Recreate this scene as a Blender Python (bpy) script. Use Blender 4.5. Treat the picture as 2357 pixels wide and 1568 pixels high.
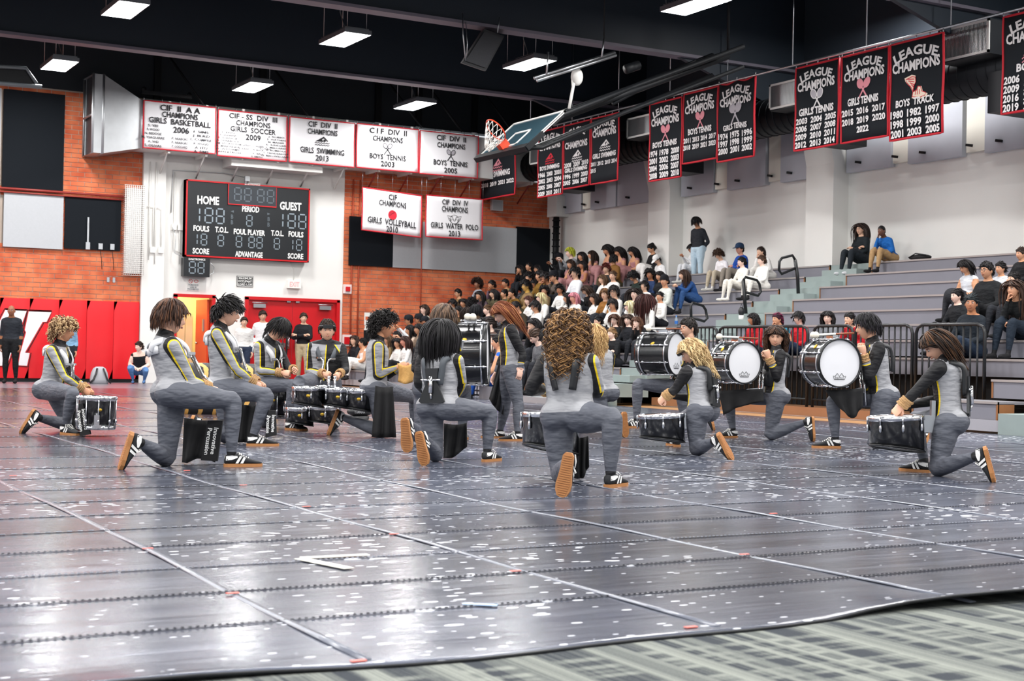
import bpy, math, random
import numpy as np
from mathutils import Matrix, Vector

for _o in list(bpy.data.objects): bpy.data.objects.remove(_o)
SC = bpy.context.scene
COL = SC.collection
# ---------------------------------------------------------------- camera
IMG_W, IMG_H, FPX, CAM_H = 2357., 1568., 3280., .88
YAW = math.radians(29.5); ROLL = math.atan(.0195); PITCH = math.atan(30.86 / FPX)
_f = np.array([math.sin(YAW) * math.cos(PITCH), math.cos(YAW) * math.cos(PITCH), math.sin(PITCH)])
_r0 = np.array([math.cos(YAW), -math.sin(YAW), 0.]); _u0 = np.cross(_r0, _f)
_r = _r0 * math.cos(ROLL) + _u0 * math.sin(ROLL); _u = -_r0 * math.sin(ROLL) + _u0 * math.cos(ROLL)
CAM = np.array([0, 0, CAM_H])
def ray(px, py): return _f + _r * (px - IMG_W / 2) / FPX - _u * (py - IMG_H / 2) / FPX
def ground(px, py, z=0.): d = ray(px, py); return CAM + d * (z - CAM_H) / d[2]
def onY(px, py, Y): d = ray(px, py); return CAM + d * Y / d[1]
def onX(px, py, X): d = ray(px, py); return CAM + d * X / d[0]
def depth(P): return float((np.asarray(P) - CAM) @ _f)
def at_depth(px, py, z): return CAM + ray(px, py) * z
cam = bpy.data.cameras.new('camera'); camo = bpy.data.objects.new('camera', cam); COL.objects.link(camo)
cam.sensor_fit = 'HORIZONTAL'; cam.sensor_width = 36.; cam.lens = FPX / IMG_W * 36.
cam.clip_start = .05; cam.clip_end = 200.
camo.matrix_world = Matrix(((_r[0], _u[0], -_f[0], 0), (_r[1], _u[1], -_f[1], 0), (_r[2], _u[2], -_f[2], CAM_H), (0, 0, 0, 1)))
cam.dof.use_dof = True; cam.dof.focus_distance = 12.5; cam.dof.aperture_fstop = 5.6
SC.camera = camo
# ---------------------------------------------------------------- world, exposure
W = bpy.data.worlds.new('world'); SC.world = W; W.use_nodes = True
W.node_tree.nodes['Background'].inputs[0].default_value = (.93, .96, 1., 1)
W.node_tree.nodes['Background'].inputs[1].default_value = .68
SC.view_settings.view_transform = 'Standard'; SC.view_settings.look = 'None'
SC.view_settings.exposure = 0.22; SC.view_settings.gamma = 1.; SC.view_settings.use_curve_mapping = False
SC.cycles.max_bounces = 6; SC.cycles.diffuse_bounces = 3; SC.cycles.glossy_bounces = 3; SC.cycles.transmission_bounces = 4
SC.cycles.sample_clamp_indirect = 6.; SC.cycles.caustics_reflective = False; SC.cycles.caustics_refractive = False
LAMP_POWER = 190.
# ---------------------------------------------------------------- helpers
def lin(c): return c / 12.92 if c <= .04045 else ((c + .055) / 1.055) ** 2.4
def C(h, a=1.):
    if isinstance(h, str):
        h = h.lstrip('#'); h = [int(h[i:i + 2], 16) / 255. for i in (0, 2, 4)]
        return tuple(lin(x) for x in h) + (a,)
    return tuple(h[:3]) + (a,)
MATS = {}
def mat(name, col='#808080', rough=.6, metal=0., var=0., vscale=6., bump=0., bscale=40., spec=.5, coat=0., emit=None, estr=0., alpha=1., trans=0.):
    if name in MATS: return MATS[name]
    m = bpy.data.materials.new(name); m.use_nodes = True; nt = m.node_tree; b = nt.nodes['Principled BSDF']
    c = C(col); b.inputs['Base Color'].default_value = c
    b.inputs['Roughness'].default_value = rough; b.inputs['Metallic'].default_value = metal
    b.inputs['Specular IOR Level'].default_value = spec; b.inputs['Coat Weight'].default_value = coat
    b.inputs['Alpha'].default_value = alpha; b.inputs['Transmission Weight'].default_value = trans
    if emit: b.inputs['Emission Color'].default_value = C(emit); b.inputs['Emission Strength'].default_value = estr
    if var or bump:
        tc = nt.nodes.new('ShaderNodeTexCoord')
    if var:
        n = nt.nodes.new('ShaderNodeTexNoise'); n.inputs['Scale'].default_value = vscale; n.inputs['Detail'].default_value = 4
        nt.links.new(tc.outputs['Object'], n.inputs['Vector'])
        mx = nt.nodes.new('ShaderNodeMix'); mx.data_type = 'RGBA'
        mx.inputs['A'].default_value = tuple(x * (1 - var) for x in c[:3]) + (1,); mx.inputs['B'].default_value = tuple(min(1, x * (1 + var)) for x in c[:3]) + (1,)
        nt.links.new(n.outputs['Fac'], mx.inputs['Factor']); nt.links.new(mx.outputs['Result'], b.inputs['Base Color'])
    if bump:
        n2 = nt.nodes.new('ShaderNodeTexNoise'); n2.inputs['Scale'].default_value = bscale; n2.inputs['Detail'].default_value = 3
        nt.links.new(tc.outputs['Object'], n2.inputs['Vector'])
        bp = nt.nodes.new('ShaderNodeBump'); bp.inputs['Strength'].default_value = bump; bp.inputs['Distance'].default_value = .02
        nt.links.new(n2.outputs['Fac'], bp.inputs['Height']); nt.links.new(bp.outputs['Normal'], b.inputs['Normal'])
    MATS[name] = m; return m

def nrm(v): v = np.asarray(v, float); return v / (np.linalg.norm(v) + 1e-12)
def rotz(a): c, s = math.cos(a), math.sin(a); return np.array([[c, -s, 0], [s, c, 0], [0, 0, 1.]])
def rotx(a): c, s = math.cos(a), math.sin(a); return np.array([[1, 0, 0], [0, c, -s], [0, s, c]])
def roty(a): c, s = math.cos(a), math.sin(a); return np.array([[c, 0, s], [0, 1, 0], [-s, 0, c]])
def frame_from(z, x=None):
    z = nrm(z)
    if x is None or abs(np.dot(nrm(x), z)) > .98: x = (1, 0, 0) if abs(z[0]) < .8 else (0, 1, 0)
    y = nrm(np.cross(z, x)); x = np.cross(y, z)
    return np.array([x, y, z]).T     # columns

class MB:
    """collects geometry; build() makes ONE mesh object"""
    def __init__(s): s.V = []; s.F = []; s.M = []; s.n = 0; s.S = []
    def add(s, v, f, mi=0, smooth=True):
        v = np.asarray(v, float).reshape(-1, 3); s.V.append(v)
        s.F += [tuple(int(i) + s.n for i in q) for q in f]; s.M += [mi] * len(f); s.S += [smooth] * len(f); s.n += len(v); return s
    def box(s, c, d, R=None, mi=0, bev=0.):
        c = np.asarray(c, float); h = np.asarray(d, float) / 2
        v = np.array([[x, y, z] for x in (-1, 1) for y in (-1, 1) for z in (-1, 1)], float) * h
        if R is not None: v = v @ np.asarray(R).T
        return s.add(v + c, [(0, 1, 3, 2), (4, 6, 7, 5), (0, 4, 5, 1), (2, 3, 7, 6), (0, 2, 6, 4), (1, 5, 7, 3)], mi, False)
    def bb(s, x0, x1, y0, y1, z0, z1, mi=0):
        return s.box(((x0 + x1) / 2, (y0 + y1) / 2, (z0 + z1) / 2), (abs(x1 - x0), abs(y1 - y0), abs(z1 - z0)), None, mi)
    def tube(s, pts, r, n=8, mi=0, cap=True, closed=False, smooth=True, flat=1., up=None):
        P = np.asarray(pts, float); m = len(P); rr = np.full(m, r, float) if np.isscalar(r) else np.asarray(r, float)
        T = np.zeros_like(P)
        if closed: T = np.roll(P, -1, 0) - np.roll(P, 1, 0)
        else: T[1:-1] = P[2:] - P[:-2]; T[0] = P[1] - P[0]; T[-1] = P[-1] - P[-2]
        T /= np.linalg.norm(T, axis=1, keepdims=True) + 1e-12
        x = np.array(up, float) if up is not None else (np.array([0, 0, 1.]) if abs(T[0][2]) < .9 else np.array([1., 0, 0]))
        a = np.arange(n) * 2 * math.pi / n; ca, sa = np.cos(a), np.sin(a); V = []
        for i in range(m):
            x = x - T[i] * np.dot(x, T[i]); x = x / (np.linalg.norm(x) + 1e-12); y = np.cross(T[i], x)
            V.append(P[i] + rr[i] * (np.outer(ca, x) * flat + np.outer(sa, y)))
            if up is not None: x = np.array(up, float)
        V = np.concatenate(V); F = []
        for i in range(m if closed else m - 1):
            j = (i + 1) % m
            for k in range(n): l = (k + 1) % n; F.append((i * n + k, i * n + l, j * n + l, j * n + k))
        if cap and not closed: F.append(tuple(range(n))[::-1]); F.append(tuple((m - 1) * n + k for k in range(n)))
        return s.add(V, F, mi, smooth)
    def cyl(s, p0, p1, r0, r1=None, n=16, mi=0, cap=True, smooth=True):
        return s.tube([p0, p1], [r0, r0 if r1 is None else r1], n, mi, cap, False, smooth)
    def ell(s, c, rad, R=None, nu=12, nv=8, mi=0):
        th = np.linspace(0, math.pi, nv + 1); ph = np.arange(nu) * 2 * math.pi / nu
        v = [[0, 0, 1.]] + [[math.sin(t) * math.cos(p), math.sin(t) * math.sin(p), math.cos(t)] for t in th[1:-1] for p in ph] + [[0, 0, -1.]]
        v = np.array(v) * np.asarray(rad, float)
        if R is not None: v = v @ np.asarray(R).T
        F = [(0, 1 + k, 1 + (k + 1) % nu) for k in range(nu)]
        for i in range(nv - 2):
            for k in range(nu): a = 1 + i * nu; F.append((a + k, a + nu + k, a + nu + (k + 1) % nu, a + (k + 1) % nu))
        L = len(v) - 1; a = 1 + (nv - 2) * nu; F += [(a + k, L, a + (k + 1) % nu) for k in range(nu)]
        return s.add(v + np.asarray(c, float), F, mi, True)
    def lathe(s, prof, o, R=None, n=32, mi=0, smooth=True, cap=False):
        """prof: (radius, height) list, axis z of R"""
        a = np.arange(n) * 2 * math.pi / n; v = np.concatenate([np.c_[r * np.cos(a), r * np.sin(a), np.full(n, z)] for r, z in prof])
        if R is not None: v = v @ np.asarray(R).T
        F = [(i * n + k, i * n + (k + 1) % n, (i + 1) * n + (k + 1) % n, (i + 1) * n + k) for i in range(len(prof) - 1) for k in range(n)]
        if cap: F.append(tuple(range(n))[::-1]); F.append(tuple((len(prof) - 1) * n + k for k in range(n)))
        return s.add(v + np.asarray(o, float), F, mi, smooth)
    def torus(s, c, Rr, r, R=None, n=32, k=8, mi=0):
        a = np.arange(n) * 2 * math.pi / n; P = np.c_[Rr * np.cos(a), Rr * np.sin(a), 0 * a]
        if R is not None: P = P @ np.asarray(R).T
        return s.tube(P + np.asarray(c, float), r, k, mi, closed=True, up=(R[:, 2] if R is not None else (0, 0, 1)))
    def quad(s, a, b, c, d, mi=0): return s.add([a, b, c, d], [(0, 1, 2, 3)], mi, False)
    def grid(s, P, mi=0, smooth=True):
        P = np.asarray(P, float); nu, nv = P.shape[:2]
        return s.add(P.reshape(-1, 3), [(i * nv + j, (i + 1) * nv + j, (i + 1) * nv + j + 1, i * nv + j + 1) for i in range(nu - 1) for j in range(nv - 1)], mi, smooth)
    def sheet(s, P, th, mi=0):
        """a grid given thickness th (closed)"""
        P = np.asarray(P, float); du = np.gradient(P, axis=0); dv = np.gradient(P, axis=1); N = np.cross(du, dv)
        N /= np.linalg.norm(N, axis=2, keepdims=True) + 1e-12
        nu, nv = P.shape[:2]; A = P + N * th / 2; B = P - N * th / 2; o = nu * nv; F = []
        for i in range(nu - 1):
            for j in range(nv - 1):
                a, b, c, d = i * nv + j, (i + 1) * nv + j, (i + 1) * nv + j + 1, i * nv + j + 1
                F += [(a, b, c, d), (o + d, o + c, o + b, o + a)]
        for i in range(nu - 1):
            a, b = i * nv, (i + 1) * nv; F.append((a, o + a, o + b, b)); a, b = i * nv + nv - 1, (i + 1) * nv + nv - 1; F.append((b, o + b, o + a, a))
        for j in range(nv - 1):
            a, b = j, j + 1; F.append((b, o + b, o + a, a)); a, b = (nu - 1) * nv + j, (nu - 1) * nv + j + 1; F.append((a, o + a, o + b, b))
        return s.add(np.concatenate([A.reshape(-1, 3), B.reshape(-1, 3)]), F, mi, True)
    def prism(s, pts2, F3, th, mi=0):
        """polygon (u,v) extruded by th along w; F3 maps (u,v,w)->world"""
        n = len(pts2); v = [F3(u, w_, 0) for u, w_ in pts2] + [F3(u, w_, th) for u, w_ in pts2]
        f = [tuple(range(n))[::-1], tuple(range(n, 2 * n))] + [(i, (i + 1) % n, n + (i + 1) % n, n + i) for i in range(n)]
        return s.add(v, f, mi, False)
    def mesh(s, name, mats, origin=(0, 0, 0)):
        me = bpy.data.meshes.new(name); V = (np.concatenate(s.V) if s.V else np.zeros((0, 3))) - np.asarray(origin, float)
        me.from_pydata(V.tolist(), [], s.F)
        for m in (mats if isinstance(mats, (list, tuple)) else [mats]): me.materials.append(m)
        if s.F:
            me.polygons.foreach_set('material_index', s.M); me.polygons.foreach_set('use_smooth', s.S)
        me.update(); return me
    def build(s, name, mats, parent=None, origin=None):
        """vertices are world coords; origin = object location (defaults to parent's)"""
        if origin is None: origin = tuple(parent.location) if parent is not None and parent.parent is None else (tuple(parent.parent.location) if parent is not None else (0, 0, 0))
        o = bpy.data.objects.new(name, s.mesh(name, mats, origin)); COL.objects.link(o)
        if parent is not None: o.parent = parent
        else: o.location = origin
        return o
def tag(o, label=None, cat=None, group=None, kind=None):
    if label: o['label'] = label
    if cat: o['category'] = cat
    if group: o['group'] = group
    if kind: o['kind'] = kind
    return o
def thing(name, label, cat, loc=(0, 0, 0), group=None, rz=0.):
    o = bpy.data.objects.new(name, None); COL.objects.link(o); o.empty_display_size = .1
    o.location = tuple(float(x) for x in loc); o.rotation_euler = (0, 0, rz)
    return tag(o, label, cat, group)
def struct(name, mb, m, origin=(0, 0, 0)): return tag(mb.build(name, m, None, origin), kind='structure')
def inst(name, me, parent, loc, R=None, sc=None):
    o = bpy.data.objects.new(name, me); COL.objects.link(o)
    if parent is not None: o.parent = parent
    M4 = np.eye(4); A = np.eye(3) if R is None else np.asarray(R, float)
    if sc is not None: A = A @ np.diag(sc if not np.isscalar(sc) else [sc] * 3)
    M4[:3, :3] = A; M4[:3, 3] = loc; o.matrix_basis = Matrix(M4.tolist()); return o
# ---- lettering: default font turned to mesh, cached
_TXT = {}
def glyphs(txt, bold=0.):
    k = (txt, bold)
    if k not in _TXT:
        cu = bpy.data.curves.new('lettering', 'FONT'); cu.body = txt; cu.align_x = 'LEFT'; cu.resolution_u = 2; cu.offset = bold
        ob = bpy.data.objects.new('lettering', cu); me = bpy.data.meshes.new_from_object(ob)
        V = np.array([v.co[:] for v in me.vertices]).reshape(-1, 3); F = [tuple(p.vertices) for p in me.polygons]
        bpy.data.objects.remove(ob); bpy.data.curves.remove(cu); bpy.data.meshes.remove(me); _TXT[k] = (V, F)
    return _TXT[k]
def text(mb, F3, txt, u, v, h, w=None, mi=0, off=.006, bold=.02, arc=0., aspect=.8, slant=0.):
    """centred at u, baseline v, cap height h, fitted to width w"""
    V, F = glyphs(txt, bold)
    if len(V) == 0: return
    V = V.copy(); x0, x1 = V[:, 0].min(), V[:, 0].max(); V[:, 0] -= (x0 + x1) / 2
    sy = h / .69; sx = (w / (x1 - x0)) if w else sy * aspect
    V[:, 0] *= sx; V[:, 1] *= sy; V[:, 0] += slant * V[:, 1]
    if arc:
        a = V[:, 0] / arc; x = (arc + V[:, 1]) * np.sin(a); y = (arc + V[:, 1]) * np.cos(a) - arc; V[:, 0], V[:, 1] = x, y
    mb.add([F3(u + p[0], v + p[1], off) for p in V], F, mi, False)
def plane3(o, U, Vv, N):
    o, U, Vv, N = [np.asarray(x, float) for x in (o, U, Vv, N)]
    return lambda u, v, w=0.: o + U * u + Vv * v + N * w
def rect2(mb, F3, u0, u1, v0, v1, w0, w1, mi=0):
    p = [F3(u, v, w) for u in (u0, u1) for v in (v0, v1) for w in (w0, w1)]
    mb.add(p, [(0, 1, 3, 2), (4, 6, 7, 5), (0, 4, 5, 1), (2, 3, 7, 6), (0, 2, 6, 4), (1, 5, 7, 3)], mi, False)
def sheet2(mb, F3, u0, u1, v0, v1, w, mi=0): mb.add([F3(u0, v0, w), F3(u1, v0, w), F3(u1, v1, w), F3(u0, v1, w)], [(0, 1, 2, 3)], mi, False)
def stroke2(mb, F3, pts, wd, w=.008, mi=0):
    """flat polyline print of width wd"""
    P = np.asarray(pts, float); T = np.gradient(P, axis=0); T /= np.linalg.norm(T, axis=1, keepdims=True) + 1e-9; N = np.c_[-T[:, 1], T[:, 0]] * wd / 2
    A, B = P + N, P - N; n = len(P)
    mb.add([F3(a[0], a[1], w) for a in A] + [F3(b[0], b[1], w) for b in B], [(i, i + 1, n + i + 1, n + i) for i in range(n - 1)], mi, False)
def poly2(mb, F3, pts, w=.008, mi=0): mb.add([F3(a, b, w) for a, b in pts], [tuple(range(len(pts)))], mi, False)
def circ(cx, cy, rx, ry=None, n=20, a0=0., a1=2 * math.pi, rot=0.):
    ry = rx if ry is None else ry; t = np.linspace(a0, a1, n); x, y = rx * np.cos(t), ry * np.sin(t); c, s = math.cos(rot), math.sin(rot)
    return [(cx + c * a - s * b, cy + s * a + c * b) for a, b in zip(x, y)]
UPV = np.array([0, 0, 1.])
# ================================================================ room constants
YW, XR, ZB = 34.756, 20.8, 7.15
def XK(k): return 14. + .667 * k
def ZK(k): return .40 + .27 * k
M_white = mat('white_plaster', '#e6e5e1', .75, var=.04, vscale=1.2, bump=.04, bscale=30)
M_mortar = mat('mortar', '#c2b2a4', .9, var=.1)
M_black = mat('black_paint', '#0d1014', .55, spec=.3)
M_blackp = mat('black_panel_fabric', '#10151b', .85, spec=.2, bump=.1, bscale=200)
M_greyp = mat('grey_panel_fabric', '#b4b7bb', .9, var=.05, vscale=20, bump=.1, bscale=150)
M_red = mat('red_vinyl', '#de111e', .42, var=.05, vscale=2, bump=.1, bscale=7)
M_redp = mat('red_gloss_paint', '#c4101a', .35)
M_chrome = mat('chrome', '#d8d9dc', .16, 1.)
M_steel = mat('brushed_steel', '#b9bcc0', .35, 1.)
M_galv = mat('galvanised_steel', '#c3c6c9', .42, .85, var=.12, vscale=5)
M_rail = mat('black_rail', '#15171a', .35, .2)
M_tan = mat('wood_floor', '#b4895f', .35, var=.15, vscale=4)
# ---------------------------------------------------------------- floor
struct('floor', MB().bb(-16, XR, -12, YW + 2.6, -.06, -.004), M_tan)
def carpet_mat():
    m = bpy.data.materials.new('plaid_carpet'); m.use_nodes = True; nt = m.node_tree; L = nt.links; b = nt.nodes['Principled BSDF']; b.inputs['Roughness'].default_value = .95; b.inputs['Specular IOR Level'].default_value = .1
    tc = nt.nodes.new('ShaderNodeTexCoord'); sep = nt.nodes.new('ShaderNodeSeparateXYZ'); L.new(tc.outputs['Object'], sep.inputs[0])
    def band(ax, sc, lo, hi):
        n = nt.nodes.new('ShaderNodeTexNoise'); n.noise_dimensions = '1D'; n.inputs['Scale'].default_value = sc; n.inputs['Detail'].default_value = 2; L.new(sep.outputs[ax], n.inputs['W'])
        r = nt.nodes.new('ShaderNodeMapRange'); r.inputs[1].default_value = lo; r.inputs[2].default_value = hi; L.new(n.outputs['Fac'], r.inputs[0]); return r.outputs[0]
    def op(o, a, c):
        n = nt.nodes.new('ShaderNodeMath'); n.operation = o
        for i, x in enumerate((a, c)):
            if hasattr(x, 'links'): L.new(x, n.inputs[i])
            else: n.inputs[i].default_value = x
        return n.outputs[0]
    v = op('ADD', op('MULTIPLY', band(0, 9, .4, .6), .45), op('MULTIPLY', op('MULTIPLY', band(0, 7, .46, .54), band(1, 6, .46, .54)), .55))
    v = op('ADD', v, op('MULTIPLY', band(0, 90, .3, .7), .35)); 
    nz = nt.nodes.new('ShaderNodeTexNoise'); nz.inputs['Scale'].default_value = 160; L.new(tc.outputs['Object'], nz.inputs['Vector'])
    v = op('ADD', v, op('MULTIPLY', op('SUBTRACT', nz.outputs['Fac'], .5), .5))
    cr = nt.nodes.new('ShaderNodeValToRGB'); e = cr.color_ramp.elements; e[0].color = C('#8b8f88'); e[1].color = C('#3d4146'); e[0].position = .05; e[1].position = 1.3; L.new(v, cr.inputs[0]); L.new(cr.outputs[0], b.inputs['Base Color'])
    bp = nt.nodes.new('ShaderNodeBump'); bp.inputs['Strength'].default_value = .5; bp.inputs['Distance'].default_value = .01; L.new(nz.outputs['Fac'], bp.inputs['Height']); L.new(bp.outputs[0], b.inputs['Normal'])
    return m
struct('floor_far', MB().bb(-12, 13.6, 29.75, YW, -.004, .002), mat('grey_gym_floor', '#77737a', .3, var=.08))
struct('floor_carpet', MB().bb(-12, 13.2, -10, 5., -.004, .0), carpet_mat())
def tarp_mat():
    m = bpy.data.materials.new('galaxy_print_vinyl'); m.use_nodes = True; nt = m.node_tree; L = nt.links; b = nt.nodes['Principled BSDF']
    tc = nt.nodes.new('ShaderNodeTexCoord')
    def noise(scale, sx, sy, det=3):
        mp = nt.nodes.new('ShaderNodeMapping'); mp.inputs['Scale'].default_value = (sx, sy, 1); L.new(tc.outputs['Object'], mp.inputs[0])
        n = nt.nodes.new('ShaderNodeTexNoise'); n.inputs['Scale'].default_value = scale; n.inputs['Detail'].default_value = det; L.new(mp.outputs[0], n.inputs['Vector']); return n.outputs['Fac']
    def rng(x, a, c, d=0., e=1.):
        n = nt.nodes.new('ShaderNodeMapRange'); L.new(x, n.inputs[0])
        for i, q in enumerate((a, c, d, e)): n.inputs[i + 1].default_value = q
        return n.outputs[0]
    def op(o, a, c):
        n = nt.nodes.new('ShaderNodeMath'); n.operation = o
        for i, x in enumerate((a, c)):
            if hasattr(x, 'links'): L.new(x, n.inputs[i])
            else: n.inputs[i].default_value = x
        return n.outputs[0]
    def mix(f, a, c):
        n = nt.nodes.new('ShaderNodeMix'); n.data_type = 'RGBA'
        for k, x in (('Factor', f), ('A', a), ('B', c)):
            if hasattr(x, 'links'): L.new(x, n.inputs[k])
            else: n.inputs[k].default_value = x
        return n.outputs['Result']
    def specks(scale, sx, sy, dens, t0, t1):
        mp = nt.nodes.new('ShaderNodeMapping'); mp.inputs['Scale'].default_value = (sx, sy, 1); L.new(tc.outputs['Object'], mp.inputs[0])
        v = nt.nodes.new('ShaderNodeTexVoronoi'); v.inputs['Scale'].default_value = scale; L.new(mp.outputs[0], v.inputs['Vector'])
        th = rng(dens, .38, .62, t0, t1)
        return op('LESS_THAN', v.outputs['Distance'], th)
    sep = nt.nodes.new('ShaderNodeSeparateXYZ'); L.new(tc.outputs['Object'], sep.inputs[0])
    big = noise(.28, 1, 1, 4); streak = noise(1.2, .35, 3.2, 4); fine = noise(6, .3, 5, 3)
    c = mix(rng(big, .35, .65), C('#2b2e38'), C('#555a69'))
    c = mix(op('MULTIPLY', rng(streak, .5, .8), .45), c, C('#8a90a0'))
    purple = noise(.18, 1, 1, 2); c = mix(op('MULTIPLY', rng(purple, .5, .75), .25), c, C('#453a4c'))
    dens = noise(.55, 1, 1, 3)
    s1 = specks(5, .8, 1.8, dens, 0., .17); s2 = specks(11, .75, 1.6, dens, .05, .24)
    far = op('MULTIPLY', rng(sep.outputs[1], 12, 17), rng(sep.outputs[0], 13, 7))
    c = mix(op('MULTIPLY', op('MAXIMUM', s1, s2), 1.), c, mix(far, C('#e6e9f0'), C('#e8c060')))
    c = mix(op('MULTIPLY', far, .5), c, mix(op('MULTIPLY', specks(10, 1, 2, dens, .1, .3), 1.), C('#4a2a30'), C('#e6c26e')))  # dark red tint paints in the wall pads' reflection; gold flecks are print
    L.new(c, b.inputs['Base Color'])
    L.new(rng(fine, .3, .7, .17, .27), b.inputs['Roughness']); b.inputs['Specular IOR Level'].default_value = .9
    bp = nt.nodes.new('ShaderNodeBump'); bp.inputs['Strength'].default_value = .10; bp.inputs['Distance'].default_value = .03
    L.new(op('ADD', noise(2.2, .5, 1.6, 4), op('MULTIPLY', fine, .25)), bp.inputs['Height']); L.new(bp.outputs[0], b.inputs['Normal'])
    return m
M_tarp = tarp_mat()
tarp = thing('floor_tarp', 'dark galaxy printed vinyl performance tarp with stitched seams covering the gym floor', 'tarp', (0, 0, 0))
# main sheet, near edge slightly wavy and lifted
nx, ny = 130, 60
xs = np.linspace(-11.5, 14.0, nx); ys = np.concatenate([np.linspace(0, .6, 14)[:-1], np.linspace(.6, 26.2, ny - 13)])
G = np.zeros((nx, ny, 3))
for i, x in enumerate(xs):
    e = 3.64 + .03 * math.sin(x * 2.1) + .02 * math.sin(x * 5.3 + 1)
    lift = max(0., .045 * math.sin(x * 1.7 + .6)) * (1 if x > 1.5 else .5)
    for j, y in enumerate(ys): G[i, j] = (x, e + y, .003 + lift * math.exp(-(y / .10) ** 1.2) + .004 * math.exp(-(y / .3) ** 2))
sh = MB().sheet(G, .003).build('sheet', M_tarp, tarp)
hem = MB().tube([(x, 3.64 + .03 * math.sin(x * 2.1) + .02 * math.sin(x * 5.3 + 1) - .004, .004 + max(0., .045 * math.sin(x * 1.7 + .6)) * (1 if x > 1.5 else .5)) for x in xs], .006, 6).build('edge_hem', M_black, tarp)
SEAMX = [-3.2, -1.98, -.76, .45, 1.66, 2.88, 4.03, 5.2, 6.45, 7.66, 8.87, 10.08, 11.3, 12.5]
M_seam = mat('vinyl_seam', '#6b6f7b', .25, spec=.8)
M_stitch = mat('dark_stitching', '#26282f', .6); M_stitchw = mat('pale_stitching', '#8f939d', .5)
for x in SEAMX:
    n = 60; yy = np.linspace(3.7, 29.6, n)
    MB().tube([(x + .02 * math.sin(y * .9 + x) , y, .006 + .004 * math.sin(y * 3.1 + x * 5)) for y in yy], .020, 6, flat=.22, up=(0, 0, 1)).build('seam_ridge', M_seam, tarp)
SEAMY = [4.34, 4.95, 5.56, 6.2, 6.82, 7.43, 8.1, 8.82, 9.6, 10.4, 11.35, 12.6, 14, 15.6, 17.4, 19.5, 22, 25]
for q, y in enumerate(SEAMY):
    P = [(x, y + .015 * math.sin(x * 1.3 + q), .0065) for x in np.linspace(-11, 13.9, 70)]
    MB().tube(P, .005, 4, flat=.3, up=(0, 0, 1)).build('cross_seam', M_tarp, tarp)
    st = MB(); xx = np.arange(-1.5, 10.5, .024 if y < 6.5 else .05)
    for x in xx: st.box((x, y + .015 * math.sin(x * 1.3 + q), .0105), (.010 if y < 6.5 else .022, .006, .003))
    tag(st.build('stitching', M_stitch if q in (1, 3, 0) else M_stitchw, tarp), kind='stuff')
mk = MB()
for px, py in [(745, 1303)]:
    p = ground(px, py); mk.box((p[0], p[1], .011), (.05, .34, .003), rotz(.25)); mk.box((p[0] + .12, p[1] + .17, .011), (.30, .045, .003), rotz(-.04))
tag(mk.build('tape_mark', mat('white_tape', '#f2efe2', .5), None, tuple(ground(745, 1303) * (1, 1, 0))), 'white tape corner mark stuck on the tarp', 'tape')
p = ground(1105, 1399); tag(MB().box((p[0], p[1], .011), (.03, .12, .003), rotz(.9)).build('tape_mark', mat('blue_tape', '#a9c3e8', .5), None, (p[0], p[1], 0)), 'pale blue tape scrap on a tarp seam', 'tape')
for px, py in [(535, 1373), (340, 1269), (705, 1171), (907, 1235), (1186, 1321), (1713, 1282), (1780, 1187), (1590, 1452), (825, 1531), (560, 1121), (30, 1099), (430, 1087)]:
    p = ground(px, py); tag(MB().box((p[0], p[1], .012), (.045, .018, .003)).build('tape_mark', mat('coral_tape', '#e8756a', .5), None, (p[0], p[1], 0)), 'small coral red tape dash on a tarp seam', 'tape', 'coral tape dashes')
# ---------------------------------------------------------------- end wall: brick / white / brick
brick_m = bpy.data.materials.new('orange_brick'); brick_m.use_nodes = True
_nt = brick_m.node_tree; _b = _nt.nodes['Principled BSDF']; _b.inputs['Roughness'].default_value = .85
_tc = _nt.nodes.new('ShaderNodeTexCoord'); _n = _nt.nodes.new('ShaderNodeTexNoise'); _n.inputs['Scale'].default_value = 2.6; _n.inputs['Detail'].default_value = 2
_oi = _nt.nodes.new('ShaderNodeNewGeometry'); _nt.links.new(_oi.outputs['Position'], _n.inputs['Vector'])
_r = _nt.nodes.new('ShaderNodeValToRGB'); _r.color_ramp.elements[0].color = C('#b9502e'); _r.color_ramp.elements[1].color = C('#dd8055'); _r.color_ramp.elements[0].position = .3; _r.color_ramp.elements[1].position = .7
_nt.links.new(_n.outputs['Fac'], _r.inputs[0]); _nt.links.new(_r.outputs[0], _b.inputs['Base Color'])
_r = _r0 * math.cos(ROLL) + _u0 * math.sin(ROLL)
BL, BH, BM = .327, .1115, .015
def brick_wall(name, x0, x1, z0, z1, holes, score):
    w = struct(name, MB().bb(x0, x1, YW, YW + .3, 0 if z0 < .5 else z0 - 1.9, z1), M_mortar, (x0, YW, 0))
    me = MB().box((0, 0, 0), (BL - BM, .03, BH - BM)).mesh('brick', brick_m); half = None
    L = []; r = 0; z = z0
    while z + BH <= z1 + .02:
        x = x0 + (0 if r % 2 else -BL / 2)
        while x < x1 - .02:
            a, b = max(x, x0), min(x + BL, x1)
            if b - a > .06:
                c = ((a + b) / 2, z + BH / 2)
                if not any(a > h[0] and b < h[1] and z > h[2] and z + BH < h[3] for h in holes): L.append((c[0], c[1], b - a))
            x += BL
        z += BH; r += 1
    L.sort(key=lambda q: score(q[0], q[1])); rng = random.Random(3); st = MB()
    for i, (cx, cz, wd) in enumerate(L):
        d = rng.uniform(-.004, .004)
        if i < 295: inst('brick', me, w, (cx - x0, -.002 + d, cz), None, ((wd - BM) / (BL - BM), 1, 1))
        else: st.box((cx, YW - .002 + d, cz), (wd - BM, .03, BH - BM))
    if st.n: tag(st.build('brick_courses', brick_m, w, (x0, YW, 0)), kind='stuff')
    return w
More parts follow.
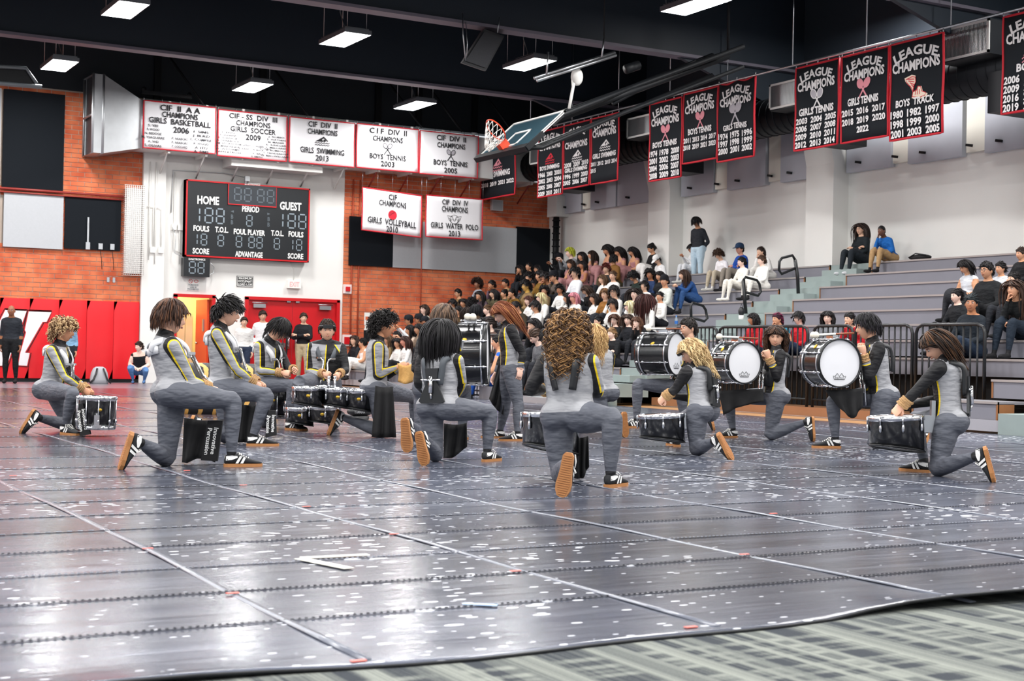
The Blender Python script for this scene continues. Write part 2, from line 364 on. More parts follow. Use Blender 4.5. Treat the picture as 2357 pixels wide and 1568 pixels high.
brick_wall('wall_back_left', 5.2, 9.2, 1.9, 6.95, [(5.1, 7.3, 4.5, 6.85), (5.1, 7.32, 3.15, 4.43), (7.36, 8.68, 3.18, 4.41)], lambda x, z: abs(z - 2.5) + (0 if x > 5.6 else 5))
brick_wall('wall_back_right', 14.52, XR, .02, 5.75, [(14.66, XR, 3.13, 4.45)], lambda x, z: abs(z - 2.4) * 1. + abs(x - 16) * .25)
wl = MB()
wl.bb(9.2, 10.05, YW, YW + .3, 0, 7.); wl.bb(11.07, 11.88, YW, YW + .3, 0, 7.); wl.bb(14.42, 14.52, YW, YW + .3, 0, 7.)
wl.bb(10.05, 11.07, YW, YW + .3, 2.19, 7.); wl.bb(11.88, 14.42, YW, YW + .3, 2.19, 7.)
struct('wall_back_center', wl, M_white)
struct('wall_back_far_left', MB().bb(-16, 5.2, YW, YW + .3, 0, 7.), brick_m)
struct('wall_back_upper', MB().bb(-16, XR + .3, YW - .02, YW + .3, 6.95, 10), mat('black_upper_wall', '#1f262d', .7))
struct('trim_1', MB().bb(9.2, 9.75, YW - .12, YW, 0, 5.65), M_white)      # pilaster beside the brick
struct('baseboard_back', MB().bb(5.2, 10.05, YW - .03, YW, 0, .1), M_black)
# doors
fr = MB(); d = .06
for a, b_, zt in ((10.05, 11.07, 2.19), (11.88, 14.42, 2.19)):
    fr.bb(a - .02, a + .07, YW - d, YW + .2, 0, zt); fr.bb(b_ - .07, b_ + .02, YW - d, YW + .2, 0, zt); fr.bb(a - .02, b_ + .02, YW - d, YW + .2, zt - .06, zt + .02)
struct('trim_2', fr, M_redp)
dd = thing('door_1', None, None); dd['kind'] = 'structure'; dd.location = (13.15, YW, 0)
for s, (a, b_) in enumerate(((11.95, 13.145), (13.155, 14.35))):
    lf = MB().bb(a, b_, YW + .02, YW + .07, .01, 2.13).build('door_leaf', M_redp, dd)
    c = b_ if s == 0 else a; sg = -1 if s == 0 else 1
    MB().bb(a + .25, b_ - .25, YW - .06, YW - .02, .95, 1.03).bb(a + .2, a + .3, YW - .06, YW + .02, .93, 1.05).bb(b_ - .3, b_ - .2, YW - .06, YW + .02, .93, 1.05).build('panic_bar', M_steel, lf)
    MB().cyl((c + sg * .1, YW - .06, .95), (c + sg * .1, YW - .06, 1.2), .014).bb(c + sg * .1 - .03, c + sg * .1 + .03, YW - .03, YW + .02, .9, 1.25).build('pull_handle', M_chrome, lf)
    xo = a + .28 if s == 0 else b_ - .33
    MB().bb(xo - .16, xo + .16, YW - .09, YW - .02, 1.93, 2.03).cyl((xo - .2, YW - .1, 2.06), (xo + .2, YW - .1, 2.06), .012).build('door_closer', M_steel, lf)
MB().bb(12.98, 13.08, YW - .04, YW, 2.09, 2.14).bb(13.22, 13.32, YW - .04, YW, 2.09, 2.14).build('door_stop', M_steel, dd)
# the side room behind the open doorway
M_cream = mat('cream_paint', '#e9d9a8', .7)
sr = MB(); sr.bb(9.4, 11.9, YW + 2.4, YW + 2.5, 0, 3); sr.bb(9.3, 9.4, YW + .3, YW + 2.5, 0, 3); sr.bb(11.9, 12., YW + .3, YW + 2.5, 0, 3); sr.bb(9.3, 12, YW + .3, YW + 2.5, 2.9, 3)
struct('wall_side_room', sr, M_cream)
lk = thing('storage_cabinet', 'cream metal cabinet seen through the open doorway', 'cabinet', (10.75, YW + 1.5, 0))
MB().bb(10.45, 10.9, YW + 1.2, YW + 1.7, 0, 1.75).build('body', M_cream, lk); MB().bb(10.5, 10.68, YW + 1.17, YW + 1.2, .1, 1.7).bb(10.7, 10.88, YW + 1.17, YW + 1.2, .1, 1.7).build('door', mat('pale_cream_paint', '#f1e6c4', .6), lk)
MB().tube([(10.3, YW + 1.6, 1.2)] + [(10.3 + .22 - .22 * math.cos(t), YW + 1.6, 1.75 + .22 * math.sin(t)) for t in np.linspace(0, math.pi, 9)] + [(10.74, YW + 1.6, 1.6)], .05, 8).build('pipe', M_cream, lk)
ld = bpy.data.lights.new('side_room_lamp', 'AREA'); ld.size = .8; ld.energy = 60; ld.color = (1, .86, .55)
lo = bpy.data.objects.new('side_room_lamp', ld); COL.objects.link(lo); lo.location = (10.6, YW + 1.2, 2.85)
od = thing('door_2', None, None); od['kind'] = 'structure'; od.location = (11., YW + .2, 0)
lf = MB().bb(10.93, 10.98, YW + .12, YW + 1.05, .01, 2.1).build('door_leaf', mat('orange_red_door', '#d2471f', .4), od)
MB().bb(10.9, 10.93, YW + .35, YW + .42, 1.3, 1.6).cyl((10.88, YW + .9, 1.), (10.93, YW + .9, 1.), .025).build('lock_plate', M_steel, lf)
# wall pads
pe = [5.27, 5.94, 6.61, 7.28, 7.93, 8.57, 9.19]
for i in range(6):
    a, b_ = pe[i], pe[i + 1]; G = np.zeros((9, 9, 3))
    for q in range(9):
        for w_ in range(9):
            u, v = q / 8, w_ / 8; bul = .02 * min(1, 6 * min(u, 1 - u, v, 1 - v))
            G[q, w_] = (a + .004 + (b_ - a - .008) * u, YW - .05 - bul, .09 + 1.87 * v)
    mb = MB().grid(G); mb.bb(a + .004, b_ - .004, YW - .05, YW, .09, 1.96)
    tag(mb.build('wall_pad', M_red, None, (a, YW, 0)), ['red vinyl wall pad %s' % t for t in ('at the frame edge left of the emblem', 'carrying the left half of the white letter emblem', 'carrying the right half of the white letter emblem', 'behind the blond curly haired drummer', 'behind the silver backpack', 'next to the white pilaster')][i], 'wall pad', 'red wall pads')
def padF(px, py, w): q = onY(px, py, YW - .072); return q + np.array([0, -w, 0])
lg = thing('wall_emblem', 'white slanted letter emblem outlined in red and black on the wall pads', 'emblem', (6.7, YW - .08, .4))
polA = [(66, 717), (118, 719), (107, 741), (98, 741), (57, 812), (68, 813), (62, 842), (42, 841), (46, 815), (60, 765), (57, 760)]
polB = [(12, 714), (61, 716), (52, 741), (30, 800), (16, 842), (-10, 842), (0, 770), (-2, 742)]
for pol in (polA, polB):
    pp = pol + [pol[0], pol[1]]
    for nm, wd, w_, m_ in (('black_outline', 9, .004, M_black), ('red_outline', 5, .007, M_redp)):
        q = MB(); stroke2(q, padF, pp, wd, w_); q.build(nm, m_, lg)
    q = MB(); poly2(q, padF, pol, .010); q.build('white_face', mat('white_print', '#e9e7ea', .6), lg)
# acoustic panels on the end wall
for (a, b_, z0, z1, m_, lb) in [(5.92, 7.3, 4.52, 6.82, M_blackp, 'tall black acoustic panel high on brick beside the duct mouth'), (5.97, 7.32, 3.15, 4.43, M_greyp, 'light grey acoustic panel below the tall black panel'), (7.36, 8.68, 3.18, 4.41, M_blackp, 'black acoustic panel with conduit strip beside the light cage'),
        (5.2, 5.88, 3.15, 4.43, M_greyp, 'grey acoustic panel cut by the frame beside a copper pipe'), (5.2, 5.86, 4.56, 6.82, M_greyp, 'pale acoustic panel above the copper pipe'), (14.66, 15.91, 3.13, 4.42, M_blackp, 'black acoustic panel under the volleyball banner'), (15.91, 19.7, 3.13, 4.40, M_greyp, 'wide grey acoustic panel under the water polo banner'), (19.7, XR - .02, 3.13, 4.45, M_blackp, 'black acoustic panel in the bleacher corner')]:
    tag(MB().bb(a, b_, YW - .09, YW - .026, z0, z1).build('acoustic_panel', m_, None, (a, YW, z0)), lb, 'acoustic panel')
M_copper = mat('red_painted_pipe', '#8c2a22', .45)
tag(MB().cyl((4.8, YW - .14, 4.5), (8.9, YW - .12, 4.5), .03).cyl((4.8, YW - .12, 4.42), (8.9, YW - .12, 4.42), .018).build('wall_pipe', M_copper, None, (5, YW, 4.5)), 'dark red pipe running above the grey acoustic panel', 'pipe')
cg = thing('light_cage', 'tall white wire guard cage mounted on brick beside the white pilaster', 'wire cage', (9., YW - .1, 2.6))
q = MB()
for x in np.linspace(8.73, 9.2, 11): q.cyl((x, YW - .28, 2.6), (x, YW - .28, 4.78), .006, n=5)
for z in np.linspace(2.6, 4.78, 46): q.tube([(8.73, YW - .03, z), (8.73, YW - .28, z), (9.2, YW - .28, z), (9.2, YW - .03, z)], .006, 5)
q.build('wire_grid', mat('white_wire', '#eceae6', .5), cg); MB().bb(8.78, 9.15, YW - .2, YW - .03, 2.65, 4.72).build('lamp_housing', mat('pale_housing', '#d8d8d6', .5), cg)
for i, (x, h) in enumerate([(7.9, .85)]):
    tag(MB().bb(x - .02, x + .02, YW - .12, YW - .09, 3.2, 3.95).bb(x - .05, x + .05, YW - .13, YW - .09, 3.18, 3.35).build('conduit_strip', M_steel, None, (x, YW, 3.2)), 'steel conduit strip and box on black acoustic panel', 'conduit')
for x, lb in ((8.2, 'steel outlet box with hanging black cables left of pair'), (8.48, 'steel outlet box with hanging black cables nearest the wire cage')):
    t = thing('outlet_box', lb, 'outlet box', (x, YW - .08, 3.25)); MB().bb(x - .05, x + .05, YW - .13, YW - .09, 3.2, 3.34).build('box', M_steel, t); MB().tube([(x, YW - .1, 3.2), (x + .03, YW - .12, 2.95), (x + .05, YW - .1, 2.72)], .008, 5).build('cable', M_black, t)
for x in (8.42, 8.56): tag(MB().bb(x - .03, x + .03, YW - .03, YW, 2.42, 2.54).build('wall_plate', M_steel, None, (x, YW, 2.42)), 'small grey switch plate on brick below the wire cage', 'wall plate', 'brick switch plates')
tag(MB().cyl((14.75, YW - .05, .5), (14.75, YW - .05, 5.4), .02).cyl((14.95, YW - .05, .5), (14.95, YW - .05, 5.4), .02).cyl((16.75, YW - .11, 1.6), (16.75, YW - .11, 4.6), .014).build('wall_conduit', mat('brick_painted_conduit', '#a8442a', .6), None, (14.8, YW, .5)), 'brick coloured conduits climbing the brick beside the red doors', 'conduit')
fa = thing('fire_alarm', 'clear covered red fire alarm strobe on brick above door height', 'alarm', (14.62, YW, 2.45))
MB().bb(14.53, 14.75, YW - .07, YW, 2.38, 2.62).build('cover', mat('clear_cover', '#e3d3d0', .3), fa); MB().bb(14.58, 14.7, YW - .1, YW - .06, 2.44, 2.56).build('strobe', M_redp, fa)
fa = thing('fire_alarm', 'red fire alarm pull station in clear cover beside the music stand', 'alarm', (14.62, YW, 1.1))
MB().bb(14.53, 14.78, YW - .07, YW, 1.0, 1.3).build('cover', MATS['clear_cover'], fa); MB().bb(14.57, 14.72, YW - .1, YW - .06, 1.05, 1.24).build('pull_box', M_redp, fa)
tag(MB().bb(15.15, 15.6, YW - .02, YW - .005, 1.3, 1.9).build('wall_notice', M_white, None, (15.2, YW, 1.3)), 'white paper notice on brick behind the curly haired drummer', 'notice')
ms = thing('music_stand', 'black music stand desk in front of brick beside the alarm', 'stand', (15.05, 34., 0)); MB().bb(14.82, 15.3, 33.98, 34., 1.12, 1.42).build('desk', M_black, ms); MB().cyl((15.06, 34, 0), (15.06, 34, 1.2), .015).build('post', M_black, ms); MB().cyl((15.06, 34, 0), (15.06, 34, .02), .2).build('base', M_black, ms)
def sign(name, label, x0, x1, z0, z1, face, lines, ink, border=None):
    t = thing(name, label, 'sign', (x0, YW - .02, z0)); F3 = plane3((x0, YW - .02, z0), (1, 0, 0), (0, 0, 1), (0, -1, 0)); w, h = x1 - x0, z1 - z0
    q = MB(); rect2(q, F3, 0, w, 0, h, -.02, 0); q.build('plate', face, t)
    if border: q = MB(); stroke2(q, F3, [(.015, .015), (w - .015, .015), (w - .015, h - .015), (.015, h - .015), (.015, .015)], .012, .002); q.build('border', border, t)
    for tx, u, v, hh, ww in lines: q = MB(); text(q, F3, tx, u * w, v * h, hh * h, ww * w, 0, .003); q.build('lettering', ink, t)
    return t
M_ink = mat('black_print', '#101012', .7); M_inkw = mat('white_ink', '#f1f1ee', .6)
sign('occupancy_sign', 'black maximum occupant load sign above the doors', 11.64, 12.07, 2.45, 2.72, M_ink, [('MAXIMUM', .5, .69, .19, .78), ('OCCUPANT', .5, .41, .19, .84), ('LOAD 1,130', .5, .13, .19, .84)], M_inkw, M_inkw)
ts = sign('tobacco_sign', 'white tobacco use is prohibited sign under the shot clock', 10.36, 10.68, 2.3, 2.6, M_white, [('TOBACCO', .5, .40, .13, .8), ('USE IS', .5, .22, .12, .5), ('PROHIBITED', .5, .05, .12, .9)], mat('grey_ink', '#5a6470', .7))
F3 = plane3((10.36, YW - .02, 2.3), (1, 0, 0), (0, 0, 1), (0, -1, 0)); q = MB(); stroke2(q, F3, circ(.09, .23, .045, n=24), .012, .004); stroke2(q, F3, [(.06, .26), (.12, .2)], .01, .004); stroke2(q, F3, circ(.23, .235, .05, .03, 24), .012, .004); q.build('red_symbol', M_redp, ts)
ex = thing('exit_sign', 'pale exit sign box with faint red EXIT letters above the red doors', 'sign', (13., YW, 2.46)); MB().bb(12.97, 13.33, YW - .1, YW, 2.46, 2.66).build('case', M_white, ex)
q = MB(); text(q, plane3((13.15, YW - .1, 2.5), (1, 0, 0), (0, 0, 1), (0, -1, 0)), 'EXIT', 0, 0, .12, .26, 0, .003); q.build('lettering', mat('faded_red', '#f0a0a0', .6, emit='#ff9a98', estr=.3), ex)
MB().tube([(13.15, YW - .02, 2.66), (13.15, YW - .02, 2.95), (13.05, YW - .02, 3.15)], .01, 6).build('cable', M_white, ex)
cn = MB()
for pts in ([(9.35, 5.4), (9.35, 3.0)], [(9.5, 5.4), (9.5, 2.9)], [(10.0, 5.2), (10.0, 3.3), (10.2, 3.2)], [(10.15, 3.9), (10.15, 2.95)], [(9.3, 4.3), (9.45, 4.3), (9.45, 3.3)], [(9.55, 4.3), (9.65, 4.25), (9.65, 3.3)]): cn.tube([(x, YW - (.15 if x < 9.75 else .03), z) for x, z in pts], .012, 6)
for x, z in ((9.45, 3.25), (9.65, 3.25), (10.0, 3.85), (10.15, 3.85)): cn.box((x, YW - (.14 if x < 9.75 else .03), z), (.12, .06, .14))
tag(cn.build('wall_conduit', M_white, None, (9.8, YW, 3)), 'white conduits and junction boxes left of the scoreboard', 'conduit')
# duct / shelf along the end wall
YD = 33.92
dk = thing('air_duct', 'long pale sheet metal duct with flared mouth carried on brackets along the end wall', 'duct', (9., YD, 5.6))
MB().bb(8.95, 19.8, YD + .02, YW - .03, 5.62, 6.72).build('duct_body', mat('white_duct', '#d9dad8', .5, .1), dk)
A = [(8.95, YD + .02), (8.95, YW - .1)]; fl = MB()
p0 = [(8.95, YD + .02, 5.62), (8.95, YW - .1, 5.62), (8.95, YW - .1, 6.75), (8.95, YD + .02, 6.75)]; p1 = [(8.0, YD - .1, 5.4), (8.0, YW - .03, 5.4), (8.0, YW - .03, 7.25), (8.0, YD - .1, 7.25)]
p2 = [(7.76, YD - .1, 5.4), (7.76, YW - .03, 5.4), (7.76, YW - .03, 7.25), (7.76, YD - .1, 7.25)]
fl.add(p0 + p1, [(0, 1, 5, 4), (1, 2, 6, 5), (2, 3, 7, 6), (3, 0, 4, 7)], 0, False); fl.add(p1 + p2, [(0, 1, 5, 4), (1, 2, 6, 5), (2, 3, 7, 6), (3, 0, 4, 7)], 0, False); fl.build('flared_mouth', M_galv, dk)
MB().quad(*[(x + .05, y, z) for x, y, z in p2]).build('mesh_screen', mat('dark_mesh', '#4b5157', .5, .5), dk)
q = MB(); q.tube([np.array(p) for p in p2] , .03, 6, closed=True); q.tube([np.array(p) for p in p1], .03, 6, closed=True); q.tube([(8.95, YD, 5.6), (8.95, YD, 6.78)], .03, 6); q.cyl((7.76, YD - .1, 6.3), (7.76, YW - .04, 6.3), .025); q.build('flange', M_galv, dk)
for x in np.arange(9.6, 19.8, .92): MB().bb(x - .03, x + .03, YD - .02, YD + .02, 5.55, 6.8).bb(x - .03, x + .03, YD, YW - .03, 5.55, 5.62).build('bracket', M_white, dk); MB().tube([(x, YD + .1, 5.58), (x, YW - .05, 5.1)], .022, 6).build('brace', M_white if x < 14.4 else M_copper, dk)
MB().bb(11.2, 13.6, YD + .1, YW - .01, 5.4, 5.62).build('lower_box', M_white, dk)
tag(MB().bb(8.9, 10.1, YD - .14, YD - .02, 6.9, 6.98).cyl((8.95, YD - .1, 7.02), (8.95, YD - .02, 7.02), .05).cyl((10.05, YD - .1, 7.0), (10.05, YD - .02, 7.0), .05).build('strip_lamp', M_black, None, (9, YD, 6.9)), 'black strip lamp on top of the duct above the basketball banner', 'lamp')
sp = thing('wall_speaker', 'small grey square speaker on brick beside the water polo banner', 'speaker', (19.05, YW, 4.85)); MB().bb(18.88, 19.23, YW - .12, YW, 4.85, 5.15).build('case', mat('pale_case', '#c9c9cc', .6), sp); MB().bb(18.91, 19.2, YW - .13, YW - .12, 4.88, 5.12).build('grille', M_greyp, sp)
# ---------------------------------------------------------------- right wall
rw = MB().bb(XR, XR + .3, -12, YW + .3, 0, 10); struct('wall_right', rw, M_white)
for i, (y0, y1) in enumerate([(28.35, 29.25), (22.55, 23.4), (16.7, 17.5), (10.9, 11.7)]):
    q = MB().bb(XR - .42, XR, y0, y1, 0, 6.6); q.add([(XR - .42, y0, 5.0), (XR - .42, y1, 5.0), (XR - .75, y1, 6.4), (XR - .75, y0, 6.4), (XR - .42, y0, 6.4), (XR - .42, y1, 6.4)], [(0, 1, 2, 3), (0, 3, 4), (1, 5, 2), (3, 2, 5, 4)], 0, False)
    struct('trim_%d' % (3 + i), q, M_white)
struct('wall_right_upper', MB().bb(XR - .06, XR + .3, -12, YW, 6.75, 10), mat('dark_siding', '#343c46', .6))
M_apan = mat('pale_blue_grey_panel', '#c3c6cf', .8, var=.06, vscale=3); M_creamp = mat('cream_panel', '#efece0', .8)
pan = [(34.05, 32.85, 1), (32.85, 32.4, 0), (32.4, 31.15, 1), (31.1, 29.35, 1), (28.3, 27.0, 1), (27.0, 26.5, 0), (26.5, 25.1, 1), (25.05, 24.6, 0), (24.6, 23.45, 1), (22.5, 21.2, 1), (21.2, 20.75, 0), (20.75, 19.33, 1), (19.28, 18.8, 0), (18.8, 17.55, 1), (16.6, 15.4, 1), (15.4, 14.9, 0), (14.9, 13.6, 1)]
for i, (a, b_, g) in enumerate(pan):
    po_ = tag(MB().bb(XR - (.13 if g else .09), XR - .01, b_ + .01, a - .01, 4.80 if g else 4.86, 6.75).build('acoustic_panel', M_apan if g else M_creamp, None, (XR, b_, 4.8)), ('pale grey acoustic panel on the white bleacher wall above the spectators' if g else 'narrow cream panel between grey acoustic panels on the bleacher wall'), 'acoustic panel', 'grey wall panels' if g else 'cream wall panels')
    MB().box((XR - .16, (a * .7 + b_ * .3), 4.98), (.05, .14, .05), rotx(.2)).build('clip', M_black, po_)
q = MB().cyl((XR - .25, 33.95, 2.9), (XR - .25, 33.95, 4.75), .09, n=8)
for z in np.arange(3., 4.7, .18): q.torus((XR - .25, 33.95, z), .1, .02, None, 10, 5)
tag(q.build('cable_bundle', M_black, None, (XR - .25, 33.95, 2.9)), 'black cable bundle running down the far bleacher corner', 'cables')
tag(MB().bb(XR - .4, XR, 33.7, 34.2, 4.72, 5.3).build('junction_cabinet', M_white, None, (XR - .2, 34, 4.7)), 'white junction cabinet above the black cable bundle', 'cabinet')
# ---------------------------------------------------------------- ceiling, beams
struct('ceiling', MB().bb(-16, XR + .3, -12, YW + .3, 9.6, 9.8), mat('black_ceiling', '#212a33', .8))
M_beam = mat('dark_beam', '#28313b', .5, spec=.4)
M_flange = mat('mauve_grey_flange', '#77727f', .5, var=.1, vscale=3)
for i, y in enumerate([30., 24., 18., 12., 6., 0., -6.]):
    q = MB().bb(-16, XR, y - .05, y + .05, ZB, 9.6)
    q.add([(17.2, y - .05, ZB), (XR, y - .05, ZB - 1.1), (XR, y - .05, ZB), (17.2, y + .05, ZB), (XR, y + .05, ZB - 1.1), (XR, y + .05, ZB)], [(0, 1, 2), (3, 5, 4), (0, 3, 4, 1)], 0, False)
    b_ = struct('trim_%d' % (10 + i), q, M_beam, (0, y, ZB)); MB().bb(-16, XR, y - .17, y + .17, ZB - .06, ZB).build('bottom_flange', M_flange, b_)
for i, x in enumerate(np.arange(-14, 20, 2.1)): struct('trim_%d' % (20 + i), MB().bb(x - .04, x + .04, -12, YW, 9.2, 9.6), mat('purlin', '#171c22', .7))
# tie rods under the deck near the end wall
for i, x in enumerate([9.5, 12.2, 15.4, 16.6, 18.3]):
    tag(MB().tube([(x, YW - .05, 8.4), (x + .9, YW - .9, 6.8)], .03, 6).bb(x - .08, x + .08, YW - .12, YW - .02, 6.95, 8.6).build('wall_brace', M_black, None, (x, YW, 6.95)), 'black diagonal brace standing on the duct against the dark upper wall', 'brace', 'upper wall braces')
# ---------------------------------------------------------------- lamps
M_led = mat('led_panel', '#ffffff', .5, emit='#fdfdff', estr=9.)
hous = MB().box((0, 0, .05), (.56, 1.34, .05)).box((0, 0, .12), (.28, .7, .09))
for y in np.linspace(-.6, .6, 17): hous.box((0, y, .09), (.5, .012, .05))
for s in (-1, 1): hous.box((s * .275, 0, .02), (.015, 1.34, .06)); hous.box((0, s * .665, .02), (.56, .015, .06))
hous_me = hous.mesh('housing', mat('silver_housing', '#8f949b', .35, .7)); diff_me = MB().bb(-.26, .26, -.65, .65, .012, .024).mesh('diffuser', M_led)
wire = MB()
for x, y in ((-.2, -.6), (-.2, .6), (.2, -.6), (.2, .6)): wire.cyl((x, y, .07), (x, y, 2.5), .006, n=4)
wire.tube([(.05, .2, .16), (.1, .25, .3), (.02, .3, .6), (.05, .3, 2.5)], .012, 5)
wire_me = wire.mesh('hanging_wires', M_steel)
al = bpy.data.lights.new('lamp_light', 'AREA'); al.shape = 'RECTANGLE'; al.size = .52; al.size_y = 1.3; al.energy = LAMP_POWER; al.color = (1., .985, .97)
VIS = {(6.5, 26): 'in front of the second beam at the upper left', (6.6, 32): 'above the tall black wall panel', (10.8, 26): 'between the loudspeaker and the basketball banner', (11., 32): 'above the soccer banner', (15., 26): 'beside the hanging loudspeaker', (15.2, 32): 'above the white tennis banners', (19.2, 20): 'at the top edge above the track banner', (14.85, 20): 'below the deep haunched beam'}
for x in (-10.4, -6.2, -2, 2.3, 6.5, 10.8, 15.0, 19.2):
    for y in (-4, 2, 8, 14, 20, 26, 32):
        if x > 19 and y > 21: continue
        k = min(VIS, key=lambda q: abs(q[0] - x) + abs(q[1] - y)); seen = abs(k[0] - x) + abs(k[1] - y) < .5
        xx, yy = (k if seen else (x, y)); zz_ = 7.9 if x > 19 else 7.
        t = thing('ceiling_lamp', 'hanging white LED panel lamp ' + (VIS[k] if seen else 'over the court outside the photograph'), 'lamp', (xx, yy, zz_), 'hanging LED panel lamps')
        inst('housing', hous_me, t, (0, 0, 0)); inst('diffuser', diff_me, t, (0, 0, 0)); inst('hanging_wires', wire_me, t, (0, 0, 0))
        l = bpy.data.objects.new('lamp_light', al); COL.objects.link(l); l.parent = t; l.location = (0, 0, .005)
# ================================================================ bleachers
M_riser = mat('grey_bleacher_panel', '#7a7a83', .6, var=.05, vscale=4)
M_lip = mat('bleacher_nosing', '#a39d9b', .4, .3)
M_plank = mat('bleacher_plank', '#7d7b80', .6); M_woodend = mat('bleacher_wood_end', '#8a5a34', .6, var=.2)
M_step = mat('grey_green_step', '#8b9896', .6, var=.08, vscale=6); M_dark = mat('void_shade', '#0c0c0e', .9)
def bleacher(label, y_of, loc):
    t = thing('bleacher', label, 'bleacher', loc)
    for k in range(10):
        yr = y_of(k)
        if yr is None: continue
        y0, y1 = yr; x, z = XK(k), ZK(k)
        MB().bb(x, (XK(k + 1) + .04) if k < 9 else XR - .02, y0, y1, z - .035, z - .004).build('seat_plank', M_plank, t)
        MB().bb(x - .012, x + .03, y0, y1, z - .03, z).build('nosing', M_lip, t)
        MB().bb(x + .01, x + .03, y0, y1, z - .245, z - .032).build('riser_panel', M_riser, t)
        MB().bb(x, x + .3, y0, y0 + .025, z - .245, z - .03).build('end_board', M_woodend, t); MB().bb(x, x + .3, y1 - .025, y1, z - .245, z - .03).build('end_board', M_woodend, t)
    return t
BLA = bleacher('grey telescopic bleacher full of spectators reaching to the brick end wall', lambda k: (24.2, 34.3) if k == 0 else (22.2 if k > 1 else 21.85, 34.3), (14, 28, 0))
BLB = bleacher('mostly empty grey telescopic bleacher behind the black guard rail', lambda k: (12.45, 13.9) if k == 0 else ((4., 13.15) if k == 1 else (4., 21.0)), (14, 14, 0))
for bl_, y0_, y1_ in ((BLA, 22.2, 34.2), (BLB, 4.1, 20.95)):
    for k in range(2 if bl_ is BLB else 1, 10): MB().bb(XK(k) + .25, XK(k) + .3, y0_, y1_, .0, ZK(k) - .05).build('under_shade_sheet', M_dark, bl_)  # black sheets stand in for the shade in the gaps under the rows
MB().bb(14.05, 14.1, 22.2, 34.2, 0, .36).build('under_shade_sheet', M_dark, BLA); MB().bb(14.9, 14.95, 4.1, 13.1, 0, .62).build('under_shade_sheet', M_dark, BLB)
st = thing('aisle_steps', 'pale grey green aisle steps climbing between the two bleacher blocks', 'steps', (14, 21.6, 0))
for k in range(-1, 10):
    x, z = XK(k), ZK(k)
    MB().bb(x + .02, XK(k + 1) + .05, 21.02, 22.18, max(0, z - .25), z - .012).build('step', M_step, st)
    if k > 0: MB().bb(x - .3, x + .02, 21.1, 22.1, z - .26, z - .135).build('half_step', M_step, st)
MB().bb(13.0, 13.5, 21.0, 22.6, 0, .11).bb(13.35, 13.8, 20.7, 22.4, .11, .26).build('bottom_step', mat('aluminium_step', '#a9adb0', .4, .4), st)
q = MB(); F3 = plane3((XK(4) - .31, 21.95, ZK(4) - .25), (0, -1, 0), (0, 0, 1), (-1, 0, 0)); 
for tx_, u_, w_ in (('IO', .12, .13), ('N', .3, .06), ('KMR', .72, .2)): q = MB(); text(q, F3, tx_, u_, .02, .07, w_); q.build('lettering', M_ink, st)
s2 = thing('front_step', 'low aluminium front step at the end of the guard rail', 'steps', (13.9, 11.9, 0)); MB().bb(13.9, 14.6, 10.5, 12.35, .0, .26).bb(14.2, 14.7, 11.3, 12.0, .26, .38).build('step', M_step, s2)
for a_, b2_, lb in ((4., 14.0, 'foot of the mostly empty bleacher'), (22.7, 34.2, 'foot of the crowded bleacher')): tag(MB().bb(13.95, 13.99, a_, b2_, .03, .17).build('kick_board', mat('pale_kick_board', '#a09fa6', .5), None, (14, a_, 0)), 'long pale kick board along the ' + lb, 'board')
wp = thing('wheelchair_platform', 'low brown wooden platform carrying the guard rail', 'platform', (14.8, 17, 0)); MB().bb(14.78, 15.4, 13.9, 21.0, .012, .15).build('deck', mat('brown_platform_wood', '#8f6649', .3, var=.12), wp); MB().bb(14.76, 14.785, 13.9, 21.0, .0, .014).build('metal_trim', M_steel, wp)
# hand rails in the aisle
for lb, post, loop in [('upper', [(1838, 690), (1836, 640), (1830, 598)], [(1830, 598), (1824, 588), (1800, 594), (1794, 602), (1793, 622), (1799, 631), (1832, 617)]),
                       ('middle', [(1719, 745), (1714, 690), (1711, 645)], [(1711, 645), (1716, 638), (1742, 645), (1748, 654), (1751, 672), (1745, 681), (1714, 672)]),
                       ('lower', [(1592, 752), (1591, 735)], [(1591, 735), (1590, 704), (1594, 697), (1618, 704), (1624, 713), (1628, 733), (1621, 740), (1592, 731)])]:
    Yr = {'upper': 21.35, 'middle': 21.7, 'lower': 21.6}[lb]; t = thing('hand_rail', 'black tubular %s hand rail loop standing in the bleacher aisle' % lb, 'hand rail', onY(*post[0], Yr))
    MB().tube([onY(*p, Yr) for p in post], .035, 8).build('post', M_rail, t); MB().tube([onY(*p, Yr) for p in loop], .026, 8).build('loop', M_rail, t)
# guard rail
def barricade(label, A, B, z0, z1, n):
    A, B = np.asarray(A, float), np.asarray(B, float); t = thing('guard_rail', label, 'railing', ((A + B) / 2).tolist() + [z0], 'black guard rail panels')
    d = nrm(B - A); P = lambda s, z: np.array([*(A + d * s), z]); L = np.linalg.norm(B - A); r = .12
    MB().tube([P(0, z0), P(0, z1 - r), P(.03, z1 - .04), P(r, z1), P(L - r, z1), P(L - .03, z1 - .04), P(L, z1 - r), P(L, z0)], .024, 8).build('frame', M_rail, t)
    MB().cyl(P(0, z0 + .12), P(L, z0 + .12), .018).build('bottom_rail', M_rail, t)
    for i in range(1, n): MB().cyl(P(L * i / n, z0 + .03), P(L * i / n, z1 - .01), .014, n=6).build('bar', M_rail, t)
XF = 14.85
for lb, a, b_, n in [('beside the aisle steps behind the bass drums', 20.45, 19.22, 11), ('in front of the spectators in red jackets', 19.17, 16.95, 19), ('short panel in front of the grey jacketed spectator', 16.82, 15.95, 8), ('behind the black haired bass drummer', 15.9, 14.75, 10), ('behind the brown haired drummer at the rail end', 14.68, 13.44, 10)]:
    barricade('black steel guard rail panel ' + lb, (XF, a), (XF, b_), .15, 1.40, n)
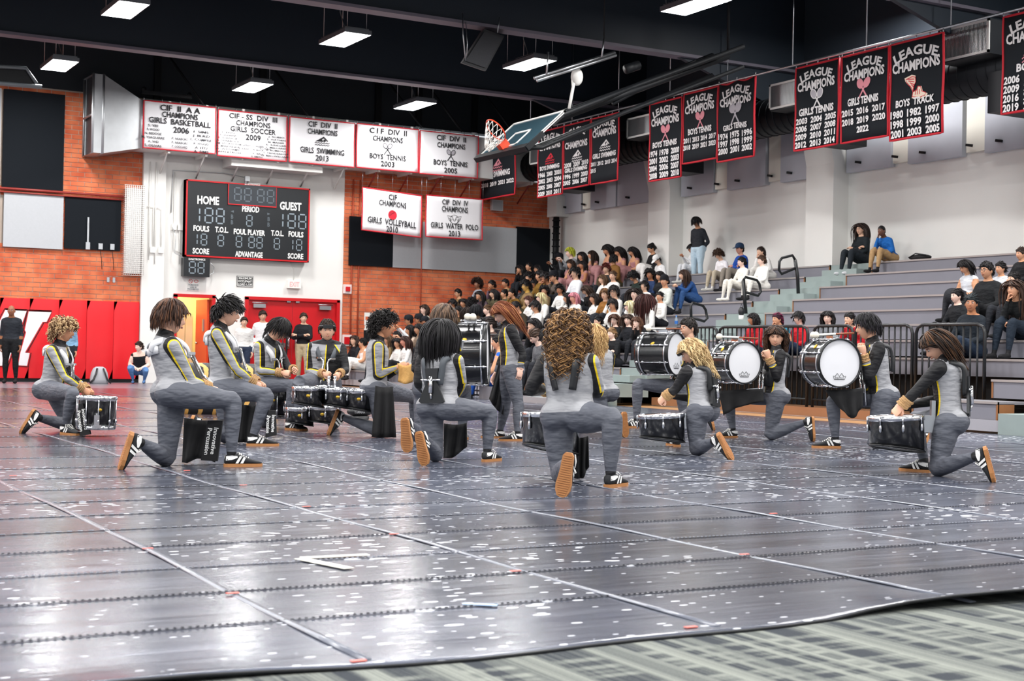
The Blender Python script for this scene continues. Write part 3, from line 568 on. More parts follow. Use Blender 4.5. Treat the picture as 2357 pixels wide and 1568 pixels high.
barricade('black steel guard rail panel behind the standing red haired performer', onX(1092, 800, 13.7)[:2], onX(1150, 800, 13.7)[:2], 0., 1.25, 7)
barricade('black crowd barrier in front of the man in the white sweatshirt', (11.75, 33.0), (12.35, 33.0), .0, 1.32, 6)
# ================================================================ score board
YB = YW - .25
def sb_board(x0, x1, z0, z1): return plane3((x0, YB, z0), (1, 0, 0), (0, 0, 1), (0, -1, 0)), x1 - x0, z1 - z0
sbt = thing('scoreboard', 'large black scoreboard with red frame and unlit white digits on the white wall', 'scoreboard', (11.8, YB, 3.15))
F3, w, h = sb_board(10.22, 13.46, 3.13, 5.03)
q = MB(); rect2(q, F3, 0, w, 0, h, -.22, 0); q.build('cabinet', mat('scoreboard_black', '#14181c', .35), sbt)
q = MB()
for a in ((0, w, 0, .035), (0, w, h - .035, h), (0, .035, 0, h), (w - .035, w, 0, h)): rect2(q, F3, *a, -.22, .02)
q.build('red_frame', M_redp, sbt)
cx = w * .52; q = MB(); rect2(q, F3, cx - .62, cx + .64, 1.36, h - .02, 0, .03); q.build('clock_panel', mat('smoked_panel', '#2a3036', .3), sbt)
q = MB(); stroke2(q, F3, [(cx - .62, h - .02), (cx - .62, 1.36), (cx + .64, 1.36), (cx + .64, h - .02), (cx - .62, h - .02)], .025, .035); q.build('clock_frame', M_redp, sbt)
M_seg = mat('unlit_segment', '#8a97a0', .5); M_segd = mat('dim_segment', '#5d666d', .5)
def digit(F3, u, v, hh, t, m_=M_seg, off=.012, one=False):
    ww = hh * .52; q = MB(); s = hh * .09; g = s * .75
    segs = [[(ww, g), (ww, hh / 2 - g)], [(ww, hh / 2 + g), (ww, hh - g)]]
    if not one: segs += [[(0, g), (0, hh / 2 - g)], [(0, hh / 2 + g), (0, hh - g)], [(g, 0), (ww - g, 0)], [(g, hh / 2), (ww - g, hh / 2)], [(g, hh), (ww - g, hh)]]
    for sg in segs: stroke2(q, F3, [(u + a, v + b_) for a, b_ in sg], s, off)
    q.build('digit', m_, t)
for u in (cx - .46, cx - .2, cx + .14, cx + .4): digit(F3, u, 1.46, .32, sbt, M_segd, .036)
for u0 in (.16, 2.33):
    digit(F3, u0, .86, .36, sbt, one=True); digit(F3, u0 + .33, .86, .36, sbt); digit(F3, u0 + .62, .86, .36, sbt)
digit(F3, 1.56, .84, .27, sbt)
for u in (.16, .40): digit(F3, u, .3, .27, sbt, one=(u == .16))
for u in (.83, 1.3, 1.63, 1.84, 2.3, 2.66, 2.9): digit(F3, u, .3, .27, sbt, one=(u == 2.66))
for tx, u, v, hh, ww in [('HOME', .56, 1.32, .19, .55), ('GUEST', 2.72, 1.32, .19, .58), ('PERIOD', 1.66, 1.2, .14, .45), ('FOULS', .4, .64, .13, .4), ('T.O.L.', .92, .64, .13, .34), ('FOUL PLAYER', 1.64, .62, .13, .82), ('T.O.L.', 2.38, .64, .13, .34), ('FOULS', 2.88, .64, .13, .4), ('SCORE', .4, .08, .13, .42), ('ADVANTAGE', 1.64, .06, .13, .72), ('SCORE', 2.88, .08, .13, .42)]:
    q = MB(); text(q, F3, tx, u, v, hh, ww, 0, .012, .03); q.build('lettering', M_inkw, sbt)
for u, a in ((1.18, -1), (2.14, 1)):
    q = MB(); poly2(q, F3, [(u - .04 * a, 1.15), (u + .04 * a, 1.18), (u - .04 * a, 1.21)], .012); text(q, F3, 'B', u, 1.0, .1, .06, 0, .012); text(q, F3, 'B', u, .86, .1, .06, 0, .012); q.build('bonus_mark', M_segd, sbt)
q = MB(); text(q, plane3((cx + 10.22, YB - .03, 5.0), (1, 0, 0), (0, 0, 1), (0, -1, 0)), 'DAKTRONICS', 0, 0.005, .05, .4); q.build('maker_lettering', M_inkw, sbt)
MB().cyl((11.75, YB, 5.03), (11.75, YB, 5.2), .05).box((11.75, YB - .05, 5.15), (.12, .1, .12)).tube([(11.75, YB + .1, 5.2), (11.2, YB + .2, 5.28), (9.95, YB + .22, 5.25), (9.92, YB + .22, 4.2)], .012, 5).build('mount_and_cable', M_galv, sbt)
sc_ = thing('shot_clock', 'small black shot clock showing two unlit digits below the scoreboard', 'shot clock', (10.5, YW, 2.65)); F3, w, h = sb_board(10.2, 10.86, 2.64, 3.1); q = MB(); rect2(q, F3, 0, w, 0, h, -.22, 0); q.build('cabinet', MATS['scoreboard_black'], sc_)
digit(F3, .14, .08, .28, sc_); digit(F3, .36, .08, .28, sc_); q = MB(); text(q, F3, 'DAKTRONICS', w / 2, .405, .045, .42, 0, .006); q.build('lettering', M_inkw, sc_)
MB().tube([(10.87, YB, 3.0), (11.0, YB + .1, 2.9), (10.98, YB + .1, 2.75), (10.86, YB, 2.7)], .01, 5).tube([(10.19, YB, 3.08), (10.0, YB + .1, 3.2), (10.02, YB + .1, 3.6), (9.95, YB + .2, 3.85)], .01, 5).build('cable', M_galv, sc_)
# ================================================================ banners
M_bw = mat('white_banner_cloth', '#edecef', .8); M_bb = mat('black_banner_cloth', '#151a20', .8, spec=.25); M_bred = mat('red_banner_hem', '#c2182a', .7); M_bink = mat('black_banner_ink', '#17181c', .8); M_bwh = mat('white_banner_ink', '#e8e6e6', .8); M_bpink = mat('pink_banner_print', '#e0919c', .8); M_bgrey = mat('grey_banner_print', '#b8b4bb', .8); M_bredp = mat('red_banner_print', '#cf2438', .8); M_cream2 = mat('cream_banner_print', '#f0dcc8', .8)
def racket(q, F3, cx, cy, s, mi, off=.016):
    for sg in (-1, 1):
        a = sg * .62; ux, uy = math.sin(a), math.cos(a)
        stroke2(q, F3, circ(cx + ux * .42 * s, cy + uy * .42 * s, .2 * s, .27 * s, 22, rot=-a), .05 * s, off, mi); stroke2(q, F3, [(cx + ux * .16 * s, cy + uy * .16 * s), (cx - ux * .62 * s, cy - uy * .62 * s)], .09 * s, off, mi)
def racket_fill(q, F3, cx, cy, s, mi, off=.013):
    for sg in (-1, 1): a = sg * .62; poly2(q, F3, circ(cx + math.sin(a) * .42 * s, cy + math.cos(a) * .42 * s, .2 * s, .27 * s, 20, rot=-a)[:-1], off, mi)
def swimmer(q, F3, cx, cy, s, mi, off=.015):
    poly2(q, F3, [(cx - .5 * s, cy + .05 * s), (cx - .1 * s, cy + .28 * s), (cx + .12 * s, cy + .42 * s), (cx + .45 * s, cy + .12 * s), (cx + .4 * s, cy + .08 * s), (cx + .12 * s, cy + .3 * s), (cx - .02 * s, cy + .2 * s), (cx + .1 * s, cy + .05 * s)], off, mi)
    poly2(q, F3, circ(cx + .18 * s, cy + .13 * s, .09 * s, n=14)[:-1], off, mi)
    for k in (0, 1): stroke2(q, F3, [(cx + (-.55 + .1 * i) * s, cy - (.06 + .15 * k) * s + (.05 * s if i % 2 else -.02 * s)) for i in range(12)], .05 * s, off, mi)
def banner(label, O, U, N, w, h, dark, lines, emblem=None, topsag=0., seed=0):
    """O = top-left corner, U along the top, cloth hangs down; lines: (text,u,v_from_top,height,width,arc)"""
    O, U, N = [np.asarray(a, float) for a in (O, U, N)]; rg = random.Random(seed); ph = rg.uniform(0, 6); amp = .012
    def F3(u, v, w_=0.):
        d = (h - v) / h; return O + U * u + np.array([0, 0, -1.]) * (h - v) + N * (w_ + amp * math.sin(u / w * 7 + ph) * (.3 + .7 * d) + .01 * math.sin(v * 5 + ph)) + np.array([0, 0, -1.]) * topsag * (math.sin(u / w * math.pi * 2.) ** 2) * v / h
    t = thing('championship_banner', label, 'banner', tuple(O)); n, m_ = 15, 9
    P = np.array([[F3(w * i / (n - 1), h * j / (m_ - 1)) for j in range(m_)] for i in range(n)]); MB().sheet(P, .006).build('cloth', M_bb if dark else M_bw, t)
    q = MB(); e = [(w * i / 14, 0) for i in range(15)] + [(w, h * j / 8) for j in range(1, 9)] + [(w - w * i / 14, h) for i in range(1, 15)] + [(0, h - h * j / 8) for j in range(1, 9)]
    q.tube([F3(*a) for a in e[:-1]], .022 if dark else .017, 6, closed=True); q.build('red_hem', M_bred, t)
    for i in range(5): a = F3(w * i / 4, h); MB().cyl(a, a + np.array([0, 0, .07 if O[2] > 5.5 else .52]), .012 if O[2] > 5.5 else .004, n=6).build('hanging_cord', M_steel, t)
    for L in lines:
        tx, u, v, hh, ww = L[:5]; q = MB(); text(q, F3, tx, u * w, h - v * h, hh, ww * w, 0, .026, .02 if not dark else .035, L[5] if len(L) > 5 else 0.); q.build('lettering', M_bwh if dark else M_bink, t)
    if emblem: emblem(F3, w, h, t)
    return t
def em(fn, cu, cv, s, m_, fill=None):
    def g(F3, w, h, t):
        q = MB(); fn(q, F3, cu * w, h - cv * h, s, 0); q.build('emblem', m_, t)
        if fill: q = MB(); racket_fill(q, F3, cu * w, h - cv * h, s, 0); q.build('emblem_fill', fill, t)
    return g
YN = YD - .06
def wban(label, x, wd, z, lines, emb=None, seed=0, tilt=0., h=1.13): return banner(label, (x, YN, z), nrm((1, 0, tilt)), (0, -1, 0), wd, h, False, lines, emb, 0, seed)
wban('white banner reading CIF II AA champions girls basketball 2006 with player names', 8.96, 1.76, 6.75, [('CIF  II  A A', .5, .17, .13, .56), ('CHAMPIONS', .5, .31, .13, .5), ('GIRLS  BASKETBALL', .5, .45, .13, .86), ('2006', .52, .62, .14, .22)] + [(s, .13, .54 + .085 * i, .055, .04 * len(s.replace(' ', ''))*.72) for i, s in enumerate(['S. YEE', 'R. WOOD', 'N. BEDDOE', 'M. YSAGUIRRE', 'A. WEI', 'S. OLIVAS'])] + [(s, .5, .77 + .085 * i, .055, .22) for i, s in enumerate(['R. NEABORS', 'R. NEABORS', 'T. GODDARD'])] + [(s, .8, .58 + .085 * i, .055, .03 * len(s)) for i, s in enumerate(['I. SIMS', 'J. BLIED', 'L. COMPISE', 'R. WOOD', 'A. ITO', 'A. SIMS'])], seed=1)
wban('white banner reading CIF SS division III champions girls soccer 2009', 10.79, 1.77, 6.72, [('CIF - SS  DIV  III', .5, .16, .12, .7), ('CHAMPIONS', .5, .3, .12, .5), ('GIRLS  SOCCER', .5, .44, .12, .66), ('2009', .5, .6, .13, .22)] + [(s, .14, .5 + .06 * i, .035, .03 * len(s)) for i, s in enumerate(['L. ENG', 'S. SOWER', 'L. DANCIE', 'A. STARBUCK', 'M. JACKSON', 'K. MARTINEZ', 'A. WILLIAMS', 'S. APPLETROSE'])] + [(s, .84, .5 + .06 * i, .035, .03 * len(s)) for i, s in enumerate(['J. RUBIO', 'E. WATHEN', 'M. MAHER', 'K. KRIEGER', 'L. MELLAND', 'A. ROMEOLA', 'L. HENDERSON', 'H. MACWILLIAMS'])] + [(s, u, v, .035, .16) for s, u, v in [('M. GREEN', .38, .74), ('T. PARK', .37, .82), ('L. WEBER', .58, .74), ('A. BOCK', .58, .82), ('K. BALL', .58, .9), ('G. CHUNG', .68, .78), ('S. SMITH', .56, .97)]], seed=2)
wban('white banner reading CIF division II champions girls swimming 2013', 12.63, 1.76, 6.72, [('CIF  DIV  II', .5, .17, .13, .45), ('CHAMPIONS', .5, .33, .13, .46), ('GIRLS  SWIMMING', .5, .76, .14, .68), ('2013', .5, .92, .14, .2)], em(swimmer, .5, .5, .36, M_bink), 3)
wban('white banner reading boys tennis 2003 next to the girls swimming banner', 14.45, 1.76, 6.73, [('C I F  DIV  II', .5, .18, .13, .6), ('CHAMPIONS', .5, .35, .13, .48), ('BOYS  TENNIS', .5, .76, .13, .58), ('2003', .5, .92, .13, .22)], em(racket, .5, .53, .27, M_bink, M_bgrey), 4)
wban('white banner reading boys tennis 2005 beside the basketball net', 16.26, 1.74, 6.72, [('CIF  DIV  II', .52, .18, .13, .5), ('CHAMPIONS', .52, .35, .13, .48), ('BOYS  TENNIS', .52, .76, .13, .58), ('2005', .52, .93, .13, .22)], em(racket, .52, .53, .27, M_bink, M_bgrey), 5)
def volley(F3, w, h, t):
    q = MB(); poly2(q, F3, circ(.5 * w, .44 * h, .125, n=28)[:-1], .014); q.build('emblem', M_bredp, t)
    q = MB()
    for r in (.05, .085): stroke2(q, F3, circ(.5 * w, .44 * h, r, n=14, a0=.6, a1=3.4), .006, .016)
    stroke2(q, F3, [(.5 * w - .1, .4 * h), (.5 * w + .06, .52 * h)], .006, .016); q.build('emblem_seam', M_bink, t)
def wpolo(F3, w, h, t):
    q = MB(); c = (.5 * w, .46 * h); stroke2(q, F3, circ(*c, .12, n=24, a0=math.pi * 1.0, a1=math.pi * 2), .012, .014); stroke2(q, F3, circ(*c, .12, n=24, a0=0, a1=math.pi), .008, .014)
    for sg in (-1, 1):
        stroke2(q, F3, [(c[0] + sg * .08, c[1] - .1), (c[0] + sg * .17, c[1] + .0), (c[0] + sg * .21, c[1] + .09), (c[0] + sg * .06, c[1] + .07), (c[0] + sg * .02, c[1] - .02)], .012, .014)
        stroke2(q, F3, [(c[0] + sg * .1, c[1] - .02), (c[0] + sg * .17, c[1] + .04)], .01, .014); stroke2(q, F3, [(c[0], c[1] - .05), (c[0] + sg * .07, c[1] + .02), (c[0] + sg * .1, c[1] - .05)], .008, .014)
    q.build('emblem', M_bink, t)
YN = YD + .1
wban('white banner reading CIF champions girls volleyball 2010 hung below the duct', 14.72, 1.7, 5.12, [('CIF', .5, .2, .14, .14), ('CHAMPIONS', .5, .36, .14, .46), ('GIRLS  VOLLEYBALL', .5, .8, .15, .82), ('2010', .5, .97, .15, .2)], volley, 6, -.06, 1.1)
wban('white banner reading CIF division IV champions girls water polo 2013 hung below the duct', 16.55, 1.7, 5.05, [('CIF  DIV  IV', .5, .19, .13, .46), ('CHAMPIONS', .5, .36, .14, .46), ('GIRLS  WATER  POLO', .5, .77, .14, .84), ('2013', .5, .95, .14, .2)], wpolo, 7, 0, 1.1)
XB = 18.5
br = MB().cyl((XB, 12, 6.66), (XB, 34.2, 6.66), .022, n=8); bart = thing('banner_rail', 'long steel rail carrying the black banners along the bleacher side', 'rail', (XB, 20, 6.66)); br.build('rail_pipe', M_steel, bart)
for y in np.arange(13.5, 34, 2.05): MB().cyl((XB, y, 6.66), (XB, y, 9.2), .012, n=6).build('hanger_rod', M_steel, bart)
def bban(label, y, wd, h, lines, emb=None, seed=0, z=6.58, sag=0.): return banner(label, (XB, y, z), (0, -1, 0), (-1, 0, 0), wd, h, True, lines, emb, sag, seed)
LC = lambda a=1.1: [('LEAGUE', .5, .15, .15, .7, a), ('CHAMPIONS', .5, .295, .16, .86)]
def yrs(s, v0, dv=.095, hh=.105, cols=None):
    out = []
    for i, row in enumerate(s):
        n = len(row)
        for j, y in enumerate(row): out.append((y, (j + .5) / n if n > 1 else .5, v0 + dv * i, hh, .26 if n <= 3 else .2))
    return out
bban('black banner reading boys swimming 2018 2019 2021 2022 behind the backboard', 34.6, 1.9, 1.65, LC() + [('BOYS SWIMMING', .5, .66, .14, .74)] + yrs([['2018', '2019', '2021', '2022']], .8), em(swimmer, .5, .5, .5, M_bpink), 11, 6.75)
bban('black banner reading league champions boys swimming with twelve years from 1966', 31.5, 1.2, 1.68, LC() + [('BOYS SWIMMING', .5, .6, .1, .8)] + yrs([['1966', '2000', '2001'], ['2002', '2003', '2004'], ['2005', '2006', '2007'], ['2009', '2010', '2011']], .7), em(swimmer, .5, .46, .42, M_bredp), 12)
bban('black banner reading league champions girls swimming 1996 to 2010 with white swimmer', 30.24, 1.2, 1.58, [('LEAGUE', .5, .16, .15, .7, 1.1), ('CHAMPIONS', .5, .38, .15, .86)] + [('GIRLS SWIMMING', .5, .75, .1, .86)] + yrs([['2008', '2009', '2010']], .67) + yrs([['1996', '1999', '2003'], ['2005', '2006', '2007']], .85), em(swimmer, .5, .53, .42, M_bwh), 13)
bban('black banner reading league champions girls swimming 2011 to 2015', 28.98, 1.18, 1.58, LC() + [('GIRLS SWIMMING', .5, .62, .11, .84)] + yrs([['2011', '2012', '2013', '2014'], ['2015', '', '', '']], .73, .1, .09), em(swimmer, .5, .46, .4, M_bwh), 14)
bban('black banner reading league champions boys tennis 1974 to 2010 with pink rackets', 26.55, 1.22, 1.74, LC() + [('BOYS TENNIS', .5, .58, .12, .74)] + yrs([['1974', '1978', '2000'], ['2001', '2002', '2003'], ['2004', '2006', '2007'], ['2008', '2009', '2010']], .69, .095, .12), em(racket, .5, .42, .33, M_bpink, M_bpink), 15)
bban('black banner reading league champions boys tennis 2011 to 2023', 25.26, 1.2, 1.52, LC() + [('BOYS TENNIS', .5, .6, .12, .7)] + yrs([['2011', '2013', '2014', '2017'], ['2018', '2019', '2021', '2023']], .71, .1, .1), em(racket, .5, .43, .33, M_bpink, M_bpink), 16, 6.62)
bban('sagging black banner reading league champions girls tennis 1974 to 2002 with grey rackets', 24.05, 1.2, 1.65, LC(1.2) + [('GIRLS TENNIS', .5, .61, .11, .66)] + yrs([['1974', '1975', '1996'], ['1997', '1998', '1999'], ['2000', '2001', '2002']], .72, .095, .12), em(racket, .5, .43, .42, M_bgrey, M_bgrey), 17, 6.66, .05)
bban('black banner reading girls tennis 2003 to 2014 with white rackets', 21.58, 1.22, 1.62, LC() + [('GIRLS TENNIS', .5, .59, .13, .8)] + yrs([['2003', '2004', '2005'], ['2006', '2007', '2008'], ['2009', '2010', '2011'], ['2012', '2013', '2014']], .69, .095, .11), em(racket, .5, .43, .36, M_bwh, M_bgrey), 18)
bban('black banner reading girls tennis 2015 to 2022 with pink rackets', 20.3, 1.22, 1.62, LC() + [('GIRLS TENNIS', .5, .59, .13, .66)] + yrs([['2015', '2016', '2017'], ['2018', '2019', '2020'], ['2022']], .70, .105, .11), em(racket, .5, .43, .36, M_bpink, M_bpink), 19)
def foot(F3, w, h, t):
    c = (.5 * w, .5 * h); s = .62
    shoe = [(-.12, -.28), (.2, -.34), (.42, -.3), (.46, -.22), (.28, -.14), (.22, .02), (.1, .04), (.06, -.08), (-.1, -.12)]
    wing = [(-.1, -.1), (-.08, .08), (.0, .2), (-.02, .36), (-.16, .4), (-.44, .34), (-.4, .24), (-.3, .14), (-.2, .06)]
    q = MB(); poly2(q, F3, [(c[0] + a * s, c[1] + b_ * s) for a, b_ in shoe], .014); poly2(q, F3, [(c[0] + a * s, c[1] + b_ * s) for a, b_ in wing], .014); q.build('emblem', M_cream2, t)
    q = MB()
    for pl in (shoe, wing): stroke2(q, F3, [(c[0] + a * s * .86, c[1] + b_ * s * .86) for a, b_ in pl + pl[:1]], .014, .017)
    for i in range(4): stroke2(q, F3, [(c[0] + (-.34 + .06 * i) * s, c[1] + (.3 - .06 * i) * s), (c[0] + (-.05) * s, c[1] + (.26 - .08 * i) * s)], .016, .017)
    for i in range(3): stroke2(q, F3, [(c[0] + (.02 + .07 * i) * s, c[1] - .06 * s), (c[0] + (.0 + .08 * i) * s, c[1] - .2 * s)], .014, .017)
    q.build('emblem_lines', M_bredp, t)
bban('black banner reading league champions boys track with winged shoe emblem', 19.02, 1.26, 1.73, [('LEAGUE', .5, .16, .16, .8, 1.2), ('CHAMPIONS', .5, .31, .17, .9), ('BOYS  TRACK', .5, .67, .12, .72)] + yrs([['1980', '1982', '1997'], ['1998', '1999', '2000'], ['2001', '2003', '2005']], .78, .1, .125), foot, 20)
bban('black banner cut by the frame edge with years 2006 2009 2016 2019', 16.45, 1.22, 1.6, LC(1.2) + [('BOYS', .42, .59, .12, .36)] + yrs([['2006', '2007', '2008'], ['2009', '2010', '2014'], ['2016', '2017', '2018'], ['2019', '2020', '2022']], .7, .095, .115), em(swimmer, .5, .45, .4, M_bpink), 21)
# ================================================================ ducts on the bleacher side
M_bduct = mat('black_duct', '#1c1f24', .5, .3)
q = MB().cyl((19.75, 11, 6.05), (19.75, 34, 6.05), .40, n=20)
for y in np.arange(11, 34, .22): q.torus((19.75, y, 6.05), .405, .012, frame_from((0, 1, 0)), 20, 4)
tag(q.build('spiral_duct', M_bduct, None, (19.75, 22, 6.05)), 'black spiral air duct running above the bleachers behind the banners', 'duct')
for lb, y0, y1, z0, z1 in [('nearest the track banner', 17.1, 18.25, 6.18, 6.75), ('beside the sagging tennis banner', 21.75, 22.85, 5.98, 6.5), ('beside the girls swimming banner', 27.05, 28.05, 6.02, 6.5), ('behind the backboard', 32.0, 32.7, 5.9, 6.35), ('beyond the frame edge', 12.4, 13.5, 6.1, 6.6)]:
    x0 = 18.9 if y0 < 30 else 18.95; t = thing('air_grille', 'black duct outlet box with white framed slatted grille ' + lb, 'air grille', (x0, (y0 + y1) / 2, z0))
    MB().bb(x0, 19.6, y0, y1, z0 - .02, z1).build('box', M_bduct, t)
    q = MB()
    for a in ((y0, y1, z0, z0 + .04), (y0, y1, z1 - .04, z1), (y0, y0 + .04, z0, z1), (y1 - .04, y1, z0, z1)): q.bb(x0 - .03, x0, a[0], a[1], a[2], a[3])
    q.build('frame', M_white, t); q = MB()
    for y in np.arange(y0 + .06, y1 - .05, .03): q.bb(x0 - .02, x0 - .004, y, y + .012, z0 + .04, z1 - .04)
    tag(q.build('slat', M_galv, t), kind='stuff')
for y0, y1, lb in ((21.5, 22.1, 'behind the girls tennis banner'), (16.3, 17.4, 'behind the banner at the frame edge'), (26.9, 27.6, 'behind the boys tennis banner'), (31.6, 32.4, 'behind the boys swimming banners')): tag(MB().bb(19.2, 20.3, y0, y1, 5.2, 5.9).build('duct_box', M_bduct, None, (19.7, y0, 5.2)), 'black duct box under the spiral duct ' + lb, 'duct')
# ================================================================ hanging loudspeaker
t = thing('loudspeaker', 'tilted dark loudspeaker cabinet hung on chains under the beam', 'loudspeaker', (12, 23.8, 6.2)); Yl = 23.75
P = [onY(*p, Yl) for p in [(1063, 145), (1114, 66), (1161, 84), (1118, 164)]]; D = np.array([.25, .55, .12])
M_spk = mat('speaker_black', '#2a2b2e', .6)
MB().add(P + [p + D for p in P], [(0, 3, 2, 1), (4, 5, 6, 7), (0, 1, 5, 4), (1, 2, 6, 5), (2, 3, 7, 6), (3, 0, 4, 7)], 0, False).build('cabinet', M_spk, t)
c0 = sum(P) / 4; MB().add([c0 + (p - c0) * .86 + np.array([-.005, -.03, 0]) for p in P], [(0, 3, 2, 1)], 0, False).build('grille', mat('speaker_grille', '#3b3c40', .5, .4, bump=.3, bscale=120), t)
q = MB().tube([onY(1065, 30, Yl), onY(1066, 80, Yl), onY(1072, 140, Yl)], .012, 5).tube([onY(1150, 40, Yl), onY(1145, 75, Yl)], .012, 5).tube([onY(1072, 50, Yl), onY(1076, 100, Yl), onY(1074, 138, Yl)], .008, 5); q.build('chain', M_steel, t)
# ================================================================ folded basketball hoop
hp = thing('basketball_hoop', 'folded up side court basketball backboard with orange rim, white net and black frame', 'hoop', (13.2, 22.6, 4.6))
bx, bz0 = 12.5, 4.545; up = nrm((.72, 0, .66)); H_ = 1.05; Wd = 1.86; y1 = 23.55
nb = nrm(np.cross((0, 1, 0), up)); nb = nb if nb[0] < 0 else -nb      # board face normal toward the court / up
BF = plane3((bx, y1, bz0), (0, -1, 0), up, nb)
q = MB(); rect2(q, BF, 0, Wd, 0, H_, -.012, 0); q.build('glass', mat('tinted_glass', '#4a6a78', .08, 0, trans=.35, spec=.8), hp)
q = MB()
for a in ((0, Wd, H_ - .05, H_), (0, .05, 0, H_), (Wd - .05, Wd, 0, H_)): rect2(q, BF, *a, -.03, .01)
for a in ((Wd / 2 - .3, Wd / 2 + .3, .58, .63), (Wd / 2 - .3, Wd / 2 + .3, .15, .2), (Wd / 2 - .3, Wd / 2 - .25, .15, .63), (Wd / 2 + .25, Wd / 2 + .3, .15, .63)): rect2(q, BF, *a, 0, .008)
q.build('white_border', M_white, hp)
q = MB(); rect2(q, BF, -.02, Wd + .02, -.07, .05, -.07, .03); rect2(q, BF, Wd - .02, Wd + .05, -.05, .4, -.07, .02); rect2(q, BF, -.05, .02, -.05, .4, -.07, .02); q.build('edge_padding', M_black, hp)
M_or = mat('orange_rim', '#e0431f', .4); Rc = BF(Wd / 2, .17, .14 + .23); RR = np.array([(0, -1, 0), nb, -up]).T
q = MB(); q.torus(Rc, .228, .012, np.array([(0, -1, 0), nb, np.cross((0, -1, 0), nb)]).T, 28, 8); rect2(q, BF, Wd / 2 - .07, Wd / 2 + .07, .02, .2, 0, .14); q.build('rim', M_or, hp)
q = MB(); n = 12; dn = np.array([0, 0, -1.]) * .55 - up * .6; dn = nrm(dn)
def npt(i, l):
    a = 2 * math.pi * i / n; rr = .225 * (1 - .14 * l ** 1.2) ; base = Rc + np.array([0, -1, 0]) * rr * math.cos(a) + nb * rr * math.sin(a); return base + dn * (.1 * l)
for l in range(4):
    for i in range(n): q.tube([npt(i + .5 * (l % 2), l), npt(i + .5 + .5 * (l % 2), l + 1)], .006, 4); q.tube([npt(i + .5 * (l % 2), l), npt(i - .5 + .5 * (l % 2), l + 1)], .006, 4)
q.build('net', mat('white_cord', '#efece6', .8), hp)
mid = BF(Wd / 2, .6, -.05); A1 = onY(1300, 262, 22.6); far = np.array([17.6, 22.6, 7.0])
q = MB()
for dy in (-.5, .5): q.tube([BF(Wd / 2 + dy * .8, .95, -.05), BF(Wd / 2 + dy * .8, 1.2, -.15), far + (0, dy, 0)], .05, 8); q.tube([BF(Wd / 2 + dy * .8, .1, -.06), BF(Wd / 2 + dy * .8, .5, -.35), far + (0, dy, -.4)], .04, 8)
q.tube([BF(Wd / 2, .9, -.1), far + (0, 0, -.1)], .07, 8); q.box(BF(Wd / 2, 1.0, -.1), (.3, 1.2, .12), roty(-.75)); q.build('mast', M_black, hp)
q = MB(); q.tube([onY(1322, 185, 22.6), onY(1310, 250, 22.6)], .03, 8); q.tube([onY(1316, 185, 22.6), onY(1318, 215, 22.6), onY(1312, 248, 22.6)], .012, 6); q.ell(onY(1328, 177, 22.6), (.12, .1, .17)); q.build('hoist_pulley', M_white, hp)
q = MB(); q.tube([onY(1230, 180, 22.9), onY(1415, 121, 22.9)], .035, 8); q.tube([onY(1236, 186, 22.3), onY(1418, 127, 22.3)], .03, 8); q.tube([onY(1385, 131, 22.6), onY(1390, 90, 22.6)], .02, 6); q.tube([onY(1258, 172, 22.6), onY(1262, 120, 22.6)], .02, 6); q.build('ceiling_track', M_steel, hp)
q = MB(); q.tube([onY(1410, 240, 22.6), onY(1600, 140, 22.6)], .03, 6); q.tube([onY(1420, 215, 22.6), onY(1590, 148, 22.6)], .03, 6); q.cyl(onY(1440, 160, 22.6), onY(1470, 150, 22.6), .09, n=10); q.tube([far, far + (0, 0, 2.3)], .03, 6); q.tube([onY(1390, 90, 22.6), onY(1390, 90, 22.6) + (0, 0, 2.4)], .015, 6); q.build('winch_rail', M_black, hp)
# other folded backboard at the left edge
h2 = thing('backboard', 'dark folded backboard with grey frame at the upper left', 'hoop', onY(20, 180, 30)); Y2 = 31.
P = [onY(*p, Y2) for p in [(-60, 150), (60, 157), (95, 205), (-60, 190)]]; D = np.array([0, -.3, .02])
MB().add(P + [p + D * .2 for p in P], [(0, 1, 2, 3), (7, 6, 5, 4), (0, 4, 5, 1), (1, 5, 6, 2), (2, 6, 7, 3), (3, 7, 4, 0)], 0, False).build('board', M_black, h2)
q = MB(); q.tube([onY(*p, Y2 - .1) for p in [(-60, 150), (60, 157), (84, 192)]], .04, 6); q.tube([onY(*p, Y2 - .1) for p in [(96, 200), (-60, 187)]], .05, 6); q.build('frame', mat('grey_frame', '#6f777c', .4), h2)
# ================================================================ human figures
def catm(P, k=4):
    P = np.asarray(P, float); Q = np.vstack([2 * P[0] - P[1], P, 2 * P[-1] - P[-2]]); out = []
    for i in range(1, len(Q) - 2):
        for t in np.arange(k) / k:
            a, b, c, d = Q[i - 1], Q[i], Q[i + 1], Q[i + 2]; out.append(.5 * ((2 * b) + (c - a) * t + (2 * a - 5 * b + 4 * c - d) * t * t + (3 * b - a - 3 * c + d) * t ** 3))
    return np.array(out + [Q[-2]])
def limb(mb, pts, rads, n=12, sub=3):
    Q = catm(np.c_[np.asarray(pts, float), np.asarray(rads, float)], sub); P, R = Q[:, :3], Q[:, 3]
    t0, t1 = nrm(P[1] - P[0]), nrm(P[-1] - P[-2]); a = [.95, .75, .4]
    pre = [P[0] - t0 * R[0] * x for x in a]; prer = [R[0] * math.sqrt(1 - x * x) for x in a]
    post = [P[-1] + t1 * R[-1] * x for x in a[::-1]]; postr = [R[-1] * math.sqrt(1 - x * x) for x in a[::-1]]
    mb.tube(np.vstack([pre, P, post]), np.r_[prer, R, postr], n)
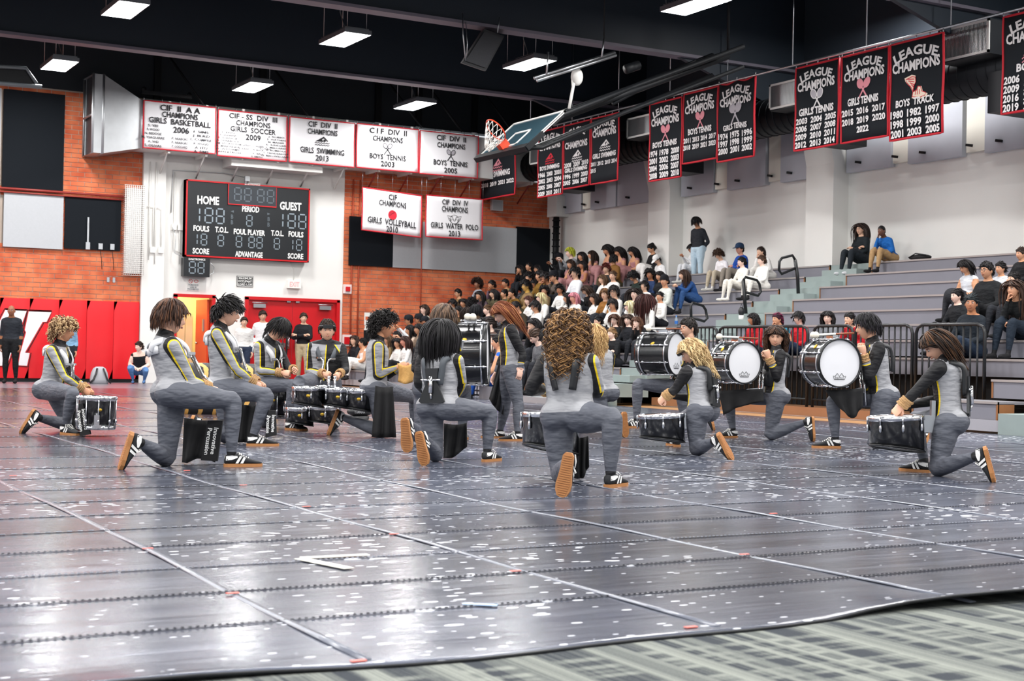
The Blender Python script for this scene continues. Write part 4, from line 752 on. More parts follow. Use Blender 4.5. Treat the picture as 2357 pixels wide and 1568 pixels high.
def ring_loft(mb, rings, n=20, e=2.3):
    """rings: (centre, lateral unit, forward unit, a, b_front, b_back)"""
    t = np.arange(n) * 2 * math.pi / n; V = []
    for c, x, y, a, bf, bb in rings:
        ct, s_ = np.cos(t), np.sin(t); u = np.sign(ct) * np.abs(ct) ** (2 / e) * a; v = np.sign(s_) * np.abs(s_) ** (2 / e); v = np.where(v > 0, v * bf, v * bb)
        V.append(np.asarray(c) + np.outer(u, x) + np.outer(v, y))
    m = len(rings); F = [(i * n + k, i * n + (k + 1) % n, (i + 1) * n + (k + 1) % n, (i + 1) * n + k) for i in range(m - 1) for k in range(n)]
    F += [tuple(range(n))[::-1], tuple((m - 1) * n + k for k in range(n))]; mb.add(np.concatenate(V), F)
def torso_frames(J, H):
    pel, nk = J['pel'], J['nk']; lp, ls = J['lp'], J['ls']; sd = nrm(nk - pel); L = np.linalg.norm(nk - pel)
    fp = nrm(np.cross(np.array([0, 0, 1.]), lp)); ctrl = (pel + nk) / 2 - fp * J.get('curve', 0.) + sd * 0
    def S(t): return (1 - t) ** 2 * pel + 2 * t * (1 - t) * ctrl + t * t * nk
    def fr(t):
        x = nrm(lp * (1 - t) + ls * t); d = nrm(2 * (1 - t) * (ctrl - pel) + 2 * t * (nk - ctrl)); y = nrm(np.cross(d, x)); x = nrm(np.cross(y, d)); return x, y, d
    return S, fr, sd, L
def body_volumes(J, H, fem=False, bulk=1., skirt=False):
    mb = MB(); S, fr, sd, L = torso_frames(J, H); k = H * bulk * 1.07
    prof = [(-.16, .050, .045, .05), (-.08, .086, .062, .072), (0., .098 if fem else .092, .062, .074), (.14, .092 if fem else .086, .060, .064), (.32, .084 if fem else .088, .058, .056), (.5, .086 if fem else .092, .063, .058), (.68, .090 if fem else .098, .072 if fem else .066, .062), (.82, .094 if fem else .104, .064, .062), (.93, .074 if fem else .082, .048, .050), (1.0, .044, .040, .042)]
    rings = []
    for t, a, bf, bb in prof:
        x, y, d = fr(min(max(t, 0), 1)); c = S(max(t, 0)) + (d * t * L if t < 0 else 0); rings.append((c, x, y, a * k, bf * k, bb * k))
    ring_loft(mb, rings)
    limb(mb, [J['nk'] - nrm(J['hd'] - J['nk']) * .03, J['nk'] + (J['hd'] - J['nk']) * .35, J['hd'] - (J['hd'] - J['nk']) * .25], [.04 * k, .034 * H, .033 * H])
    for s in 'RL':
        sh, el, wr = J['sh' + s], J['el' + s], J['wr' + s]
        limb(mb, [J['nk'] - sd * .03, J['nk'] * .45 + sh * .55 - sd * .0, sh], [.035 * k, .034 * k, .034 * k])
        limb(mb, [sh, sh * .6 + el * .4, el, el * .68 + wr * .32, wr], [.034 * k, .031 * k, .0245 * k, .0255 * k, .0165 * H])
        hp, kn, an = J['hip' + s], J['kn' + s], J['an' + s]
        limb(mb, [hp, hp * .6 + kn * .4, hp * .12 + kn * .88, kn, kn * .7 + an * .3, kn * .35 + an * .65, an], [.060 * k, .054 * k, .038 * k, .036 * k, .0365 * k, .028 * k, .021 * H])
        f = nrm(np.cross(np.array([0, 0, 1.]), J['lp'])); mb.ell(hp - f * .035 * k + sd * .005, (.056 * k, .058 * k, .058 * k))
    if skirt:
        x, y, d = fr(0); kn = (J['knR'] + J['knL']) / 2
        limb(mb, [J['pel'] + UPV * .01, J['pel'] * .5 + kn * .5, kn - UPV * .03], [.085 * k, .088 * k, .08 * k])
    return mb
def remesh_all(jobs, vox):
    """jobs: list of MB -> list of (V, quads) closed continuous skins"""
    sc = bpy.data.scenes.new('tmp'); obs = []
    for mb in jobs:
        ob = bpy.data.objects.new('tmp', mb.mesh('tmp', [])); m = ob.modifiers.new('r', 'REMESH'); m.mode = 'VOXEL'; m.voxel_size = vox; m.adaptivity = 0.; sc.collection.objects.link(ob); obs.append(ob)
    vl = sc.view_layers[0]; vl.update(); dg = vl.depsgraph; out = []
    for ob in obs:
        me = ob.evaluated_get(dg).to_mesh(); n = len(me.vertices); V = np.empty(n * 3); me.vertices.foreach_get('co', V); V = V.reshape(-1, 3)
        nl = len(me.loops); li = np.empty(nl, np.int32); me.loops.foreach_get('vertex_index', li); lt = np.empty(len(me.polygons), np.int32); me.polygons.foreach_get('loop_total', lt)
        st = np.r_[0, np.cumsum(lt)[:-1]]; F = [tuple(li[a:a + c]) for a, c in zip(st.tolist(), lt.tolist())]
        e = np.empty(len(me.edges) * 2, np.int32); me.edges.foreach_get('vertices', e); e = e.reshape(-1, 2)
        for _ in range(4):
            acc = np.zeros_like(V); cnt = np.zeros(n); np.add.at(acc, e[:, 0], V[e[:, 1]]); np.add.at(acc, e[:, 1], V[e[:, 0]]); np.add.at(cnt, e.ravel(), 1); V = V * .5 + .5 * acc / np.maximum(cnt, 1)[:, None]
        out.append((V, F)); d = ob.data; ob.to_mesh_clear(); bpy.data.objects.remove(ob); bpy.data.meshes.remove(d)
    bpy.data.scenes.remove(sc); return out
def seg_d(V, a, b):
    ab = b - a; t = np.clip(((V - a) @ ab) / (ab @ ab + 1e-12), 0, 1); return np.linalg.norm(V - a - t[:, None] * ab, axis=1), t
def body_fields(V, J, H):
    S, fr, sd, L = torso_frames(J, H); D = []; T = []
    dt = np.min([seg_d(V, S(a), S(a + .25))[0] for a in (0, .25, .5, .75)], axis=0); D.append(dt / (.085 * H))
    dn, _ = seg_d(V, J['nk'], J['hd']); D.append(dn / (.036 * H))
    par = {}
    for s in 'RL':
        d1, t1 = seg_d(V, J['sh' + s], J['el' + s]); d2, t2 = seg_d(V, J['el' + s], J['wr' + s]); par['a' + s] = np.where(d1 < d2, t1, 1 + t2 + np.where(t2 > .999, ((V - J['wr' + s]) @ nrm(J['wr' + s] - J['el' + s])) / .24, 0)); D.append(np.minimum(d1 / (.033 * H), d2 / (.025 * H)))
    for s in 'RL':
        d1, t1 = seg_d(V, J['hip' + s], J['kn' + s]); d2, t2 = seg_d(V, J['kn' + s], J['an' + s]); par['l' + s] = np.where(d1 < d2, t1, 1 + t2); D.append(np.minimum(d1 / (.055 * H), d2 / (.034 * H)))
    reg = np.argmin(np.array(D), axis=0); x, y, d = fr(.6)
    f = {}
    rel = V - J['pel']; hgt = rel @ sd; gl = (D[0] - np.minimum(D[4], D[5])) * .06; f['hem'] = np.where((reg == 4) | (reg == 5) | (reg == 0), np.minimum(hgt, .035 - gl), hgt)
    f['t_arm'] = np.where(reg == 2, par['aR'], np.where(reg == 3, par['aL'], -.3)); f['t_leg'] = np.where(reg == 4, par['lR'], np.where(reg == 5, par['lL'], -.3))
    nd = nrm(J['hd'] - J['nk']); f['neck'] = np.where((reg == 1) | (reg == 0), (V - J['nk']) @ nd, -.2)
    # uniform colour panels
    rx = (V - S(.6)) @ x; ry = (V - S(.6)) @ y
    ph = np.arctan2(rx, ry); b = np.minimum(-ph + .03, ph + 1.05 + .12 * np.sin(hgt * 9)) * .10
    aL = par['aL']; bL = (1.62 - aL) * .25
    el, sh, wr = J['elR'], J['shR'], J['wrR']; up = nrm(el - sh); fo = nrm(wr - el); bk = -y
    t01 = np.clip(par['aR'], 0, 2); axp = np.where((t01 < 1)[:, None], sh + np.outer(np.clip(t01, 0, 1), el - sh), el + np.outer(np.clip(t01 - 1, 0, 1), wr - el)); r_ = V - axp; ot = x; w1 = nrm(ot - up * (ot @ up)); w2 = nrm(ot - fo * (ot @ fo)); w = np.where((t01 < 1)[:, None], w1, w2); bR = .66 * np.linalg.norm(r_, axis=1) - (r_ * w).sum(1)
    DA = np.array(D); g = (DA[0] - np.minimum(DA[2], DA[3])) * .05
    f['blk'] = np.where(reg == 3, np.minimum(bL, g), np.where(reg == 2, np.minimum(bR, g), np.where(reg == 0, np.maximum(b, np.maximum(g, -.1)), -.1)))
    f['pip'] = np.where(reg == 3, bL, np.where(reg == 2, bR, np.where(reg == 0, b, -.1))); f['pm'] = np.abs(g)
    f['reg'] = reg.astype(float); return f
# ---- head
def head_dirs(nu=40, nv=26):
    t = (np.arange(nu) + .5) / nu * 2 - 1; az = np.pi * t * (.42 + .58 * np.abs(t)); th = np.linspace(0, math.pi, nv + 1)[1:-1]
    d = [[0, 0, 1.]] + [[math.sin(a) * math.sin(p), math.sin(a) * math.cos(p), math.cos(a)] for a in th for p in az] + [[0, 0, -1.]]
    F = [(0, 1 + k, 1 + (k + 1) % nu) for k in range(nu)]
    for i in range(nv - 2):
        a = 1 + i * nu
        F += [(a + k, a + nu + k, a + nu + (k + 1) % nu, a + (k + 1) % nu) for k in range(nu)]
    a = 1 + (nv - 2) * nu; L = 1 + (nv - 1) * nu; F += [(a + k, L, a + (k + 1) % nu) for k in range(nu)]
    return np.array(d), [f[::-1] for f in F]
HD, HF = head_dirs(); HD2, HF2 = head_dirs(22, 14)
def skull(d):
    x, y, z = d.T; P = d * np.array([.073, .093, .116]); g = lambda v, m, s: np.exp(-((v - m) / s) ** 2); fr = np.clip(y, 0, 1)
    P[:, 0] *= 1 - .30 * np.clip(-z, 0, 1) ** 1.6; lo = np.clip(-z - .15, 0, 1); P[:, 1] = np.where(y < 0, P[:, 1] * (1 - .55 * lo), P[:, 1] * (1 - .10 * lo)); P[:, 1] += .012 * np.clip(z, 0, 1) * (y < 0) * y
    nz = np.clip((.14 - z) / .32, 0, 1) * np.clip((z + .32) / .10, 0, 1)
    P[:, 1] += fr ** 2 * (.027 * g(x, 0, .13) * nz - .010 * g(np.abs(x), .37, .17) * g(z, .09, .11) + .005 * g(z, .27, .09) * g(x, 0, .5) + .007 * g(x, 0, .24) * g(z, -.45, .08) - .003 * g(x, 0, .3) * g(z, -.34, .05) + .012 * g(x, 0, .25) * g(z, -.78, .14) - .004 * g(x, 0, .3) * g(z, -.6, .06))
    return P
SK, SK2 = skull(HD), skull(HD2)
def add_head(mb, c, R, s, lo=False, closed=False, m0=1):
    """material slots from m0: skin, eye white, dark, lips"""
    V, F = (SK2, HF2) if lo else (SK, HF); T = lambda v: np.asarray(v) * s @ R.T + c
    mb.add(T(V), F, m0)
    for sx in (-1, 1):
        q = MB(); q.ell((sx * .074, -.008, -.004), (.009, .018, .030), rotz(sx * .35) @ rotx(-.15), 8, 6)
        mb.add(T(np.concatenate(q.V)), q.F, m0)
        q = MB(); q.ell((sx * .029, .080, .012), (.0135, .0075, .0065 if not closed else .002), rotz(-sx * .28), 10, 6); mb.add(T(np.concatenate(q.V)), q.F, m0 + (2 if closed else 1))
        if not closed: q = MB(); q.ell((sx * .029, .0862, .0115), (.0058, .0026, .0058), rotz(-sx * .28), 8, 5); mb.add(T(np.concatenate(q.V)), q.F, m0 + 2)
        q = MB(); q.tube([(sx * .014, .0915, .026), (sx * .030, .089, .031), (sx * .047, .076, .027)], [.0028, .0034, .0016], 5); mb.add(T(np.concatenate(q.V)), q.F, m0 + 2)
    q = MB(); q.tube([(-.024, .0815, -.049), (-.010, .0925, -.0475), (0, .0945, -.049), (.010, .0925, -.0475), (.024, .0815, -.049)], [.0015, .0042, .0044, .0042, .0015], 6); q.tube([(-.02, .082, -.053), (0, .0935, -.057), (.02, .082, -.053)], [.001, .0048, .001], 6)
    mb.add(T(np.concatenate(q.V)), q.F, m0 + 3)
def hand_mb(pose='relaxed', left=False, sides=6):
    q = MB(); sx = -1. if left else 1.
    cur = {'relaxed': (.35, .45, .3), 'fist': (1.25, 1.45, .9), 'flat': (.05, .08, .05), 'grip': (.8, 1.0, .7)}[pose]
    q.tube([(0, -.01, 0), (0, .02, 0), (0, .055, .001), (0, .088, 0), (0, .098, 0)], [.020, .031, .038, .038, .030], 10, flat=.42, up=(0, 0, 1))
    for i, (x, L, r) in enumerate(((.028, .068, .0088), (.0095, .077, .009), (-.0095, .071, .0088), (-.027, .055, .0078))):
        p = np.array([sx * x, .086, 0]); a = 0.; P = [p - (0, .02, 0), p]; sp = x * 2.2 * (1 if pose != 'fist' else .2)
        for seg, c in zip((.45, .32, .25), cur):
            a += c * (1 + .08 * i); p = p + L * seg * np.array([sx * sp * .35, math.cos(a), -math.sin(a)]); P.append(p)
        q.tube(P, [r, r, r * .98, r * .9, r * .6], sides)
    a = .5 if pose in ('fist', 'grip') else .15
    P = [np.array([sx * .022, .02, -.004]), np.array([sx * .042, .046, -.014 - .02 * a]), np.array([sx * (.050 - .03 * a), .074, -.022 - .05 * a]), np.array([sx * (.050 - .07 * a), .097 - .01 * a, -.024 - .06 * a])]
    q.tube(P, [.0115, .0105, .0092, .006], sides); return q
def add_hand(mb, wr, fdir, back, s, left, pose, mi=1, sides=6):
    y = nrm(fdir); z = nrm(np.asarray(back) - y * np.dot(back, y)); x = np.cross(y, z); R = np.array([x, y, z]).T; q = hand_mb(pose, left, sides)
    mb.add(np.concatenate(q.V) * s @ R.T + wr, q.F, mi)
# ---- hair
def scalp_mask(d, front=.52, side=.12, back=-.62):
    x, y, z = d.T; b = np.clip((y + .95) / 1.9, 0, 1); line = np.where(y > .25, side + (front - side) * np.clip((y - .25) / .5, 0, 1), np.where(y > -.25, side, side + (back - side) * np.clip((-y - .25) / .4, 0, 1)))
    return 1 / (1 + np.exp(-(z - line) * 22))
def head_r(d):   # rough outer ellipsoid point
    return d * np.array([.076, .098, .118])
def hair_mb(style, seed=1):
    """head-local hair; slots 0 base, 1 highlight"""
    rg = random.Random(seed); q = MB(); P = dict(cap=.012, n=110, L=.07, curl=0., freq=30., r=.008, lift=.5, down=1., front=.52, side=.1, back=-.6, fringe=0., drop=0., sides=4, steps=8, comb=(0, 0, 0), hl=.25, part=0., noisy=.006, back_only=False, ride=.85, fall=1., jit=.12, clear=False, narrow=1.)
    P.update(style); d = HD; m = scalp_mask(d, P['front'], P['side'], P['back']); nz = np.array([math.sin(a * 31 + b * 17) * math.cos(b * 23 + c * 29) for a, b, c in d])
    rad = head_r(d) * 1.; n_ = d / np.linalg.norm(d, axis=1, keepdims=True)
    V = np.where((m > .03)[:, None], rad + n_ * (P['cap'] * (m - .25) + P['noisy'] * nz * m)[:, None], SK * .93); q.add(V, HF, 0)
    k = 0; tries = 0
    while k < P['n'] and tries < P['n'] * 12:
        tries += 1; z = rg.uniform(-.7, 1); a = rg.uniform(-math.pi, math.pi); s_ = math.sqrt(max(0, 1 - z * z)); dd = np.array([s_ * math.sin(a), s_ * math.cos(a), z])
        if scalp_mask(dd[None], P['front'], P['side'], P['back'])[0] < .6: continue
        if P['back_only'] and dd[1] > .1: continue
        k += 1; off_ = P['cap'] * P['ride']; hr = np.array([.076, .098, .118]) + off_; p = dd * hr
        tg = np.array([0, 0, -1.]) * P['fall'] + np.array(P['comb']) + np.array([dd[0], dd[1], 0]) * .6; tg = tg - dd * (tg @ dd)
        if P['part'] and dd[2] > .3: tg = tg + np.array([np.sign(dd[0] - .02) * P['part'], 0, 0])
        dr = nrm(nrm(tg) + dd * P['lift'] * (1 - .6 * max(0., dd[2]) * (P['L'] > .15)) + np.array([rg.uniform(-1, 1) for _ in range(3)]) * P['jit'])
        L = P['L'] * rg.uniform(.8, 1.15); L *= (1 if dd[1] < .35 else (P['fringe'] if P['fringe'] else .9)); st = L / P['steps']; ph = rg.uniform(0, 6.28); rf = rg.uniform(.7, 1.35) * rg.choice((-1, 1)); pts = []; fr = P['freq']
        for i in range(P['steps'] + 1):
            u = i / P['steps']; side1 = nrm(np.cross(dr, (0, 0, 1)) + 1e-6); side2 = np.cross(dr, side1); o2 = P['curl'] * min(1, u * 3) * (side1 * math.cos(ph + fr * L * u * rf) + side2 * math.sin(ph + fr * L * u * rf))
            pts.append(p + o2); p = p + dr * st; dr = nrm(dr + np.array([0, 0, -1.]) * P['down'] * (.2 + .5 * u))
            if p[2] > -.085:
                e = p / hr; r = math.sqrt((e * e).sum())
                if r < 1.: p = p / r; 
                if r < 1.: dr = nrm(dr - nrm(p) * min(0, dr @ nrm(p)))
            else:
                e = np.array([p[0] / (.07 + P['drop']), p[1] / (.085 + P['drop'])]); r = math.hypot(*e)
                if .3 < r < 1.: p[0] /= r; p[1] /= r
            if P['clear'] and p[2] < .05: p[1] = min(p[1], .012 + .25 * max(0, p[2]))
            if p[2] < -.03: p[0] *= P['narrow']; p[1] = -.02 + (p[1] + .02) * P['narrow']
            if p[1] > .06 and -.09 < p[2] < (.055 if not P['fringe'] or P['fringe'] < 1 else .035) and abs(p[0]) < .062: p[0] = math.copysign(.068, p[0] if abs(p[0]) > .005 else dd[0] + .01)
        rr = P['r'] * rg.uniform(.7, 1.25) * np.clip(1.1 - np.linspace(0, 1, len(pts)) ** 2.5, .15, 1)
        q.tube(np.array(pts), rr, P['sides'], 1 if rg.random() < P['hl'] else 0)
    return q
# ================================================================ figure materials
def attr(nt, name, typ='GEOMETRY'):
    a = nt.nodes.new('ShaderNodeAttribute'); a.attribute_type = typ; a.attribute_name = name; return a
class NT:
    def __init__(s, name, rough=.75, spec=.3):
        s.m = bpy.data.materials.new(name); s.m.use_nodes = True; s.nt = s.m.node_tree; s.L = s.nt.links; s.b = s.nt.nodes['Principled BSDF']; s.b.inputs['Roughness'].default_value = rough; s.b.inputs['Specular IOR Level'].default_value = spec; MATS[name] = s.m
    def op(s, o, a, c=0.):
        n = s.nt.nodes.new('ShaderNodeMath'); n.operation = o
        for i, x in enumerate((a, c)):
            if hasattr(x, 'links'): s.L.new(x, n.inputs[i])
            else: n.inputs[i].default_value = x
        return n.outputs[0]
    def mix(s, f, a, c):
        n = s.nt.nodes.new('ShaderNodeMix'); n.data_type = 'RGBA'
        for k, x in (('Factor', f), ('A', a), ('B', c)):
            if hasattr(x, 'links'): s.L.new(x, n.inputs[k])
            else: n.inputs[k].default_value = x
        return n.outputs['Result']
    def geo(s, n): return attr(s.nt, n).outputs['Fac']
    def obf(s, n): return attr(s.nt, n, 'OBJECT').outputs['Fac']
    def obc(s, n): return attr(s.nt, n, 'OBJECT').outputs['Color']
    def noise(s, sc, det=3, sx=1, sy=1, sz=1):
        tc = s.nt.nodes.new('ShaderNodeTexCoord'); mp = s.nt.nodes.new('ShaderNodeMapping'); mp.inputs['Scale'].default_value = (sx, sy, sz); s.L.new(tc.outputs['Object'], mp.inputs[0]); n = s.nt.nodes.new('ShaderNodeTexNoise'); n.inputs['Scale'].default_value = sc; n.inputs['Detail'].default_value = det; s.L.new(mp.outputs[0], n.inputs['Vector']); return n.outputs['Fac']
    def bump(s, h, st, di=.02):
        bp = s.nt.nodes.new('ShaderNodeBump'); bp.inputs['Strength'].default_value = st; bp.inputs['Distance'].default_value = di; s.L.new(h, bp.inputs['Height']); s.L.new(bp.outputs[0], s.b.inputs['Normal'])
    def out(s, c): s.L.new(c, s.b.inputs['Base Color']); return s.m
# skin and eyes (colour from the object)
t = NT('skin', .5, .4); M_skin = t.out(t.mix(t.op('MULTIPLY', t.noise(35), .25), t.obc('skin'), C('#c98a78')))
M_eye = mat('eye_white', '#e8e4e0', .3); M_dk = mat('eye_dark', '#17110e', .5)
t = NT('lip', .45, .4); M_lip = t.out(t.mix(.45, t.obc('skin'), C('#a34a48')))
t = NT('hair', .5, .3); M_hair = t.out(t.mix(t.op('MULTIPLY', t.noise(60, 2), .5), t.obc('hair'), C('#050404'))); pass
t = NT('hair_light', .5, .3); M_hairl = t.out(t.mix(.75, t.obc('hair'), t.obc('hair2')))
# marching uniform
t = NT('uniform_fabric', .62, .35)
cg, ck, cy, cp = C('#98999d'), C('#17171a'), C('#e8c81a'), C('#585b64')
bk = t.geo('blk'); c = t.mix(t.op('GREATER_THAN', bk, 0.), cg, ck)
pipe = t.op('MULTIPLY', t.op('MULTIPLY', t.op('GREATER_THAN', t.geo('pm'), .008), t.op('LESS_THAN', t.op('ABSOLUTE', t.geo('pip')), .0052)), t.op('GREATER_THAN', t.geo('hem'), .035)); c = t.mix(pipe, c, cy)
c = t.mix(t.op('GREATER_THAN', t.geo('neck'), .0), c, ck)
pants = t.op('LESS_THAN', t.geo('hem'), .035); c = t.mix(pants, c, cp)
c = t.mix(t.op('GREATER_THAN', t.geo('t_leg'), 1.93), c, ck)
skinm = t.op('MAXIMUM', t.op('GREATER_THAN', t.geo('neck'), .062), t.op('GREATER_THAN', t.geo('t_arm'), 1.97)); c = t.mix(skinm, c, t.obc('skin'))
fold = t.noise(7, 2, 1, 1, 2.6); t.bump(fold, .5, .05); M_uni = t.out(c)
# spectators: one cloth shader, colours read from each person
t = NT('spectator_cloth', .8, .25); c = t.obc('top')
c = t.mix(t.op('GREATER_THAN', t.geo('t_arm'), t.obf('sleeve')), c, t.obc('skin'))
c = t.mix(t.op('GREATER_THAN', t.geo('neck'), t.obf('neckline')), c, t.obc('skin'))
pants = t.op('LESS_THAN', t.geo('hem'), .035); c = t.mix(pants, c, t.mix(t.op('GREATER_THAN', t.geo('t_leg'), t.obf('trouser')), t.obc('bottom'), t.obc('skin')))
c = t.mix(t.op('GREATER_THAN', t.geo('t_leg'), 1.9), c, t.obc('shoe')); c = t.mix(t.op('GREATER_THAN', t.geo('t_arm'), 1.97), c, t.obc('skin'))
t.bump(t.op('ADD', t.noise(10, 3, 1, 1, 2), t.op('MULTIPLY', t.noise(30), .3)), .6, .03); M_spec = t.out(c)
HEADM = [M_skin, M_eye, M_dk, M_lip]
def finish_body(name, V, F, J, H, head, hands, cloth, parent=None, lo=False, extra=None, me_only=False, origin=(0, 0, 0)):
    """joins the continuous skin with the detailed head and hands into ONE mesh"""
    f = body_fields(V, J, H); mb = MB(); mb.add(V, F, 0); n0 = len(V)
    c, R, closed = head; add_head(mb, c, R, H / 1.68 * J.get('hs', 1.), lo, closed, 1)
    for (wr, fd, bk_, left, pose) in hands: add_hand(mb, wr, fd, bk_, H / 1.68, left, pose, 1, 5 if lo else 6)
    if extra: extra(mb)
    me = mb.mesh(name, [cloth] + HEADM, origin); n = len(me.vertices)
    for k in ('hem', 't_arm', 't_leg', 'neck', 'blk', 'pip', 'pm'):
        a = me.attributes.new(k, 'FLOAT', 'POINT'); v = np.full(n, -.3); v[:n0] = f[k]; a.data.foreach_set('value', v)
    if me_only: return me
    o = bpy.data.objects.new(name, me); COL.objects.link(o)
    if parent: o.parent = parent
    return o
def setc(o, **kw):
    for k, v in kw.items(): o[k] = list(C(v)[:3]) if isinstance(v, str) else v
# ---- shoes
M_gum = mat('gum_rubber_sole', '#b27a48', .6); M_shoe = mat('black_suede', '#16181c', .75); M_stripe = mat('white_leather', '#ecebe8', .5); M_lace = mat('white_lace', '#e6e4df', .8)
def shoe(parent, heel, toe, up, s=1., body=None, right=True):
    """heel = bottom of heel, toe = direction, up = instep direction"""
    y = nrm(toe); z = nrm(np.asarray(up) - y * np.dot(up, y)); x = np.cross(y, z); R = np.array([x, y, z]).T
    T = lambda v: np.asarray(v, float) * s @ R.T + np.asarray(heel, float)
    def put(q, name, m_, par): q.V = [T(v) for v in q.V]; return q.build(name, m_, par)
    prof = [(.004, .018, .03, .055), (.015, .029, .022, .088), (.05, .034, .02, .098), (.09, .035, .02, .100), (.12, .037, .02, .090), (.155, .042, .02, .074), (.19, .046, .02, .060), (.225, .045, .02, .050), (.255, .035, .02, .043), (.272, .018, .022, .036)]
    q = MB(); rings = []
    for yy, w, z0, z1 in prof: rings.append(((0, yy, (z0 + z1) / 2), np.array([1., 0, 0]), np.array([0, 0, 1.]), w, (z1 - z0) / 2, (z1 - z0) / 2))
    ring_loft(q, rings, 16, 2.4); up_ = put(q, 'shoe', M_shoe, parent)
    out = [(-.018, 0), (-.034, .02), (-.037, .06), (-.037, .1), (-.043, .15), (-.05, .195), (-.047, .235), (-.032, .268), (0, .282), (.03, .268), (.045, .235), (.048, .195), (.042, .15), (.036, .1), (.036, .06), (.033, .02), (.018, 0)]
    q = MB(); q.prism(out, lambda a, b, c: np.array([a, b, c]), .026); 
    for yy in np.arange(.02, .27, .014):
        w = np.interp(yy, [0, .06, .1, .195, .27], [.022, .03, .03, .042, .02]); q.box((0, yy, -.002), (2 * w, .006, .006))
    put(q, 'sole', M_gum, up_)
    for sx in (-1, 1):
        q = MB(); q.add([(sx * w, yy, zz) for yy, w, zz in [(.075, .0385, .03), (.095, .0395, .03), (.125, .039, .08), (.108, .0375, .085)]], [(0, 1, 2, 3)] , 0, False); q.add([(sx * w, yy, zz) for yy, w, zz in [(.11, .0405, .03), (.13, .043, .03), (.15, .0395, .07), (.135, .039, .077)]], [(0, 1, 2, 3)], 0, False)
        q.add([(sx * w, yy, zz) for yy, w, zz in [(.008, .027, .05), (.05, .0365, .055), (.09, .0385, .07), (.09, .037, .082), (.05, .0358, .088), (.01, .0255, .082)]], [(0, 1, 2, 3, 4, 5)], 0, False)
        put(q, 'side_stripe', M_stripe, up_)
    q = MB()
    for i in range(5): yy = .105 + .017 * i; zz = .1 - .008 * i; q.tube([(-.024, yy, zz - .012), (0, yy + .004, zz + .002), (.024, yy, zz - .012)], .0035, 5)
    for sx in (-1, 1): q.tube([(0, .1, .104), (sx * .03, .105, .105), (sx * .045, .12, .085), (sx * .03, .13, .075)], .003, 5)
    put(q, 'lace', M_lace, up_); return up_
# ================================================================ performers
FIG = []          # figures waiting for the batch remesh
def azv(th): a = YAW + math.radians(th); return np.array([math.sin(a), math.cos(a), 0.]), np.array([math.cos(a), -math.sin(a), 0.])
def pose_kneel(S):
    H = S['H']; h = H / 1.65; fw, rt = azv(S['th']); K = S.get('K', 'L'); Pn = 'R' if K == 'L' else 'L'; sg = 1. if K == 'L' else -1.
    J = {'lp': rt, 'ls': azv(S.get('ths', S['th']))[1], 'curve': S.get('curve', 0.), 'fw': fw}
    G = ground(*S['knee']); J['kn' + K] = G + UPV * .058 * h; px = S.get('px', {})
    def put(n, fk, dd=0.): 
        if n in px: return at_depth(px[n][0], px[n][1], depth(fk) + (px[n][2] if len(px[n]) > 2 else dd))
        return fk
    J['pel'] = put('pel', J['kn' + K] + rt * sg * .085 * h + fw * .03 + UPV * .40 * h)
    J['nk'] = put('nk', J['pel'] + UPV * .47 * h + fw * S.get('lean', .02)); J['hd'] = put('hd', J['nk'] + UPV * .165 * h + fw * .03)
    sd = nrm(J['nk'] - J['pel']); ls = J['ls']
    for s, q in (('R', 1), ('L', -1)):
        J['hip' + s] = J['pel'] + rt * q * .088 * h; J['sh' + s] = put('sh' + s, J['nk'] - sd * .055 * h + ls * q * .158 * h)
    if 'pheel' in S: hl, to = ground(*S['pheel']), ground(*S['ptoe'])
    else: hl = G + fw * .42 * h + rt * sg * .2 * h; to = hl + fw * .27
    fd = nrm(to - hl); J['foot' + Pn] = (hl, fd, UPV); J['an' + Pn] = hl + fd * .055 + UPV * .085 * h
    J['kn' + Pn] = put('kn', J['an' + Pn] + UPV * .40 * h + fw * .03)
    if 'rtoe' in S: T = ground(*S['rtoe']) ; hh = at_depth(*S['rheel'], depth(T) + S.get('rdd', .0))
    else: T = G - fw * .45 * h; hh = T + UPV * .2 * h - fw * .1 * h
    T = T + UPV * .012; y = nrm(T - hh); hh = T - y * .27 * h; u = nrm(fw - y * (fw @ y)); J['foot' + K] = (hh, y, u); J['an' + K] = hh + y * .055 * h + u * .075 * h
    for s, q in (('R', 1), ('L', -1)):
        e = J['sh' + s] - UPV * .26 * h + fw * .06 + ls * q * .06; dn = depth(J['nk'])
        J['el' + s] = at_depth(px['el' + s][0], px['el' + s][1], dn + px['el' + s][2]) if 'el' + s in px else e
        w = J['el' + s] + fw * .2 * h - ls * q * .14 * h + UPV * .02
        J['wr' + s] = at_depth(px['wr' + s][0], px['wr' + s][1], dn + px['wr' + s][2]) if 'wr' + s in px else w
    return J
def head_rot(th, pitch, roll=0.):
    f, r = azv(th); f = nrm(f * math.cos(pitch) + UPV * math.sin(pitch)); r = nrm(np.cross(f, UPV)); u = np.cross(r, f)
    if roll: r, u = r * math.cos(roll) + u * math.sin(roll), -r * math.sin(roll) + u * math.cos(roll)
    return np.array([r, f, u]).T
M_strap = mat('grey_webbing', '#4a4f55', .6); M_strapk = mat('black_harness', '#1b1d20', .45); M_vest = mat('white_harness', '#d9dadd', .4); M_rope = mat('tan_rope', '#c29a6a', .85, bump=.9, bscale=120, var=.25, vscale=40); M_skirt = mat('black_cloth', '#141416', .8, bump=.15, bscale=18)
